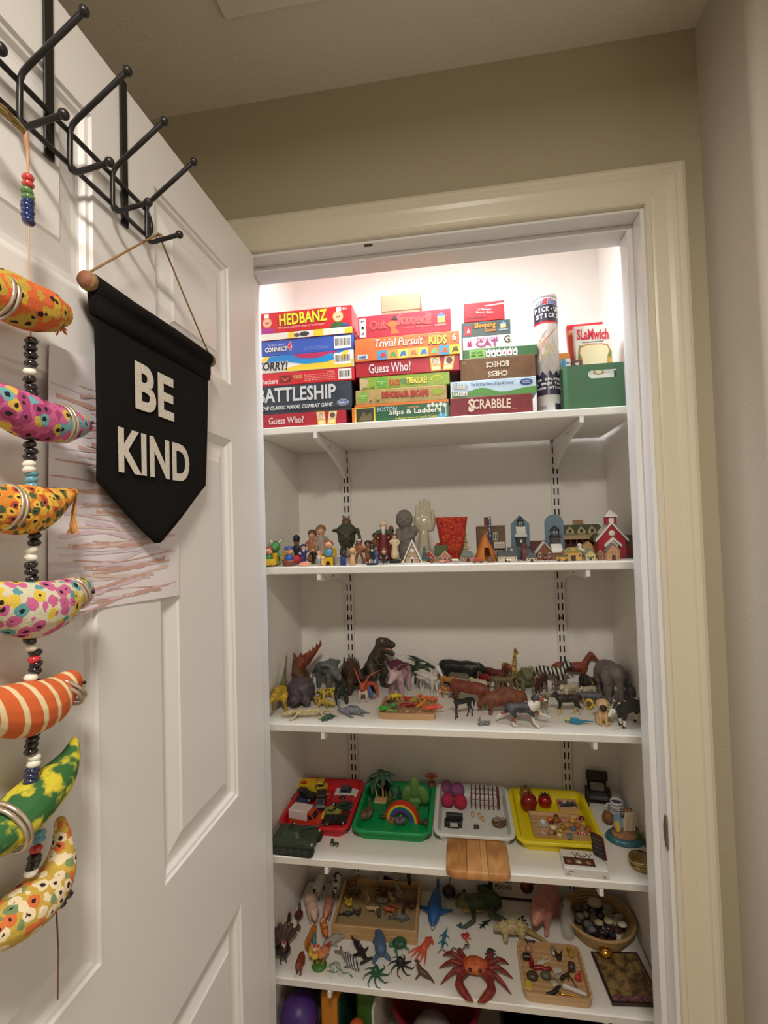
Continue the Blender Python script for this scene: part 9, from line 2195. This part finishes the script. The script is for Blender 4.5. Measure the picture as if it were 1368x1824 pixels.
toy('yellow_pouch', 'yellow net pouch in the back corner of the tray of trinkets', 'trinket', pou(1),((0.6942,0.4050,0.0015)[0] - .004,(0.6942,0.4050,0.0015)[1], .030), ZT, cm(net((186,152,50))),30, None, 'z', 36)
toy('red_pouch', 'sheer red net pouch hanging over the side of the tray of trinkets', 'trinket', pou(1),((0.6993,0.3402,0.0014)[0] - .006,(0.6993,0.3402,0.0014)[1], .028), ZT, cm(net((206,60,50))),150, None, 'z', 36)
toy('wolf_trinket', 'dark brown horse head figure in the tray of trinkets', 'trinket', HORSE(),((0.6599,0.3325,0.0014)[0], (0.6599,0.3325,0.0014)[1], .030), ZT, cm((52,38,30)),30, None, 'z', 36)
# ------------------------------------------------------------------ lowest level
Z6 = SHELF[6]
ob('play_ball', MB().sph((0,0,.085),.05,26,18), P(74,44,120), loc=(-.022,.335, Z6 + .052), label='purple ball on a grey box below the lowest animal shelf', cat='ball')
ob('shoe_box', MB().bbox(-.05,.045,-.06,.2,0,.086,.002), mat((90,86,82),.7), loc=(-.026,.34, Z6), label='low grey box under the purple ball', cat='box')
ot = thing('toy_box', 'orange toy box with a dark round hole standing beside the purple ball', 'toy box', (.066,.345, Z6), rot=(0,0, R(-10)))
ob('box_body', MB().bbox(-.026,.024,-.02,.16,0,.205,.006), P(206,130,36), ot)
ob('hole', MB().lathe([(.0005,.2052),(.010,.2052),(.0005,.2060)], 18, c=(0,.03,0)), P(36,44,30), ot)
ob('edge_band', MB().bbox(.0242,.030,-.02,.16,0,.195,.002), P(30,60,46), ot)
gb = thing('toy_case', 'green and yellow toy box lettered 05 next to the orange one', 'toy box', (.157,.40, Z6), rot=(0,0, R(0)))
ob('box_body', MB().bbox(-.028,.028,-.05,.10,0,.200,.008), P(70,116,44), gb)
ob('panel', MB().box(-.016,.022,-.04,.03,.2002,.2012), P(196,168,50), gb)
text('05', .026,.022, P(130,60,30), gb, (.002,-.008,.2014),(0,0,0),.03)
ob('play_ball', MB().sph((0,0,.136),.022,18,12), P(206,96,44), loc=(.138,.318, Z6), label='small orange ball on a block in front of the green toy box', cat='ball')
ob('toy_block', MB().bbox(-.022,.022,-.022,.022,0,.1135,.002), P(70,90,50), loc=(.138,.318, Z6), label='dull green block under the small orange ball', cat='block')
wp = thing('divider_panel', 'thin white upright panel between the toys and the red tub', 'panel', (.193,.43, Z6), rz=-3)
ob('panel', MB().bbox(-.003,.003,-.14,.14,0,.215,.001), P(196,190,180), wp)
rt_ = thing('red_tub', 'dark red plastic tub holding a grey ball below the crab shelf', 'tub', (.335,.42, Z6))
ob('tub_wall', MB().lathe([(.0005,0),(.095,0),(.118,.150),(.124,.152),(.124,.157),(.115,.157),(.092,.004),(.0005,.004)], 40), P(124,12,34), rt_)
ob('play_ball', MB().sph((0,0,.058),.058,22,16), P(140,126,124), loc=(.325,.39, Z6 + .0042), label='grey ball inside the dark red tub', cat='ball')
bk_ = thing('black_bin', 'black storage bin with a pale label in the lowest corner', 'bin', (.665,.44, Z6))
ob('bin_wall', tubwall(.15,.12,.158,.13,.17,.015,.004,.005), P(30,30,38), bk_)
ob('label_card', MB().bbox(-.05,-.012,-.1332,-.1312,.10,.16,.0003), P(150,150,146), bk_)
# small spacings in millimetres so that neighbours do not touch
for k, (x, y) in {'armoured_dinosaur':(-13,-7),'badger_miniature':(2,0),'bear_toy':(9,-16),'bearded_king':(1,-3),'beetle_toy':(-5,8),'beetle_toy.001':(6,-1),'beetle_toy.002':(-7,-1),'beetle_toy.003':(-2,-5),'bison_toy':(11,-8),'black_dinosaur':(3,-2),'bone_trinket':(2,0),'bottle_trinket':(-3,1),'bowl_trinket':(4,6),'calf_toy':(-11,8),'calico_dog_toy':(0,-3),'camel_toy':(3,-1),'caped_figure':(-5,0),'centipede_toy':(5,0),'ceramic_hand':(-6,1),'claw_trinket':(-3,-10),'cloth_boot':(5,-2),'comb_trinket':(6,-2),'crab_miniature':(0,-2),'crocodile_miniature':(0,-5),'crowned_wise_man':(1,1),'cub_toy':(-3,-2),'cub_toy.001':(-3,-12),'donkey_foal_toy':(-5,2),'donkey_toy':(3,-10),'dragon_toy':(-3,-2),'elephant_toy':(7,-5),'elephant_toy.001':(5,-6),'fawn_miniature':(3,-5),'fish_toy':(-6,-8),'fish_toy.001':(-10,5),'fringed_figure':(-4,-1),'frog_toy':(-8,1),'frog_toy.002':(1,5),'gecko_toy':(-4,6),'giraffe_toy':(1,4),'goat_miniature':(-2,7),'hammerhead_toy':(6,2),'hen_miniature':(4,4),'horned_dinosaur.001':(-7,-12),'horse_toy':(-3,4),'horse_toy.002':(1,4),'iguana_toy':(-5,3),'lighthouse_plaque':(-2,-1),'lighthouse_plaque.001':(-1,-4),'lizard_dinosaur':(4,-4),'llama_miniature':(-2,0),'mantis_toy.001':(-1,4),'mantis_toy.002':(1,-2),'model_church':(2,-3),'model_house':(-4,-4),'model_house.001':(4,5),'model_house.003':(-6,-1),'model_house.004':(4,-2),'model_house.005':(-4,0),'model_house.008':(-7,0),'model_house.009':(-11,12),'model_house.010':(13,-14),'model_house.012':(-2,1),'model_house.014':(2,-1),'model_inn':(6,7),'model_pagoda':(1,2),'moose_miniature':(-1,-1),'mug_miniature':(4,-7),'octopus_toy':(-1,-17),'octopus_toy.001':(1,-2),'panther_toy':(3,3),'peg_person.001':(-1,-3),'penguin_toy':(-2,-2),'pig_toy':(0,-5),'pig_toy.001':(0,3),'pompom.002':(-1,0),'pompom.003':(1,0),'pterosaur_toy':(1,7),'ram_toy':(7,-18),'red_beast':(7,6),'red_worm':(-3,1),'robed_wise_man':(-2,1),'scorpion_toy':(1,5),'scorpion_toy.001':(4,-4),'scorpion_toy.002':(5,-1),'seal_toy':(9,16),'seated_drummer':(4,1),'sheep_toy':(0,5),'shell_trinket':(-4,5),'shepherd_dog_toy':(5,-2),'snake_toy.001':(-2,-10),'snowman_figurine':(4,2),'spider_toy':(3,1),'spider_toy.001':(4,-5),'spiny_dinosaur':(-1,6),'spotted_dinosaur':(7,6),'suited_figure':(6,3),'tiger_cub_toy':(2,-1),'tiger_miniature':(-2,1),'toad_toy':(-18,1),'toy_can':(3,-1),'toy_car':(0,8),'toy_car.001':(-2,-5),'toy_car.002':(-1,-2),'toy_car.003':(-2,5),'toy_car.004':(-1,-2),'toy_car.007':(4,4),'toy_car.008':(-3,-6),'toy_car.009':(2,-7),'toy_car.010':(11,11),'toy_cart':(-1,-4),'toy_chair':(3,6),'toy_chair.001':(-2,2),'toy_rock.001':(-3,0),'toy_rock.003':(4,-1),'toy_teepee':(2,3),'toy_throne':(-4,7),'toy_van':(-12,-4),'turtle_toy.001':(0,2),'vial_trinket':(5,-3),'winged_horse':(-2,1),'zebra_toy':(6,-3)}.items():
 bpy.data.objects[k].location += Vector((x * .001, y * .001,0))
finalize()
